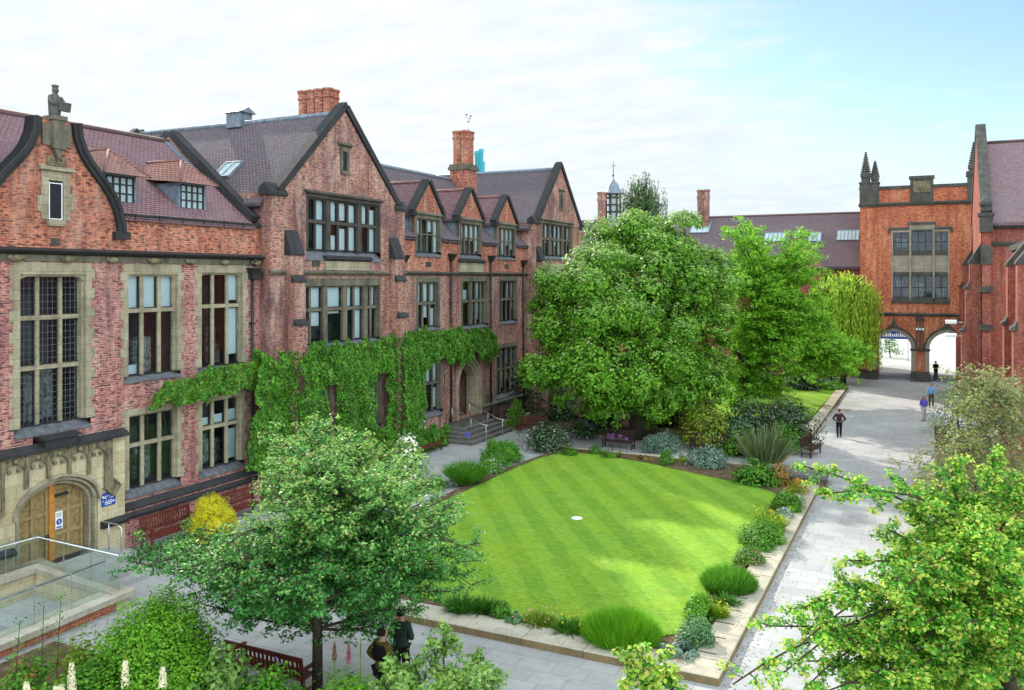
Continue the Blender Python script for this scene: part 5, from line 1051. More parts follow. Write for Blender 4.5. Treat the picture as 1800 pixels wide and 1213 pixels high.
# ================================================================== people
SKIN = plain('skin', (.42, .24, .16), .6, .3, var=.08)
def cloth(name, c): return plain(name, c, .9, .15, var=.25, vs=9)
def skin_body(name, mat, verts, edges, rad, parent, root=0, sub=2):
    me = bpy.data.meshes.new(name); me.from_pydata(verts, edges, []); me.materials.append(mat)
    o = link(name, me, parent); md = o.modifiers.new('grow', 'SKIN'); md.use_smooth_shade = True
    for k, s in enumerate(me.skin_vertices[0].data): s.radius = rad[k] if hasattr(rad[k], '__len__') else (rad[k], rad[k]); s.use_root = (k == root); s.use_loose = False
    sd = o.modifiers.new('smooth', 'SUBSURF'); sd.levels = 1; sd.render_levels = sub; return o
def person(label, loc, rz, h, top, legs, hair, pose='walk', longhair=False, arms='swing', coat=0.0, shoe=(.03, .03, .03), stripe=None, bag=None):
    """local frame: faces -y"""
    t = thing('person', label, 'person', loc, rz); ORG[t.name] = (0, 0, 0); t.scale = (h / 1.75,) * 3
    st = .22 if pose == 'walk' else .03
    J = {'pel': (0, 0, .95), 'sp': (0, .01, 1.13), 'ch': (0, .015, 1.33), 'nk': (0, .01, 1.48), 'hb': (0, -.005, 1.56), 'hm': (0, -.015, 1.64), 'ht': (0, -.005, 1.72),
         'hl': (-.09, 0, .9), 'kl': (-.1, -st * .6 - .03, .5), 'al': (-.1, -st * .8, .09), 'tl': (-.11, -st * .8 - .15, .035),
         'hr': (.09, 0, .9), 'kr': (.1, st * .25 - .02, .5), 'ar': (.1, st * 1.1, .11), 'tr': (.11, st * 1.1 - .14, .03), 'sl': (-.17, .01, 1.41), 'sr': (.17, .01, 1.41)}
    if arms == 'swing': J.update(el=(-.25, .08, 1.16), wl=(-.25, -.02, .92), er=(.25, -.04, 1.16), wr=(.25, -.18, .95))
    elif arms == 'akimbo': J.update(el=(-.36, .08, 1.16), wl=(-.2, -.05, 1.0), er=(.36, .08, 1.17), wr=(.2, -.05, 1.0))
    else: J.update(el=(-.24, .02, 1.14), wl=(-.17, -.2, 1.08), er=(.24, .02, 1.14), wr=(.15, -.2, 1.1))
    names = list(J); V = [J[k] for k in names]; ix = {k: i for i, k in enumerate(names)}
    E = [(ix[a], ix[b]) for a, b in (('pel', 'sp'), ('sp', 'ch'), ('ch', 'nk'), ('nk', 'hb'), ('hb', 'hm'), ('hm', 'ht'), ('pel', 'hl'), ('hl', 'kl'), ('kl', 'al'), ('al', 'tl'), ('pel', 'hr'), ('hr', 'kr'), ('kr', 'ar'), ('ar', 'tr'), ('ch', 'sl'), ('sl', 'el'), ('el', 'wl'), ('ch', 'sr'), ('sr', 'er'), ('er', 'wr'))]
    rr = dict(pel=(.15, .11), sp=(.13, .10), ch=(.16, .11), nk=.055, hb=(.06, .07), hm=(.078, .095), ht=(.06, .07), hl=.085, kl=.06, al=.042, tl=.035, hr=.085, kr=.06, ar=.042, tr=.035, sl=.062, sr=.062, el=.045, er=.045, wl=.03, wr=.03)
    rad = [rr[k] for k in names]
    V.append((0, -.115, 1.635)); E.append((ix['hm'], len(V) - 1)); rad.append(.016)         # nose
    for s, w, e in ((-1, 'wl', 'el'), (1, 'wr', 'er')):                                     # hands: palm, four fingers, thumb
        W, Ee = Vector(J[w]), Vector(J[e]); d = (W - Ee).normalized(); sd = d.cross(Vector((0, 0, 1))); sd = sd.normalized() if sd.length > .1 else Vector((0, 1, 0)); cu = sd.cross(d)
        p0 = len(V); V.append(tuple(W + d * .075)); E.append((ix[w], p0)); rad.append((.034, .02))
        for k, (o, l) in enumerate(((-.03, .055), (-.01, .07), (.01, .075), (.03, .065))):
            a = len(V); b = W + d * .10 + sd * o; V.append(tuple(b)); E.append((p0, a)); rad.append(.0095); V.append(tuple(b + d * l * .6)); E.append((a, a + 1)); rad.append(.009); V.append(tuple(b + d * l * .9 + cu * .025)); E.append((a + 1, a + 2)); rad.append(.008)
        a = len(V); V.append(tuple(W + d * .05 - sd * .045)); E.append((p0, a)); rad.append(.011); V.append(tuple(W + d * .09 - sd * .06)); E.append((a, a + 1)); rad.append(.009)
    skin_body('body', SKIN, V, E, rad, t, 0, 1)
    g = .022
    def part(name, mat, ks, es, over={}, ext=()):
        vs = [J[k] for k in ks] + [v for v, _, _ in ext]; i2 = {k: i for i, k in enumerate(ks)}; ee = [(i2[a], i2[b]) for a, b in es] + [(i2[c], len(ks) + j) for j, (_, _, c) in enumerate(ext)]
        rd = [over.get(k) or (tuple(x + g for x in rr[k]) if hasattr(rr[k], '__len__') else rr[k] + g) for k in ks] + [r for _, r, _ in ext]
        return skin_body(name, mat, vs, ee, rd, t, 0, 2)
    tp = part('jacket' if coat >= 0 else 'top', top, ['pel', 'sp', 'ch', 'nk', 'sl', 'el', 'wl', 'sr', 'er', 'wr'], [('pel', 'sp'), ('sp', 'ch'), ('ch', 'nk'), ('ch', 'sl'), ('sl', 'el'), ('el', 'wl'), ('ch', 'sr'), ('sr', 'er'), ('er', 'wr')], {'nk': .075, 'pel': (.19, .14), 'wl': .047, 'wr': .047, 'ch': (.19, .14), 'sp': (.17, .13)}, [((0, 0, .95 - coat), (.2, .15), 'pel')] if coat > .02 else [])
    part('trousers', legs, ['pel', 'hl', 'kl', 'al', 'hr', 'kr', 'ar'], [('pel', 'hl'), ('hl', 'kl'), ('kl', 'al'), ('pel', 'hr'), ('hr', 'kr'), ('kr', 'ar')], {'pel': (.165, .12)})
    sh = cloth('shoe_leather', shoe)
    for a, b in (('al', 'tl'), ('ar', 'tr')):
        A_, B_ = Vector(J[a]), Vector(J[b]); m = MB(); m.tube([A_ + Vector((0, .05, -.045)), A_ + Vector((0, 0, -.035)), (A_ + B_) / 2 + Vector((0, 0, -.01)), B_], [.035, .055, .05, .03], 8); m.build('shoe', sh, t)
    hm = cloth('hair_strands', hair); m = MB(); c = Vector((0, .012, 1.655))
    rings = []
    for k in range(9):
        a = .05 + (math.pi * (.62)) * k / 8; rings.append([(c.x + .098 * math.sin(a) * math.cos(q), c.y + .02 * (k / 8) + .112 * math.sin(a) * math.sin(q) * (1 if math.sin(q) > 0 else 1 - .55 * k / 8), c.z + .108 * math.cos(a)) for q in [2 * math.pi * j / 14 for j in range(14)]])
    m.loops(rings)
    if longhair: m.tube([(0, .07, 1.68), (0, .1, 1.55), (0, .115, 1.42), (0, .11, 1.3)], [.08, .1, .1, .05], 10); m.tube([(-.075, .0, 1.66), (-.095, .0, 1.52), (-.1, -.02, 1.4)], [.03, .04, .02], 8); m.tube([(.075, .0, 1.66), (.095, .0, 1.52), (.1, -.02, 1.4)], [.03, .04, .02], 8)
    m.build('hair', hm, t)
    m = MB()
    for s in (-1, 1): m.ball((s * .033, -.098, 1.655), .012, 6)
    m.build('eye', M['black'], t)
    m = MB(); m.ball((0, -.098, 1.59), .02, 6, 0, (1, .3, .35)); m.build('mouth', cloth('lips', (.3, .1, .09)), t)
    m = MB()
    for s in (-1, 1): m.ball((s * .098, .0, 1.635), .026, 6, 0, (.4, .7, 1.1))
    m.build('ear', SKIN, t)
    if stripe:
        m = MB(); m.loops([[(.205 * s * math.cos(q), .015 + .16 * s * math.sin(q), z) for q in [2 * math.pi * j / 20 for j in range(20)]] for z, s in ((1.14, 1.0), (1.2, 1.12), (1.3, 1.16), (1.38, 1.08), (1.43, .8))], 0, True, False); m.build('yoke', stripe, t)
    if bag: m = MB(); m.ball((.0, .19, 1.2), .17, 10, 0, (.9, .6, 1.25)); m.build('rucksack', bag, t)
    return t
dk = cloth('dark_denim', (.02, .02, .028)); blk = cloth('black_cloth', (.012, .012, .014))
q = dep(673, 18.4); person('person in an olive and black jacket, seen from behind beside the pale near shrub', (q[0], q[1], 0), R(165), 1.86, cloth('olive_jacket', (.085, .068, .018)), blk, (.02, .014, .01), 'stand', False, 'akimbo', .06, stripe=cloth('black_yoke', (.008, .008, .012)))
q = dep(705, 19.4); person('person in a dark quilted green coat, head hidden by the near tree', (q[0], q[1], 0), R(190), 1.9, cloth('quilted_green', (.022, .04, .03)), blk, (.015, .012, .01), 'stand', False, 'front', .2)
q = gnd(1475, 769); person('person in a plum jacket and black trousers walking away along the kerb', (q[0], q[1], 0), R(190), 1.68, cloth('plum_jacket', (.05, .025, .04)), blk, (.10, .03, .025), 'walk', False, 'akimbo', .02)
q = gnd(1624, 740); person('person with long hair, violet-blue top and pale patterned trousers walking towards the camera', (q[0], q[1], 0), R(15), 1.64, cloth('violet_top', (.10, .085, .42)), cloth('pale_trousers', (.42, .38, .42)), (.16, .08, .05), 'walk', True, 'front', .02)
q = gnd(1637, 716); person('person in a sky-blue shirt and dark trousers behind the violet-topped walker', (q[0], q[1], 0), R(-5), 1.72, cloth('blue_shirt', (.14, .32, .62)), cloth('brown_trousers', (.05, .035, .03)), (.10, .07, .04), 'walk', False, 'swing', .02)
q = gnd(1645, 667); person('person in an orange and black jacket standing under the right arch', (q[0], q[1], 0), R(20), 1.7, cloth('orange_top', (.32, .11, .05)), blk, (.03, .02, .015), 'stand', False, 'front', .02, stripe=cloth('black_band', (.01, .01, .01)))
q = dep(1705, 52.5); person('person in a blue and turquoise top behind the bare-twigged tree', (q[0], q[1], 0), R(30), 1.7, cloth('turquoise_top', (.08, .25, .45)), dk, (.25, .06, .04), 'walk', True, 'front', .02)
q = dep(1608, 32); person('person with ginger hair and a grey top behind the near yellow-tipped tree', (q[0], q[1], 0), R(40), 1.7, cloth('grey_top', (.30, .32, .36)), dk, (.30, .10, .05), 'walk', False, 'swing', .02)

# ================================================================== leaves and blades
def leaf_mesh(name, P, Nn, size, mats, mi=None, parent=None, org=None, aspect=.55, jit=.35, fold=0.0, T=None):
    n = len(P); P = np.asarray(P, float); Nn = np.asarray(Nn, float) + RNG.normal(0, jit, (n, 3)); Nn /= np.linalg.norm(Nn, axis=1, keepdims=True) + 1e-9
    r = RNG.normal(0, 1, (n, 3)) if T is None else np.asarray(T, float) + RNG.normal(0, .25, (n, 3)); t = r - Nn * np.sum(r * Nn, 1, keepdims=True); t /= np.linalg.norm(t, axis=1, keepdims=True) + 1e-9
    b = np.cross(Nn, t); s = (np.broadcast_to(size, n) * RNG.uniform(.65, 1.3, n))[:, None]
    q = np.stack([P - t * s * .5, P - t * s * .05 + b * s * aspect * .5 , P + t * s * .5 - Nn * s * .12, P - t * s * .05 - b * s * aspect * .5], 1)
    if org is None: org = ORG[parent.name] if parent is not None else (0, 0, 0)
    q = (q - np.asarray(org)[None, None, :]).reshape(-1, 3)
    me = bpy.data.meshes.new(name); me.vertices.add(4 * n); me.vertices.foreach_set('co', q.ravel()); me.loops.add(4 * n); me.loops.foreach_set('vertex_index', np.arange(4 * n, dtype=np.int32)); me.polygons.add(n); me.polygons.foreach_set('loop_start', np.arange(0, 4 * n, 4, dtype=np.int32))
    for m in (mats if isinstance(mats, (list, tuple)) else [mats]): me.materials.append(m)
    if mi is not None: me.polygons.foreach_set('material_index', np.asarray(mi, np.int32))
    me.update(calc_edges=True)
    return link(name, me, parent, org)
def blade_mesh(name, B, D, L, W, droop, mats, mi=None, parent=None, org=None, seg=3):
    """B bases, D directions, droop bends the tip over"""
    n = len(B); B = np.asarray(B, float); D = np.asarray(D, float); D /= np.linalg.norm(D, axis=1, keepdims=True); L = np.broadcast_to(L, n); W = np.broadcast_to(W, n); droop = np.broadcast_to(droop, n)
    sd = np.cross(D, np.tile((0, 0, 1.0), (n, 1)) + RNG.normal(0, .3, (n, 3))); sd /= np.linalg.norm(sd, axis=1, keepdims=True) + 1e-9
    rows = []
    for k in range(seg + 1):
        f = k / seg; c = B + D * (L * f)[:, None]; c[:, 2] -= droop * L * f * f; hd = D.copy(); hd[:, 2] = 0; c += hd * (droop * L * f * f * .35)[:, None]
        w = (W * (1 - f ** 1.8 * .92) * .5)[:, None]; rows += [c - sd * w, c + sd * w]
    q = np.stack(rows, 1)
    if org is None: org = ORG[parent.name] if parent is not None else (0, 0, 0)
    m_ = 2 * (seg + 1); q = (q - np.asarray(org)[None, None, :]).reshape(-1, 3)
    base = (np.arange(n) * m_)[:, None, None]; pat = np.array([[2 * k, 2 * k + 1, 2 * k + 3, 2 * k + 2] for k in range(seg)])[None]; idx = (base + pat).reshape(-1)
    me = bpy.data.meshes.new(name); me.vertices.add(len(q)); me.vertices.foreach_set('co', q.ravel()); me.loops.add(len(idx)); me.loops.foreach_set('vertex_index', idx.astype(np.int32)); me.polygons.add(n * seg); me.polygons.foreach_set('loop_start', np.arange(0, 4 * n * seg, 4, dtype=np.int32))
    for m in (mats if isinstance(mats, (list, tuple)) else [mats]): me.materials.append(m)
    if mi is not None: me.polygons.foreach_set('material_index', np.repeat(np.asarray(mi, np.int32), seg))
    me.update(calc_edges=True); return link(name, me, parent, org)
LM = {}
def lm(key, cols, **k): LM[key] = leaf_mat(key + '_leaf', cols, **k); return LM[key]
lm('ivy', [(.03, .12, .012), (.06, .20, .018), (.095, .28, .022), (.14, .35, .03), (.045, .15, .015)], trans=.22, spec=.25)
lm('ivy_young', [(.22, .24, .02), (.17, .24, .02), (.28, .22, .03), (.12, .2, .02)], trans=.35)
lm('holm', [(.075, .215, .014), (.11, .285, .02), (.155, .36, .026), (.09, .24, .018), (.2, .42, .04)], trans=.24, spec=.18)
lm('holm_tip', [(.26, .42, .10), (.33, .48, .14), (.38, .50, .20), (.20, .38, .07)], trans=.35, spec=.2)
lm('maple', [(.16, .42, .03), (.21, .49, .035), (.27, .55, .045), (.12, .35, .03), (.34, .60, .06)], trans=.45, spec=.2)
lm('willow', [(.36, .58, .05), (.45, .66, .07), (.54, .70, .10), (.27, .50, .045)], trans=.52, spec=.15)
lm('birch', [(.07, .16, .05), (.10, .20, .06), (.05, .12, .03)], trans=.3)
lm('crab', [(.04, .18, .036), (.058, .225, .044), (.08, .28, .05), (.11, .325, .058), (.046, .195, .04)], trans=.25, rough=.5, spec=.28)
lm('crab_top', [(.18, .40, .08), (.24, .45, .11), (.31, .49, .15), (.13, .34, .06), (.40, .33, .14), (.28, .46, .12), (.18, .40, .08)], trans=.34, rough=.6, spec=.1)
lm('haw', [(.05, .25, .02), (.08, .32, .028), (.13, .41, .034), (.04, .19, .022), (.2, .48, .045)], trans=.26, spec=.2)
lm('haw_tip', [(.34, .56, .05), (.44, .56, .07), (.62, .50, .13), (.26, .54, .045), (.48, .58, .12), (.36, .58, .06)], trans=.36, spec=.2)
lm('sparse', [(.25, .32, .10), (.33, .38, .14), (.19, .28, .08), (.38, .36, .15), (.15, .24, .07)], trans=.38, spec=.2)
lm('pale', [(.24, .42, .08), (.32, .48, .13), (.15, .34, .05), (.38, .52, .16), (.10, .26, .05)], trans=.38, spec=.25)
lm('gold', [(.74, .66, .02), (.80, .72, .03), (.62, .58, .018), (.84, .78, .08)], trans=.3, spec=.15)
lm('bush', [(.045, .16, .014), (.07, .22, .018), (.10, .28, .022), (.14, .33, .03)], trans=.32, spec=.22)
lm('bush_bright', [(.13, .36, .02), (.18, .43, .028), (.24, .48, .035), (.09, .28, .02)], trans=.38, spec=.22)
lm('bush_yellow', [(.22, .30, .02), (.30, .34, .02), (.14, .24, .02), (.10, .2, .015)], trans=.35)
lm('rhodo', [(.012, .04, .008), (.018, .055, .012), (.028, .08, .016), (.035, .10, .022)], trans=.12, rough=.3, spec=.6)
lm('silver', [(.12, .21, .15), (.17, .27, .20), (.09, .17, .11), (.23, .31, .25)], trans=.2, spec=.2)
lm('greygreen', [(.08, .20, .07), (.12, .26, .10), (.06, .16, .05), (.17, .30, .14)], trans=.28, spec=.2)
lm('lav', [(.08, .27, .025), (.12, .33, .03), (.16, .38, .035), (.06, .2, .02)], trans=.38, spec=.2)
lm('lav_bright', [(.14, .40, .016), (.19, .46, .02), (.10, .32, .016), (.24, .5, .03)], trans=.42, spec=.2)
lm('strap', [(.03, .13, .012), (.05, .18, .016), (.08, .24, .02)], trans=.3)
lm('iris', [(.14, .28, .015), (.22, .36, .02), (.10, .22, .014), (.3, .4, .03)], trans=.35)
lm('phorm', [(.07, .12, .04), (.11, .17, .06), (.16, .21, .08), (.05, .09, .03), (.22, .24, .10)], trans=.2, rough=.35, spec=.5)
lm('rust', [(.35, .13, .02), (.42, .20, .03), (.25, .16, .03), (.14, .18, .03), (.45, .3, .06)], trans=.3)
lm('conifer', [(.014, .035, .012), (.02, .05, .016), (.03, .065, .02), (.04, .05, .03)], trans=.1)
lm('redtip', [(.3, .10, .04), (.36, .16, .05), (.2, .14, .04)], trans=.3)
PET = {k: leaf_mat(k + '_petal', [c, tuple(min(1, x * 1.25) for x in c)], trans=.3, rough=.7, spec=.1) for k, c in dict(white=(.72, .72, .64), purple=(.35, .12, .45), lilac=(.42, .38, .60), orange=(.62, .26, .03), yellow=(.68, .55, .03), pink=(.6, .25, .28), brown=(.20, .10, .07), rose=(.34, .08, .13), violet=(.10, .03, .22), cream=(.74, .70, .50)).items()}
def unit(n): v = RNG.normal(0, 1, (n, 3)); return v / np.linalg.norm(v, axis=1, keepdims=True)
def limb(mb, a, b, r0, r1, sag=.1, n=5, wob=.06):
    a, b = Vector(a), Vector(b); L = (b - a).length; P = []
    off = Vector(tuple(RNG.normal(0, wob, 3))) * L
    for k in range(n + 1):
        f = k / n; p = a.lerp(b, f); p = p + off * math.sin(math.pi * f); p.z += -sag * L * (f * f - f); P.append(p)
    mb.tube(P, [r0 + (r1 - r0) * (k / n) ** .8 for k in range(n + 1)], 6 if r0 < .06 else 8); return P
# ------------------------------------------------------------------ ivy on the range
def inpoly(u, v, poly):
    c = np.zeros(len(u), bool); n = len(poly)
    for i in range(n):
        a, b = poly[i], poly[i - 1]
        m = ((a[1] > v) != (b[1] > v)); c ^= m & (u < (b[0] - a[0]) * (v - a[1]) / ((b[1] - a[1]) if b[1] != a[1] else 1e-9) + a[0])
    return c
def px2wall(pts, x):
    r = []
    for px, py in pts: d = ray(px, py); k = x / d[0]; r.append((k * d[1], CH + k * d[2]))
    return r
def ivy(label, x, poly, n, holes=(), bumps=(), young=.05, vines=()):
    t = thing('climbing_ivy', label, 'climber', (x, (poly[0][0]), 0), 0, 'climbers on the left range')
    us = [p[0] for p in poly]; vs = [p[1] for p in poly]
    u = RNG.uniform(min(us) - .2, max(us) + .2, n * 3); v = RNG.uniform(min(vs) - .2, max(vs) + .25, n * 3)
    wob = .16 * np.sin(u * 5.1 + v * 2.2) + .11 * np.sin(v * 7.3 - u * 3.1)
    m = inpoly(u + wob * .8, v + wob, poly)
    for a, b, c, d in holes: m &= ~((u > a) & (u < b) & (v > c) & (v < d))
    u, v = u[m][:n], v[m][:n]; k = len(u)
    nc_ = 260; cu, cv, ca = RNG.uniform(min(us), max(us), nc_), RNG.uniform(min(vs), max(vs), nc_), RNG.uniform(.1, .45, nc_); cs = RNG.uniform(.25, .7, nc_)
    w = np.zeros(k)
    for q in range(nc_): w = np.maximum(w, ca[q] * np.exp(-((u - cu[q]) ** 2 + (v - cv[q]) ** 2) / cs[q] ** 2))
    w = .14 + w + RNG.uniform(0, .12, k)
    for a, b, vt, p in bumps: w = np.where((u > a - .1) & (u < b + .1) & (v < vt), w + p, w)
    ex = []
    for a, b, vt, p in bumps:
        q = 900; uu = np.full(q, a) - RNG.uniform(.0, .14, q); vv = RNG.uniform(.1, vt, q); ok = inpoly(uu + .3, vv, poly); ex.append(np.stack([x + RNG.uniform(0, p + .2, q), uu, vv], 1)[ok])
    P = np.concatenate([np.stack([x + w, u, v], 1)] + ex); k0 = k; k = len(P); N = np.tile((1.0, -.1, .35), (k, 1)); N[k0:] = (.5, -1, .35); T = np.tile((.25, 0, -1.0), (k, 1))
    top = RNG.random(k) < young
    leaf_mesh('foliage', P, N, .125, [LM['ivy'], LM['ivy_young']], top.astype(int), t, aspect=.85, jit=.42, T=T)
    sm = MB()
    for a, b in vines:
        q = px2wall([a, b], x + .05); limb(sm, (x + .05, q[0][0], q[0][1]), (x + .06, q[1][0], q[1][1]), .035, .012, 0, 6, .05)
    for _ in range(6):
        j = RNG.integers(0, k0); limb(sm, (x + .03, u[j], max(v[j] - 1.0, .05)), (x + .05, u[j] + RNG.normal(0, .3), v[j]), .022, .008, 0, 4, .08)
    sm.build('stem', M['bark'], t)
    # yellowish shoots along the upper edge
    return t
ia = px2wall([(245, 716), (258, 694), (268, 668), (300, 652), (318, 632), (335, 648), (372, 640), (400, 634), (420, 618), (438, 612), (452, 618), (458, 690), (436, 690), (402, 684), (352, 702), (300, 712)], XA)
ivy('ivy with yellow shoots spreading between the wing windows', XA, ia, 12500, [(20.6, 23.5, 5.65, 7), (24.1, 26.6, 5.95, 7.0), (20.6, 23.5, 0, 4.75), (24.05, 26.7, 0, 4.85)], young=.16)
ib = px2wall([(425, 830), (432, 700), (448, 622), (470, 628), (500, 622), (520, 606), (545, 600), (560, 606), (600, 602), (640, 603), (655, 594), (688, 592), (714, 580), (740, 610), (737, 745), (775, 750), (770, 800), (700, 830)], XB)
ivy('dense green ivy curtain covering the base of the tall pavilion', XB, ib, 52000, [(30.75, 31.6, 2.1, 4.55), (34.55, 35.5, 2.0, 4.7), (29.3, 35.6, 6.6, 9)], [(28.45, 29.2, 7.3, .6), (36.3, 37.05, 7.3, .6)], .04)
ic = px2wall([(716, 640), (716, 578), (735, 574), (760, 580), (800, 576), (840, 580), (856, 584), (864, 600), (866, 622), (852, 634), (838, 628), (824, 618), (812, 640), (800, 636), (770, 632), (740, 640)], XC)
ivy('ivy band hanging over the pointed doorway', XC, ic, 18000, [(40, 42.6, 6.4, 9), (44.7, 48.3, 6.3, 9)], young=.06, vines=[((785, 760), (780, 640)), ((795, 770), (800, 640)), ((790, 750), (790, 650)), ((802, 760), (785, 680))])
# ------------------------------------------------------------------ trees
def billow_tree(name, label, base, lobes, n, leaf, mat, tip, trunk_r, seed, sub=1.15, tipf=.5):
    """crown of billowing masses: lobes carry smaller rounded masses with gaps between them, these carry leaf clusters"""
    t = thing(name, label, 'tree', base); tot = sum((a[3] * a[4] + a[4] * a[5] + a[3] * a[5]) for a in lobes); PP, NN, TT = [], [], []
    tm = MB(); zc = min(l[2] - l[5] * .5 for l in lobes); limb(tm, base, (base[0], base[1], zc + 1.0), trunk_r, trunk_r * .7, 0, 4, .02)
    for l in lobes:
        c = np.array(l[:3]); r = np.array(l[3:6]); ar = (r[0] * r[1] + r[1] * r[2] + r[0] * r[2]); k = int(n * ar / tot)
        limb(tm, (base[0], base[1], zc), tuple(c), trunk_r * .6, trunk_r * .2, .1)
        ns = max(8, int(ar * 4.2 / (3.14 * sub * sub) * .62)); C, Dn = [], []
        for _ in range(ns * 12):
            d = unit(1)[0]; d[2] = abs(d[2]) if d[2] < -.6 else d[2]; p = c + d * r * RNG.uniform(.74, .95)
            if all(np.linalg.norm(p - q) > sub * 1.12 for q in C): C.append(p); Dn.append(d)
            if len(C) >= ns: break
        C, Dn = np.array(C), np.array(Dn); rs = sub * RNG.uniform(.75, 1.2, len(C)); m = max(1, int(k * .88))
        for j in range(min(len(C), 9)): limb(tm, tuple(c - np.array((0, 0, r[2] * .3))), tuple(C[j]), trunk_r * .25, .02, .1)
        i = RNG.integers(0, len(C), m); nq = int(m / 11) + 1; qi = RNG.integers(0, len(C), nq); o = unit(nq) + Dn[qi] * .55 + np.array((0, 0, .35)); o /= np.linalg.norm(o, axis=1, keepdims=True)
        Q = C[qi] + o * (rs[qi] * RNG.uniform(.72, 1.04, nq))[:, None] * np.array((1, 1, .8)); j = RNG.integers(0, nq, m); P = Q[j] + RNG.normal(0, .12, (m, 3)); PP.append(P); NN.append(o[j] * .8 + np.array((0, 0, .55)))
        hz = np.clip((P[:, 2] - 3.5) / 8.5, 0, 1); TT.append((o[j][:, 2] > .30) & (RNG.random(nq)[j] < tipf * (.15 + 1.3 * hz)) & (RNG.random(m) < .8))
        q = unit(k - m); PP.append(c + q * r * RNG.uniform(.5, .8, (k - m, 1))); NN.append(q); TT.append(np.zeros(k - m, bool))
    tm.build('trunk', M['bark'], t); P = np.concatenate(PP); N = np.concatenate(NN); T = np.concatenate(TT)
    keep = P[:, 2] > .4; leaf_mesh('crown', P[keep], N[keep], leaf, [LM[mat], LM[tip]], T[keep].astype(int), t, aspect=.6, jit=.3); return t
def spray_tree(name, label, base, tips, nodes, leaf, mat, tip, r0, twigs=9, twl=.8, per=16, clr=.16, tipf=.2, sag=.12, inner=.3, flat=.6, cat='tree', bark='bark', aspect=.6, group=None, tip_z=None, tw_r=.012, bth=.34, nm=3):
    t = thing(name, label, cat, base, 0, group); tm = MB(); fine = MB(); nodes = [Vector(q) for q in nodes]; pth = [Vector(base)] + nodes
    pth = pth[:nm + 1]; tm.tube(pth, [r0 * (1 - .6 * k / len(pth)) for k in range(len(pth))], 10)
    for k in range(nm, len(nodes)): limb(tm, min(nodes[:nm], key=lambda q: (q - nodes[k]).length), nodes[k], r0 * .38, r0 * .2, .05)
    PP, NN, TT = [], [], []
    zs = [q[2] for q in tips]; zlo, zhi = min(zs), max(zs)
    for tp in tips:
        tp = Vector(tp); nd = min(nodes, key=lambda q: (q - tp).length + max(0, q.z - tp.z) * 1.2); P = limb(tm, nd, tp, r0 * bth, min(.012, r0 * .08), sag, 7, .07); L = (tp - nd).length
        for j in range(twigs):
            f = inner + (1 - inner) * ((j + RNG.random()) / twigs); q = f * (len(P) - 1); i = min(int(q), len(P) - 2); a = P[i].lerp(P[i + 1], q - i); dr = (P[i + 1] - P[i]).normalized(); rn = Vector(tuple(unit(1)[0])); rn.z *= flat; dd = (dr * .7 + rn).normalized(); ln = twl * RNG.uniform(.35, 1.0) * (1.15 - .6 * f); e = a + dd * ln; e.z -= .1 * ln
            limb(fine, a, e, tw_r, tw_r * .4, .05, 3, .06); g = max(2, int(ln / (clr * .9)))
            for s in range(g):
                c = a.lerp(e, (s + 1) / g); k = int(per * RNG.uniform(.6, 1.3)); o = unit(k); o[:, 2] *= flat; PP.append(np.array(c) + o * clr * RNG.uniform(.4, 1.1, (k, 1))); NN.append(o * .5 + np.array((0, 0, .8)))
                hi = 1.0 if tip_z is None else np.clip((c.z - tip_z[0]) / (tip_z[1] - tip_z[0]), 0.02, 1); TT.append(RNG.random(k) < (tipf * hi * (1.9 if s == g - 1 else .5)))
    i0 = len(tm.v); tm.v += fine.v; tm.f += [tuple(i0 + x for x in f) for f in fine.f]; tm.m += fine.m; tm.sm += fine.sm
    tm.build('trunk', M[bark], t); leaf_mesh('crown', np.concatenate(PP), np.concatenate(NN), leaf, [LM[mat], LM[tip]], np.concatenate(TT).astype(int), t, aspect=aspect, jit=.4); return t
def at_px(px, py, d): p = dep(px, d); return (p[0], p[1], CH + (CHY - py) / CF * d)
def lobes_px(L, d):            # (px, py, half-width px, half-height px, depth offset)
    R_ = []
    for px, py, hw, hh, o in L: D_ = d + o; c = at_px(px, py, D_); s = D_ / CF * .88; R_.append(c + (hw * s, hw * s * .9, hh * s))
    return R_
b1 = gnd(1117, 772); D1 = depth_of(b1)
billow_tree('evergreen_tree', 'rounded dark evergreen tree with pale new tips, nearest the far pavilion', b1, lobes_px([(1048, 540, 92, 92, -1), (1008, 618, 68, 78, -.5), (1088, 635, 82, 82, -2.5), (1045, 675, 72, 46, -3), (990, 555, 48, 56, 0), (1100, 560, 60, 70, 0), (1105, 700, 60, 45, -2), (1010, 490, 50, 40, 0), (1060, 478, 55, 34, 0), (972, 640, 36, 50, -1)], D1), 78000, .19, 'holm', 'holm_tip', .45, 1, 1.3, .7)
b2 = gnd(1195, 752); D2 = depth_of(b2)
billow_tree('evergreen_tree', 'taller dark evergreen tree with pale top, standing between the rounded one and the maple', b2, lobes_px([(1130, 430, 70, 45, 0), (1195, 440, 62, 50, 0), (1165, 500, 85, 70, -1), (1215, 540, 65, 75, -1), (1185, 620, 85, 75, -2), (1235, 640, 42, 85, -1.5), (1190, 700, 80, 50, -2.5), (1085, 410, 40, 26, .5), (1245, 500, 40, 50, 0)], D2), 78000, .2, 'holm', 'holm_tip', .4, 2, 1.4, .62)
b3 = gnd(1300, 716); D3 = depth_of(b3)
def tips_in(boxes, d, dd):
    R_ = []
    for x0, x1, y0, y1, n in boxes:
        for _ in range(n): R_.append(at_px(RNG.uniform(x0, x1), RNG.uniform(y0, y1), d + RNG.uniform(-dd, dd)))
    return R_
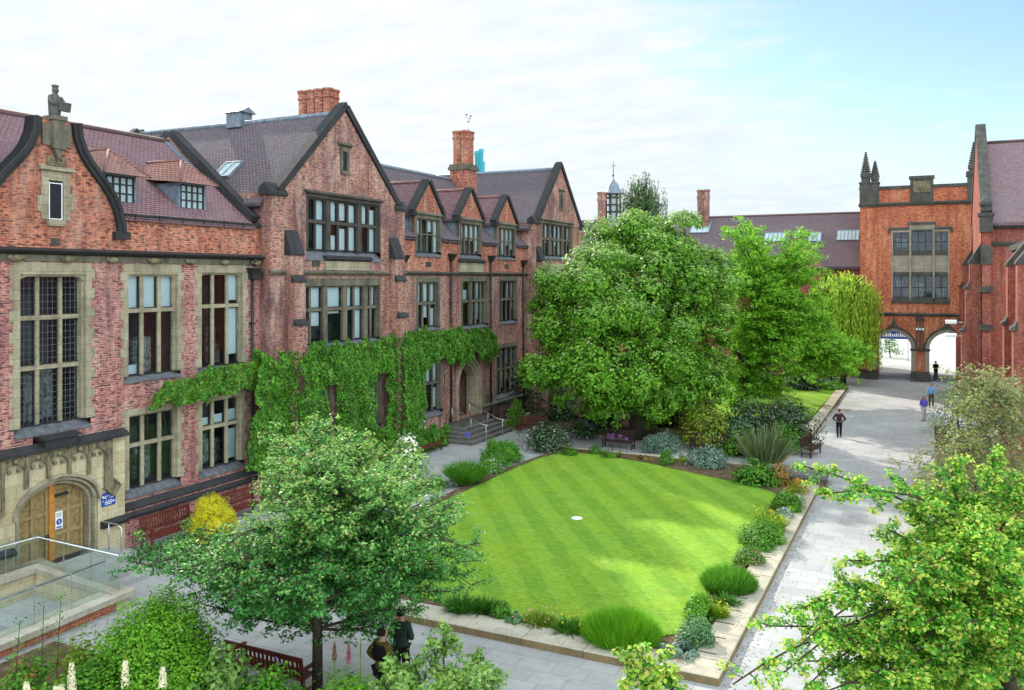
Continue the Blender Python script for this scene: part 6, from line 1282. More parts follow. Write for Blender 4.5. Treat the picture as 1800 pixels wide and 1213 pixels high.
mt = tips_in([(1280, 1310, 380, 450, 5), (1310, 1345, 400, 450, 5), (1385, 1425, 395, 450, 7), (1425, 1445, 430, 470, 3), (1350, 1420, 450, 520, 9), (1270, 1350, 450, 560, 12), (1400, 1450, 480, 560, 8), (1270, 1420, 540, 660, 24), (1420, 1505, 595, 650, 12), (1490, 1530, 610, 640, 4), (1290, 1350, 640, 690, 8), (1350, 1500, 610, 645, 6), (1330, 1435, 480, 620, 34), (1285, 1420, 440, 600, 26), (1340, 1400, 500, 660, 14), (1280, 1400, 560, 700, 12), (1420, 1510, 610, 650, 8)], D3, 3.2)
spray_tree('maple_tree', 'bright green maple with spiky upper shoots, right of the dark evergreens', b3, mt, [at_px(1300, 690, D3), at_px(1305, 640, D3), at_px(1320, 580, D3), at_px(1340, 520, D3), at_px(1380, 600, D3), at_px(1440, 625, D3)], .23, 'maple', 'maple', .3, 11, 2.0, 20, .4, .1, .16, .25, .6)
def weep(name, label, base, dome, n, hang, leaf, mat, r0, seed, bark='bark', per=26, zmin=.3):
    t = thing(name, label, 'tree', base); tm = MB(); P, N = [], []; c, r = np.array(dome[:3]), np.array(dome[3:6]); limb(tm, base, (c[0], c[1], c[2]), r0, r0 * .6, 0, 4, .03)
    for j in range(n):
        d = unit(1)[0]; d[2] = abs(d[2]) * .9; s = c + d * r * RNG.uniform(.5, 1.0); 
        if j % 4 == 0: limb(tm, tuple(c - np.array((0, 0, r[2] * .3))), tuple(s), r0 * .3, .015, .25)
        L = hang * RNG.uniform(.45, 1.1); k = int(per * L / hang * RNG.uniform(.7, 1.2)); f = RNG.random(k); out = d.copy(); out[2] = 0
        q = s + out * (.35 * f[:, None]) + np.array((0, 0, -1.0)) * (f * L)[:, None] + RNG.normal(0, .09, (k, 3)); P.append(q); N.append(np.tile(out + np.array((0, 0, .25)), (k, 1)))
        if j % 3 == 0: tm.tube([tuple(s), tuple(s + out * .2 + np.array((0, 0, -L * .5))), tuple(s + out * .35 + np.array((0, 0, -L)))], [.012, .008, .004], 4)
    tm.build('trunk', M[bark], t); P = np.concatenate(P); N = np.concatenate(N); k = P[:, 2] > zmin; leaf_mesh('crown', P[k], N[k], leaf, LM[mat], None, t, aspect=.32, jit=.4, T=np.tile((0, 0, -1.0), (k.sum(), 1))); return t
w0 = dep(1482, 75); wc = at_px(1484, 522, 75)
weep('willow_tree', 'weeping willow with hanging yellow-green strands beside the gate tower', (w0[0], w0[1], 0), wc + (3.0, 2.4, 2.6), 800, 6.2, .36, 'willow', .28, 3, per=42, zmin=1.5)
w1 = dep(1125, 74); wb = at_px(1128, 362, 74)
weep('birch_tree', 'tall thin weeping birch rising against the sky behind the evergreens', (w1[0], w1[1], 0), wb + (2.3, 1.8, 3.5), 300, 5.5, .26, 'birch', .2, 4, 'bark', per=34)
# near crab tree with the dark canopy
bc = dep(558, 18.6); DCt = 18.6
ct = []
for _ in range(135):
    a = RNG.uniform(0, 2 * math.pi); e = RNG.uniform(-.28, 1.0); rr_ = math.sqrt(max(0, 1 - max(e, -.1) ** 2)) * RNG.uniform(.78, 1.02)
    if e < -.05: rr_ *= RNG.uniform(.35, .95)
    cx = at_px(536, 940, DCt); ct.append((cx[0] + 3.85 * rr_ * math.cos(a), cx[1] + 3.2 * rr_ * math.sin(a), 3.45 + 2.35 * e + RNG.normal(0, .1)))
for p in ((225, 985), (232, 950), (330, 1045), (300, 1010), (430, 1060), (845, 955), (850, 985), (830, 1030), (790, 1040), (720, 1075), (520, 1075), (350, 1060), (640, 1080), (690, 1090), (460, 752), (560, 748), (650, 765)): ct.append(at_px(p[0], p[1], DCt + RNG.uniform(-.6, .8)))
def keep_crab(p):
    d = depth_of(p); px = 900 + CF * (CS * p[0] + SN * p[1]) / d; py = CHY - CF * (p[2] - CH) / d
    return not ((px < 460 and py < 890) or (px < 445 and py < 925) or (px < 300 and py < 945))
ct = [p for p in ct if keep_crab(p)]
CP = [(465, 795), (560, 765), (690, 775), (740, 830), (800, 890), (835, 965), (830, 1020), (780, 1060), (680, 1070), (600, 1055), (500, 1100), (410, 1080), (350, 1040), (250, 985), (225, 975), (270, 930), (340, 935), (440, 940), (468, 890), (460, 830)]
cu_, cv_ = RNG.uniform(220, 840, 400), RNG.uniform(760, 1105, 400); ok_ = inpoly(cu_, cv_, CP)
ct += [at_px(a, b, DCt + RNG.uniform(-2.2, 2.2)) for a, b in zip(cu_[ok_][:85], cv_[ok_][:85])]
spray_tree('crab_apple_tree', 'near spreading tree with dark glossy leaves and pale pink-tipped top, left of the people', (bc[0], bc[1], 0), ct, [(bc[0], bc[1], 1.75), (bc[0] - .03, bc[1], 2.3), (bc[0] - .1, bc[1] + .1, 3.0), (bc[0] - .5, bc[1], 3.2), (bc[0] + .5, bc[1] + .2, 3.2), (bc[0], bc[1] - .3, 3.6), (bc[0] - .1, bc[1] + .3, 4.3)], .085, 'crab', 'crab_top', .125, 11, .95, 20, .17, .62, .14, .3, .6, aspect=.6, tip_z=(3.3, 5.2))
# near right tree with yellow and orange shoots
DR = 10.6
br = dep(1770, DR); rt = [(1415, 820, 10.2), (1441, 868, 10.0), (1492, 985, 9.8), (1346, 1100, 9.6), (1288, 1203, 9.4), (1405, 1075, 9.7), (1545, 1010, 9.6), (1600, 905, 10.6), (1617, 862, 10.8), (1672, 812, 10.8), (1722, 905, 10.2), (1745, 795, 10.9), (1792, 850, 10.6), (1800, 930, 10), (1680, 960, 9.8), (1560, 930, 10.4), (1650, 1010, 9.5), (1500, 1055, 9.6), (1562, 1090, 9.4), (1450, 1140, 9.4), (1622, 1100, 9.2), (1700, 1092, 9.1), (1780, 1030, 9.4), (1378, 1182, 9.3), (1480, 1200, 9.2), (1600, 1190, 9.0), (1700, 1190, 9.0), (1790, 1150, 9), (1530, 1150, 9.3), (1420, 1205, 9.2), (1690, 880, 10.9), (1640, 960, 10.6), (1760, 980, 10), (1850, 900, 10.4), (1860, 1050, 9.8), (1590, 1040, 9.7), (1745, 1080, 9.3), (1660, 1150, 9.0)]
rtips = [at_px(a, b, c) for a, b, c in rt]
for _ in range(44): rtips.append(at_px(RNG.uniform(1560, 1860), RNG.uniform(930, 1260), RNG.uniform(9.0, 11.6)))
for _ in range(16): rtips.append(at_px(RNG.uniform(1380, 1600), RNG.uniform(1090, 1260), RNG.uniform(9.0, 10.4)))
spray_tree('hawthorn_tree', 'near bright green tree with yellow and orange shoots filling the lower right corner', (br[0], br[1], 0), rtips, [at_px(1775, 1213, DR), at_px(1762, 1120, DR), at_px(1748, 1040, DR), at_px(1735, 965, DR)], .049, 'haw', 'haw_tip', .11, 15, .48, 33, .095, .36, .06, .3, .7, aspect=.75, tw_r=.006, bth=.17, nm=4)
b5 = dep(1165, 11.0); st_ = [at_px(a, b, 11.0 + RNG.uniform(-.4, .4)) for a, b in ((1095, 1142), (1130, 1135), (1165, 1150), (1105, 1185), (1150, 1190), (1190, 1205), (1085, 1212), (1130, 1220), (1215, 1230), (1170, 1175))]
spray_tree('hawthorn_sapling', 'sapling with yellow and orange shoots at the bottom edge below the kerb corner', (b5[0], b5[1], 0), st_, [(b5[0], b5[1], 1.5), (b5[0], b5[1], 3.0), at_px(1165, 1260, 11), at_px(1150, 1225, 11)], .075, 'haw', 'haw_tip', .05, 6, .3, 14, .1, .55, .05, .35, .7, aspect=.8, tw_r=.006)
# thin grey-green tree on the right
b6 = dep(1722, 30.5); t6 = []
for _ in range(130):
    x_, y_ = RNG.uniform(1600, 1810), RNG.uniform(650, 900)
    if x_ > 1672 - (y_ > 780) * 80: t6.append(at_px(x_, y_, 30.5 + RNG.uniform(-2.0, 2.0)))
t6 += [at_px(a, b, 30.5) for a, b in ((1682, 655), (1700, 648), (1745, 650), (1780, 690), (1660, 745), (1620, 800), (1560, 805), (1610, 850), (1800, 760))]
spray_tree('thorn_tree', 'thin grey-green tree with bare tangled twigs in front of the annexe buttresses', (b6[0], b6[1], 0), t6, [at_px(1722, 880, 30.5), at_px(1722, 800, 30.5), at_px(1724, 750, 30.5), at_px(1715, 710, 30.5), at_px(1740, 700, 30.5), at_px(1690, 770, 30.5)], .13, 'sparse', 'sparse', .12, 11, 1.1, 5, .25, .1, .2, .2, .8, bark='bark_pale', tw_r=.012)
# ------------------------------------------------------------------ shrubs and border plants
def round_plant(name, label, base, w, h, mat, leaf, n, cat='shrub', flowers=None, group=None, depth=None, aspect=.55, tipmat=None, tipf=0.0, lump=.16, jit=.35):
    n = int(n * 1.7); leaf *= 1.22
    t = thing(name, label, cat, base, 0, group); d_ = depth or w; r = np.array((w / 2, d_ / 2, h)); nb = max(8, int(n / 90)); bd_ = unit(nb); bd_[:, 2] = np.abs(bd_[:, 2]); bc_ = bd_ * r * RNG.uniform(.62, .92, (nb, 1)); rb = lump * (w + h) * RNG.uniform(.6, 1.3, nb)
    i = RNG.integers(0, nb, n); o = unit(n); P = np.array(base) + bc_[i] + o * rb[i][:, None] * RNG.uniform(.5, 1, (n, 1)) ** .5; k = P[:, 2] > base[2] + .02; P, o, i = P[k], o[k], i[k]
    tp = (RNG.random(len(P)) < tipf * (o[:, 2] > -.1)).astype(int)
    leaf_mesh('foliage', P, o * .7 + bd_[i] * .6 + np.array((0, 0, .4)), leaf, [LM[mat], LM[tipmat or mat]], tp, t, aspect=aspect, jit=jit)
    if flowers:
        col, nf, sz = flowers; d = unit(nf); d[:, 2] = np.abs(d[:, 2]); leaf_mesh('flowers', np.array(base) + d * r * RNG.uniform(.95, 1.08, (nf, 1)), d, sz, PET[col], None, t, aspect=.9)
    sm = MB()
    for _ in range(7): d = unit(1)[0]; d[2] = abs(d[2]) + .3; limb(sm, base, tuple(np.array(base) + d / np.linalg.norm(d) * r * .75), .02 + .008 * h, .006, .05, 4)
    sm.build('stem', M['bark'], t); return t
def blade_plant(name, label, base, w, h, mat, n, bw, droop, cat='plant', flowers=None, spread=1.0, flat=.25):
    t = thing(name, label, cat, base); dome = spread > 1.05; sb = .43 if dome else .32; a = RNG.uniform(0, 2 * math.pi, n); rr = np.sqrt(RNG.random(n)); B = np.array(base) + np.stack([np.cos(a) * rr * w * sb, np.sin(a) * rr * w * sb * .9, np.zeros(n)], 1)
    tl = RNG.uniform(0, 1, n) * .4 + rr * .6; D = np.stack([np.cos(a) * tl * spread * w / (2 * h) * 1.1, np.sin(a) * tl * spread * w / (2 * h) * 1.1, np.ones(n) * (1 - flat * tl)], 1) + RNG.normal(0, .10, (n, 3)); L = h * RNG.uniform(.75, 1.12, n) * ((1.02 - .5 * rr ** 2.2) if dome else 1)
    if dome: D[:, :2] *= .5
    blade_mesh('foliage', B, D, L, bw * RNG.uniform(.7, 1.3, n), droop * RNG.uniform(.5, 1.5, n) * tl, LM[mat], None, t)
    if flowers:
        col, nf, sz = flowers; j = RNG.integers(0, n, nf); Dn = D[j] / np.linalg.norm(D[j], axis=1, keepdims=True); P = B[j] + Dn * (L[j] * RNG.uniform(.95, 1.2, nf))[:, None]; leaf_mesh('flowers', P, np.tile((0, 0, 1.0), (nf, 1)), sz, PET[col], None, t, aspect=.9, jit=.8)
    return t
def spec(px, py, wpx, hpx, z=.10):           # base pixel, width and height in pixels -> base, width, height in metres
    b = gnd(px, py, z); s = depth_of(b) / CF; return b, wpx * s, hpx * s * .95
def rp(name, label, px, py, wpx, hpx, mat, leaf, n, **k): b, w, h = spec(px, py, wpx, hpx); return round_plant(name, label, b, w, h, mat, leaf, n, **k)
def bp(name, label, px, py, wpx, hpx, mat, n, bw, dr, **k): b, w, h = spec(px, py, wpx, hpx); return blade_plant(name, label, b, w, h, mat, n, bw, dr, **k)
def bx(x0, x1, y0, y1): w = x1 - x0; by = y1 - .15 * w; return ((x0 + x1) / 2, by, w, by - y0)
KB = dict(cat='plant')
# front border, left to right
bp('iris_clump', 'dark green grassy clump under the near tree canopy edge, leftmost in the front border', *bx(788, 832, 1038, 1086), 'strap', 420, .035, .35)
bp('daylily_clump', 'arching strap-leaved clump second from the left in the front border', *bx(828, 872, 1040, 1086), 'strap', 420, .035, .55)
rp('dark_mound', 'low dark green mound between strap leaves and the thin grey herb', *bx(862, 896, 1056, 1092), 'bush', .07, 1400, **KB)
rp('grey_herb', 'thin grey-green herb beside the golden tussock in the front border', *bx(890, 920, 1070, 1104), 'greygreen', .06, 700, lump=.1, **KB)
bp('golden_tussock', 'golden and pinkish tussock in the middle of the front border', *bx(914, 978, 1068, 1108), 'iris', 700, .025, .45, flowers=('pink', 70, .05))
bp('iris_clump', 'broad-leaved iris clump between golden tussock and the big lavender', *bx(978, 1026, 1080, 1122), 'strap', 350, .045, .5, flowers=('yellow', 25, .06))
bp('lavender_bush', 'largest bright green lavender bush of the front border', *bx(1022, 1160, 1066, 1148), 'lav_bright', 5200, .022, .12, spread=1.1)
rp('silver_mat', 'flat silver-grey mat plant at the near corner of the kerb', *bx(1155, 1232, 1126, 1166), 'silver', .06, 1800, lump=.08, **KB)
# right border, near to far
rp('silver_mound', 'silver-green mound by the railing slots near the kerb corner', *bx(1196, 1254, 1088, 1142), 'greygreen', .06, 3000, **KB)
rp('airy_shrub', 'loose airy light green shrub leaning over the lawn near the kerb corner', *bx(1202, 1254, 1030, 1098), 'bush_bright', .08, 1300, lump=.11)
bp('yellow_herb', 'small yellow-green herb tucked beside the airy shrub', *bx(1245, 1279, 1058, 1094), 'iris', 420, .025, .3, flowers=('yellow', 60, .04))
bp('agapanthus_clump', 'arching strappy clump in front of the large round lavender', *bx(1254, 1302, 1036, 1072), 'strap', 420, .035, .7)
bp('lavender_bush', 'large round dense green lavender at the middle of the right border', *bx(1235, 1328, 990, 1052), 'lav', 4600, .022, .12, spread=1.15)
rp('heather_mound', 'brownish heather mound with pink-orange top, beyond the round lavender', *bx(1293, 1344, 962, 1000), 'bush', .05, 2800, flowers=('pink', 200, .045), **KB)
rp('dark_mound', 'small dark mound wedged behind the heather', *bx(1316, 1358, 948, 976), 'bush', .06, 1300, **KB)
rp('green_shrub', 'rounded green shrub overhanging the kerb slots beyond the heather', *bx(1300, 1376, 920, 966), 'bush', .08, 2800)
bp('iris_clump', 'upright yellow-green iris clump beside the lilac cushion', *bx(1332, 1380, 894, 944), 'iris', 420, .05, .2, flowers=('yellow', 40, .06))
rp('lilac_cushion', 'cushion of pale lilac flowers against the kerb', *bx(1364, 1394, 892, 916), 'greygreen', .05, 800, flowers=('lilac', 320, .05), **KB)
rp('bright_mound', 'small bright green mound beside the lilac cushion', *bx(1382, 1408, 884, 908), 'bush_bright', .06, 900, **KB)
rp('mixed_shrub', 'mixed green shrub between the lilac cushion and the orange-flowered plants', *bx(1362, 1412, 862, 904), 'bush', .08, 1700)
rp('orange_flowers', 'orange and yellow flowered plant by the stone block', *bx(1382, 1422, 840, 874), 'bush_yellow', .06, 800, flowers=('orange', 240, .07), **KB)
rp('rust_shrub', 'rust-orange leaved shrub in front of the stone block', *bx(1350, 1394, 816, 856), 'rust', .09, 1100)
rp('glossy_shrub', 'glossy broad-leaved green shrub at the far corner of the lawn', *bx(1292, 1368, 812, 862), 'bush', .13, 1300)
b, w, h = spec(1343, 815, 120, 64); blade_plant('sword_leaf_plant', 'large sword-leaved plant with a fountain of long grey-green blades', b, w * .68, h * 1.25, 'phorm', 240, .085, .3, spread=1.0, flat=.3)
rp('blue_silver_bush', 'bluish silver bush in front of the dark bench', *bx(1202, 1280, 790, 830), 'silver', .10, 2000)
rp('yellow_herb', 'tiny yellow-green herb left of the bluish silver bush', *bx(1192, 1212, 794, 814), 'bush_yellow', .06, 400, **KB)
rp('green_mound', 'small fresh green mound on the far lawn edge, left of the silver bush', *bx(1158, 1190, 792, 820), 'bush', .07, 900, **KB)
rp('orange_groundcover', 'low orange groundcover along the far lawn edge', *bx(1108, 1150, 800, 814), 'rust', .05, 500, lump=.07, **KB)
rp('dwarf_mound', 'dwarf dark mound behind the far lawn edge, left of the alliums', *bx(1036, 1058, 780, 800), 'bush', .07, 700, **KB)
rp('dwarf_mound', 'dwarf mound on the lawn edge just below the alliums', *bx(1056, 1078, 790, 808), 'lav', .06, 500, **KB)
rp('pale_groundcover', 'pale yellow groundcover right of the alliums', *bx(1074, 1104, 794, 810), 'bush_yellow', .05, 500, lump=.08, **KB)
rp('dwarf_mound', 'dwarf green mound at the far left corner of the lawn', *bx(990, 1014, 784, 804), 'bush', .07, 700, **KB)
# alliums
q = gnd(1087, 796, .1); al = thing('purple_alliums', 'tall purple allium flower heads at the far lawn edge before the shaded bench', 'flowers', q)
sm = MB(); HP = []
for k in range(6):
    x, y = q[0] + RNG.uniform(-.55, .5), q[1] + RNG.uniform(-.3, .3); z = RNG.uniform(.5, .95); sm.tube([(x, y, q[2]), (x + .02, y, q[2] + z)], .012, 5); d = unit(70); HP.append(np.array((x, y, q[2] + z)) + d * .075)
sm.build('stem', M['bark'], al); HP = np.concatenate(HP); leaf_mesh('flowers', HP, unit(len(HP)), .045, PET['purple'], None, al, aspect=.9)
# left border beside the pavement
rp('white_flowered_bush', 'large bush speckled with white flowers near the steps, beyond the lawn', *bx(920, 1002, 742, 800), 'rhodo', .11, 2600, flowers=('white', 330, .08))
rp('white_flowered_bush', 'darker bush with a few white flowers deeper under the evergreen', *bx(1000, 1048, 738, 774), 'rhodo', .11, 1600, flowers=('white', 90, .08))
rp('grey_round_shrub', 'clipped grey-white round shrub in front of the evergreen trunks', *bx(1126, 1200, 756, 802), 'silver', .08, 3200, lump=.10)
rp('feathery_mound', 'big feathery green mound at the pavement corner below the steps', *bx(836, 922, 768, 824), 'lav', .085, 5200, aspect=.45, lump=.08)
bp('lavender_bush', 'dark green lavender bush at the left edge of the lawn', *bx(787, 850, 806, 858), 'lav', 2600, .026, .15, flowers=('lilac', 60, .05))
rp('white_cushion', 'low green cushion with small white flowers between lavender and feathery mound', *bx(843, 884, 806, 836), 'bush', .07, 1300, flowers=('white', 130, .05), **KB)
rp('clipped_mound', 'small clipped mound leftmost of the pair by the pavement', *bx(720, 748, 838, 866), 'lav', .06, 1200, **KB)
rp('clipped_mound', 'small clipped mound nearer the lavender, right of its twin', *bx(748, 783, 838, 866), 'lav', .06, 1400, **KB)
rp('silver_edging', 'low silver edging plant beside the lavender on the lawn edge', *bx(776, 806, 842, 858), 'silver', .05, 700, lump=.08, **KB)
rp('white_hydrangea', 'pale hydrangea with white flower heads against the ivy by the red bench', *bx(682, 748, 762, 872), 'pale', .13, 1900, flowers=('white', 420, .16))
b = dep(374, 30.7)
round_plant('golden_round_bush', 'bright golden-yellow round bush behind the near tree', b, 2.0, 1.75, 'gold', .036, 24000, lump=.04)
# trees and bushes in the shrub bed
rp('golden_shrub', 'yellow-green rounded shrub behind the dark bench', *bx(1200, 1294, 706, 800), 'bush_yellow', .14, 2600)
rp('rhododendron', 'dark glossy rhododendron left of the bench by the path', *bx(1276, 1350, 690, 800), 'rhodo', .16, 2600)
rp('rhododendron', 'dark glossy rhododendron against the far lawn and its kerb', *bx(1342, 1432, 702, 790), 'rhodo', .16, 3000, flowers=('white', 20, .1))
rp('low_green_shrub', 'low green shrub behind the bench at the path edge', *bx(1352, 1414, 742, 800), 'bush', .12, 1500)
rp('low_green_shrub', 'low spreading green shrub beneath the hydrangea-like bush by the sword leaves', *bx(1275, 1330, 752, 808), 'bush', .12, 1200)
q = gnd(940, 728)
def layered(name, label, base, w, h, mat, leaf, n, tip=None):
    t = thing(name, label, 'tree', base); P, N = [], []; tm = MB(); limb(tm, base, (base[0], base[1], base[2] + h * .9), .07, .02)
    for k in range(11):
        z = h * (.22 + .78 * k / 10); rr = w / 2 * (1.05 - .85 * (k / 10)) * RNG.uniform(.75, 1.1); a0 = RNG.uniform(0, 6.28); ox, oy = .25 * rr * math.cos(a0), .25 * rr * math.sin(a0); m = int(n / 11 * (1.5 - k / 11)); a = RNG.uniform(0, 6.28, m); r = rr * np.sqrt(RNG.random(m)) * (1 + .2 * np.sin(a * 5 + k)); P.append(np.stack([base[0] + ox + r * np.cos(a), base[1] + oy + r * np.sin(a), base[2] + z - r * .22 + RNG.normal(0, .06, m)], 1)); N.append(np.tile((0, 0, 1.0), (m, 1)))
        for j in range(4): aa = a0 + j * 1.6; limb(tm, (base[0], base[1], base[2] + z * .95), (base[0] + rr * .8 * math.cos(aa), base[1] + rr * .8 * math.sin(aa), base[2] + z - .1), .025, .008)
    tm.build('trunk', M['bark'], t); leaf_mesh('crown', np.concatenate(P), np.concatenate(N), leaf, LM[mat], None, t, jit=.5, aspect=.5); return t
layered('layered_conifer', 'dark layered conifer beside the range wall near the steps', (-23.4, 49.8, 0), 3.6, 3.9, 'conifer', .15, 5000)
layered('small_maple', 'small bright yellow-green maple beside the stone steps', (-22.9, 47.8, 0), 1.9, 1.75, 'bush_bright', .12, 1500)
rp('dark_shrub', 'dark leafy shrub under the left side of the rounded evergreen', *bx(960, 1020, 690, 745), 'rhodo', .14, 1800)
rp('far_bed_shrub', 'green shrub in the bed behind the far lawn, below the benches', *bx(1436, 1490, 672, 692), 'bush', .18, 900, lump=.12)
rp('far_bed_shrub', 'darker shrub at the left of the far lawn bed', *bx(1385, 1440, 640, 692), 'rhodo', .2, 1600)
rp('far_bed_shrub', 'tall dark shrub under the maple by the far lawn', *bx(1290, 1372, 640, 705), 'rhodo', .2, 2200)
# right hand border
for k, (x, y, w, h, mt_, lb) in enumerate(((1.9, 28.5, 2.6, 1.6, 'sparse', 'brown-green twiggy shrub below the thin tree at the right border'), (2.2, 24.5, 2.4, 1.7, 'bush', 'green shrub in the right border behind the near hawthorn'), (2.5, 33.5, 2.2, 1.9, 'redtip', 'reddish-leaved shrub against the annexe wall'), (1.6, 39.5, 2.0, 1.5, 'sparse', 'pale twiggy shrub before the twin buttresses'), (1.7, 58.0, 3.0, 3.2, 'greygreen', 'grey-green bush at the foot of the hall buttress'), (1.2, 20.5, 2.2, 1.3, 'bush', 'low green shrub in the right border nearest the camera'))):
    round_plant('border_shrub', lb, (x, y, .07), w, h, mt_, .10, 1700, lump=.2, flowers=('pink', 60, .07) if k == 1 else None)
# foreground bed
def near(name, label, px, ytop, wpx, d, mat, leaf, n, **k):
    b = dep(px, d, .05); h = CH + (CHY - ytop) / CF * d - .05; return round_plant(name, label, b, wpx * d / CF, h, mat, leaf, n, **k)
near('green_shrub', 'large fresh green shrub before the terrace wall, lower left', 275, 1030, 275, 17.2, 'bush_bright', .062, 30000, lump=.055)
near('yellow_shrub', 'yellow-leaved shrub peeping out left of the large green one', 150, 1100, 95, 17.6, 'bush_yellow', .08, 2600, lump=.09)
near('dark_leaved_shrub', 'dark small-leaved shrub at the bottom left between the flower spikes', 165, 1140, 130, 16.4, 'bush', .09, 4600, lump=.08)
near('rose_shrub', 'reddish-green rose shrub at the left edge of the picture', 55, 1120, 150, 16.6, 'bush', .08, 3600, tipmat='redtip', tipf=.25, lump=.08)
near('broad_leaved_plant', 'broad-leaved green plant beside the bench back, with a pink bud', 395, 1120, 90, 16.8, 'pale', .11, 1900, lump=.12, flowers=('pink', 8, .12))
near('dark_leaved_shrub', 'deep green shrub with violet flowers below the bench back', 470, 1160, 150, 16.4, 'bush', .08, 6000, flowers=('violet', 60, .06), lump=.08)
near('leafy_border_plant', 'leafy green plant at the foot of the near tree trunk', 600, 1185, 120, 16.8, 'lav_bright', .09, 2000, lump=.16)
near('bottom_herb', 'dark green herb in the bottom left corner under the white spikes', 70, 1185, 190, 15.6, 'bush', .085, 4600, lump=.08)
b7 = dep(770, 16.3, 0); pt = []
for _ in range(62):
    px = RNG.uniform(668, 872); top = 1090 + abs(px - 790) * .62 if px > 700 else 1150; pt.append(at_px(px, RNG.uniform(max(1150, top), 1290), 16.3 + RNG.uniform(-1.1, .9)))
pt += [at_px(a, c, 16.3) for a, c in ((778, 1092), (765, 1120), (800, 1112), (750, 1135), (812, 1130), (690, 1160), (720, 1150), (850, 1172), (868, 1192), (675, 1185))]
spray_tree('variegated_shrub', 'pale yellow-green shrub in front of the two people at the bottom edge', (b7[0], b7[1], 0), pt, [at_px(770, 1330, 16.3), at_px(770, 1270, 16.3), at_px(780, 1220, 16.3), at_px(740, 1230, 16.3), at_px(820, 1240, 16.3)], .1, 'pale', 'pale', .05, 7, .36, 12, .12, .2, .1, .3, .8, cat='shrub', tw_r=.007)
# flower spikes
def spike(px, ytop, ylen, d, col, tipc, wid, label, name, tilt=0.0):
    b = dep(px, d, .05); z1 = CH + (CHY - ytop) / CF * d; L = ylen * d / CF; t = thing(name, label, 'flower', b); m = MB(); m.tube([b, (b[0] + tilt * .5, b[1], z1 * .6), (b[0] + tilt, b[1], z1)], .012, 6); m.build('stem', LM['bush'], t)
    n = 420; f = RNG.random(n) ** .8; a = RNG.uniform(0, 6.28, n); r = wid * (1 - f) ** .55 * RNG.uniform(.7, 1.05, n) + .004; P = np.stack([b[0] + tilt * (1 - .3 * (1 - f)) + r * np.cos(a), b[1] + r * np.sin(a), z1 - L + f * L], 1); N = np.stack([np.cos(a), np.sin(a), .5 * np.ones(n)], 1)
    leaf_mesh('petals', P, N, wid * .55, [PET[col], tipc], (f > .82).astype(int), t, aspect=.8)
    q = 26; a = RNG.uniform(0, 6.28, q); blade_mesh('leaf', np.tile(b, (q, 1)), np.stack([np.cos(a) * .5, np.sin(a) * .5, np.ones(q)], 1), .7, .04, .4, LM['strap'], None, t); return t
G_ = 'white flower spikes in the near bed'
for px, yt, ln, d, lb in ((125, 1152, 62, 15.2, 'white flower spike between the dark shrub and the yellow shrub, leaning left'), (219, 1148, 60, 15.4, 'tallest white flower spike in front of the large green shrub'), (285, 1162, 48, 15.4, 'white flower spike right of the tallest one before the green shrub'), (45, 1188, 50, 14.8, 'white flower spike nearest the lower left corner'), (97, 1196, 46, 14.8, 'left one of the two joined short white flower spikes at the bottom edge'), (107, 1193, 46, 15.0, 'right one of the two joined short white flower spikes at the bottom edge')):
    s = spike(px, yt, ln, d, 'cream', LM['iris'], .075, lb, 'foxtail_lily', .02); s['group'] = G_
for px, yt, ln, d, c, lb in ((586, 1128, 34, 17, 'rust', 'brownish seed spike just right of the near tree trunk'), (611, 1130, 36, 17, 'pinkred', 'dark pink flower spike between the trunk and the people'), (632, 1122, 30, 17, 'rust', 'thin tall dry spike nearest the person in the olive jacket')):
    s = spike(px, yt, ln, d, 'rose' if c == 'pinkred' else 'brown', LM['redtip'], .05 if px < 630 else .016, lb, 'lupin_spike', .03)
for px, yt, d, lb in ((70, 1062, 16.4, 'bare rose shoot rising before the sunk terrace, leftmost'), (100, 1048, 16.6, 'taller rose shoot with tiny leaves before the sunk terrace'), (28, 1090, 16.2, 'short rose shoot at the left edge of the picture')):
    b = dep(px, d, .05); z1 = CH + (CHY - yt) / CF * d; t = thing('rose_shoot', lb, 'plant', b); m = MB(); P = limb(m, b, (b[0] + .12, b[1], z1), .014, .005, .02, 8, .03); m.build('stem', M['bark'], t)
    pp = np.concatenate([np.array(q)[None] + RNG.normal(0, .07, (16, 3)) for q in P[3:]]); leaf_mesh('foliage', pp, unit(len(pp)), .06, LM['bush'], None, t)
# small pavement bits
for lb, x0, x1, y0, y1, mt_ in (('dark shrub filling the shade left of the first evergreen trunk', 1020, 1095, 705, 762, 'rhodo'), ('dark shrub in the shade right of the first evergreen trunk', 1130, 1190, 700, 752, 'conifer'), ('dark shrub behind the second evergreen trunk', 1185, 1260, 690, 742, 'rhodo'), ('low dark ivy hedge deep under the evergreens', 1050, 1170, 690, 730, 'conifer'), ('dark shrub against the far pavilion wall under the crown', 930, 1000, 660, 720, 'conifer')):
    rp('shade_shrub', lb, *bx(x0, x1, y0, y1), mt_, .2, 1500)
P = leaf_scatter(); o = leaf_mesh('fallen_leaves', P, np.tile((0, 0, 1.0), (len(P), 1)), .06, [leaf_mat('dry_leaf', [(.25, .15, .06), (.32, .22, .10), (.16, .09, .05)], trans=.1)], None, None, (0, 0, 0), jit=.2); o['kind'] = 'stuff'
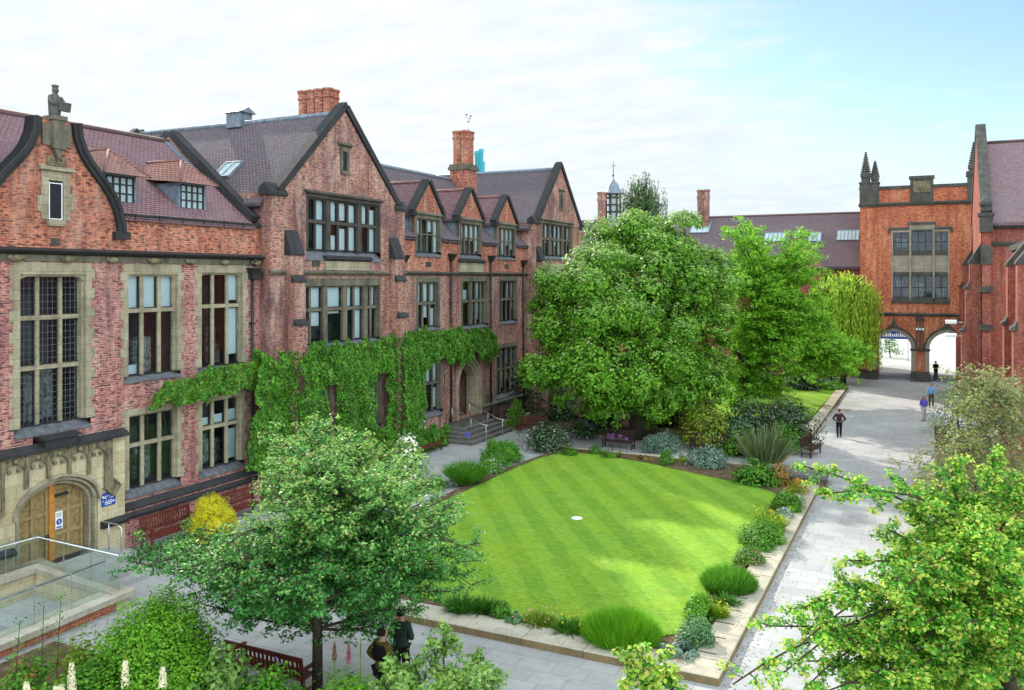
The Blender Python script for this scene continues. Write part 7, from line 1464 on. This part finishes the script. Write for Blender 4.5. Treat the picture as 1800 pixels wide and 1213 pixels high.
# grass edge tufts along the lawn outline so that its rim is not a cut line
EP = []
for (x0, y0), (x1, y1) in zip(lawn_pts, lawn_pts[1:] + lawn_pts[:1]):
    L = math.hypot(x1 - x0, y1 - y0); k = int(L * 55); f = RNG.random(k); EP.append(np.stack([x0 + (x1 - x0) * f + RNG.normal(0, .05, k), y0 + (y1 - y0) * f + RNG.normal(0, .05, k), np.full(k, .11)], 1))
EP = np.concatenate(EP); D = np.tile((0, 0, 1.0), (len(EP), 1)) + RNG.normal(0, .35, (len(EP), 3)); D[:, 2] = np.abs(D[:, 2]) + .3
o = blade_mesh('lawn_grass', EP, D, .09, .02, .3, leaf_mat('grass_blade', [(.10, .24, .01), (.16, .32, .012), (.07, .18, .01)], trans=.4), seg=2); o['kind'] = 'stuff'
# a young tree and rail beyond the arches
fb = dep(1565, 100); layered('small_tree', 'small dark tree seen beyond the left arch under the blue banner', (fb[0], fb[1], 0), 3.0, 3.6, 'bush', .25, 700)
# ================================================================== sky, sun, camera
w = bpy.data.worlds.new('World'); SC.world = w; w.use_nodes = True; nt = w.node_tree; nt.nodes.clear(); N = NT(nt)
SUN_AZ, SUN_EL = R(-52), R(32.5)
sky = N.n('TexSky'); sky.sky_type = 'NISHITA'; sky.sun_disc = False; sky.sun_elevation = SUN_EL; sky.sun_rotation = SUN_AZ; sky.air_density = 1.0; sky.dust_density = .5; sky.ozone_density = 3.0
b1_ = N.n('Background'); N.l(sky.outputs[0], b1_.inputs[0]); b1_.inputs[1].default_value = .10
g = N.n('TexCoord').outputs['Generated']; sp_ = N.n('SeparateXYZ'); N.l(g, sp_.inputs[0])
zz = N.math('ADD', N.math('MAXIMUM', sp_.outputs[2], 0.0), .12); cx = N.math('DIVIDE', sp_.outputs[0], zz); cy = N.math('DIVIDE', sp_.outputs[1], zz); cv = N.n('CombineXYZ'); N.l(cx, cv.inputs[0]); N.l(cy, cv.inputs[1])
n1 = N.noise(cv.outputs[0], .8, 7, .62); n2 = N.noise(N.mapping(cv.outputs[0], (2.2, 3.4, 1)), 2.0, 6, .6)
def dotdir(v): 
    v = Vector(v).normalized(); d = N.n('VectorMath', operation='DOT_PRODUCT'); N.l(g, d.inputs[0]); d.inputs[1].default_value = v; return d.outputs['Value']
blue = N.ramp(dotdir((.06, 1.0, .42)), [(.905, (0, 0, 0)), (.99, (1, 1, 1))])
cover = N.math('ADD', N.math('ADD', N.math('MULTIPLY', n1, 1.1), N.math('MULTIPLY', n2, .75)), N.math('SUBTRACT', .18, N.math('MULTIPLY', blue, .85)))
mask = N.ramp(cover, [(.40, (0, 0, 0)), (.78, (1, 1, 1))])
glow = N.ramp(dotdir((-.72, .72, .30)), [(.72, (0, 0, 0)), (.99, (1, 1, 1))])
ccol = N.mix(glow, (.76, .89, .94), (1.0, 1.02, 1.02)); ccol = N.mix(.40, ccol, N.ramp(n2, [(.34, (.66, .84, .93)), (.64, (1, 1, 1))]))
back = N.ramp(dotdir((.62, -.62, .48)), [(.0, (1, 1, 1)), (.75, (3.0, 3.0, 3.0))])  # unseen sky behind the camera brightened, added to light the facades
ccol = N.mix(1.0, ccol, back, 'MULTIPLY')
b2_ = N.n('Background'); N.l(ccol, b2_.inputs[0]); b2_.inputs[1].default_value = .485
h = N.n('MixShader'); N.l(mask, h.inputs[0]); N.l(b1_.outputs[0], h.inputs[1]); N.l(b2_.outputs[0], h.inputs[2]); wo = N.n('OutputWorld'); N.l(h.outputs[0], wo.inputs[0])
sl = bpy.data.lights.new('sun', 'SUN'); sl.energy = 3.3; sl.angle = R(1.2); sl.color = (1.0, .94, .84); so = bpy.data.objects.new('sun', sl); COL.objects.link(so)
sd = Vector((math.sin(SUN_AZ) * math.cos(SUN_EL), math.cos(SUN_AZ) * math.cos(SUN_EL), math.sin(SUN_EL))); so.rotation_euler = (-sd).to_track_quat('-Z', 'Y').to_euler()
cam = bpy.data.cameras.new('camera'); cam.sensor_width = 36; cam.lens = 36 * CF / 1800; cam.shift_y = -(606.5 - CHY) / 1800; cam.clip_end = 3000; cam.clip_start = .1
co = bpy.data.objects.new('camera', cam); COL.objects.link(co); co.location = (0, 0, CH); co.rotation_euler = (R(90), 0, math.atan2(SN, CS)); SC.camera = co
SC.view_settings.view_transform = 'Standard'; SC.view_settings.look = 'None'; SC.view_settings.exposure = 1.08; SC.view_settings.gamma = 1
SC.render.engine = 'CYCLES'; SC.cycles.use_denoising = True; SC.cycles.max_bounces = 7; SC.cycles.transparent_max_bounces = 12; SC.cycles.diffuse_bounces = 3; SC.cycles.glossy_bounces = 3
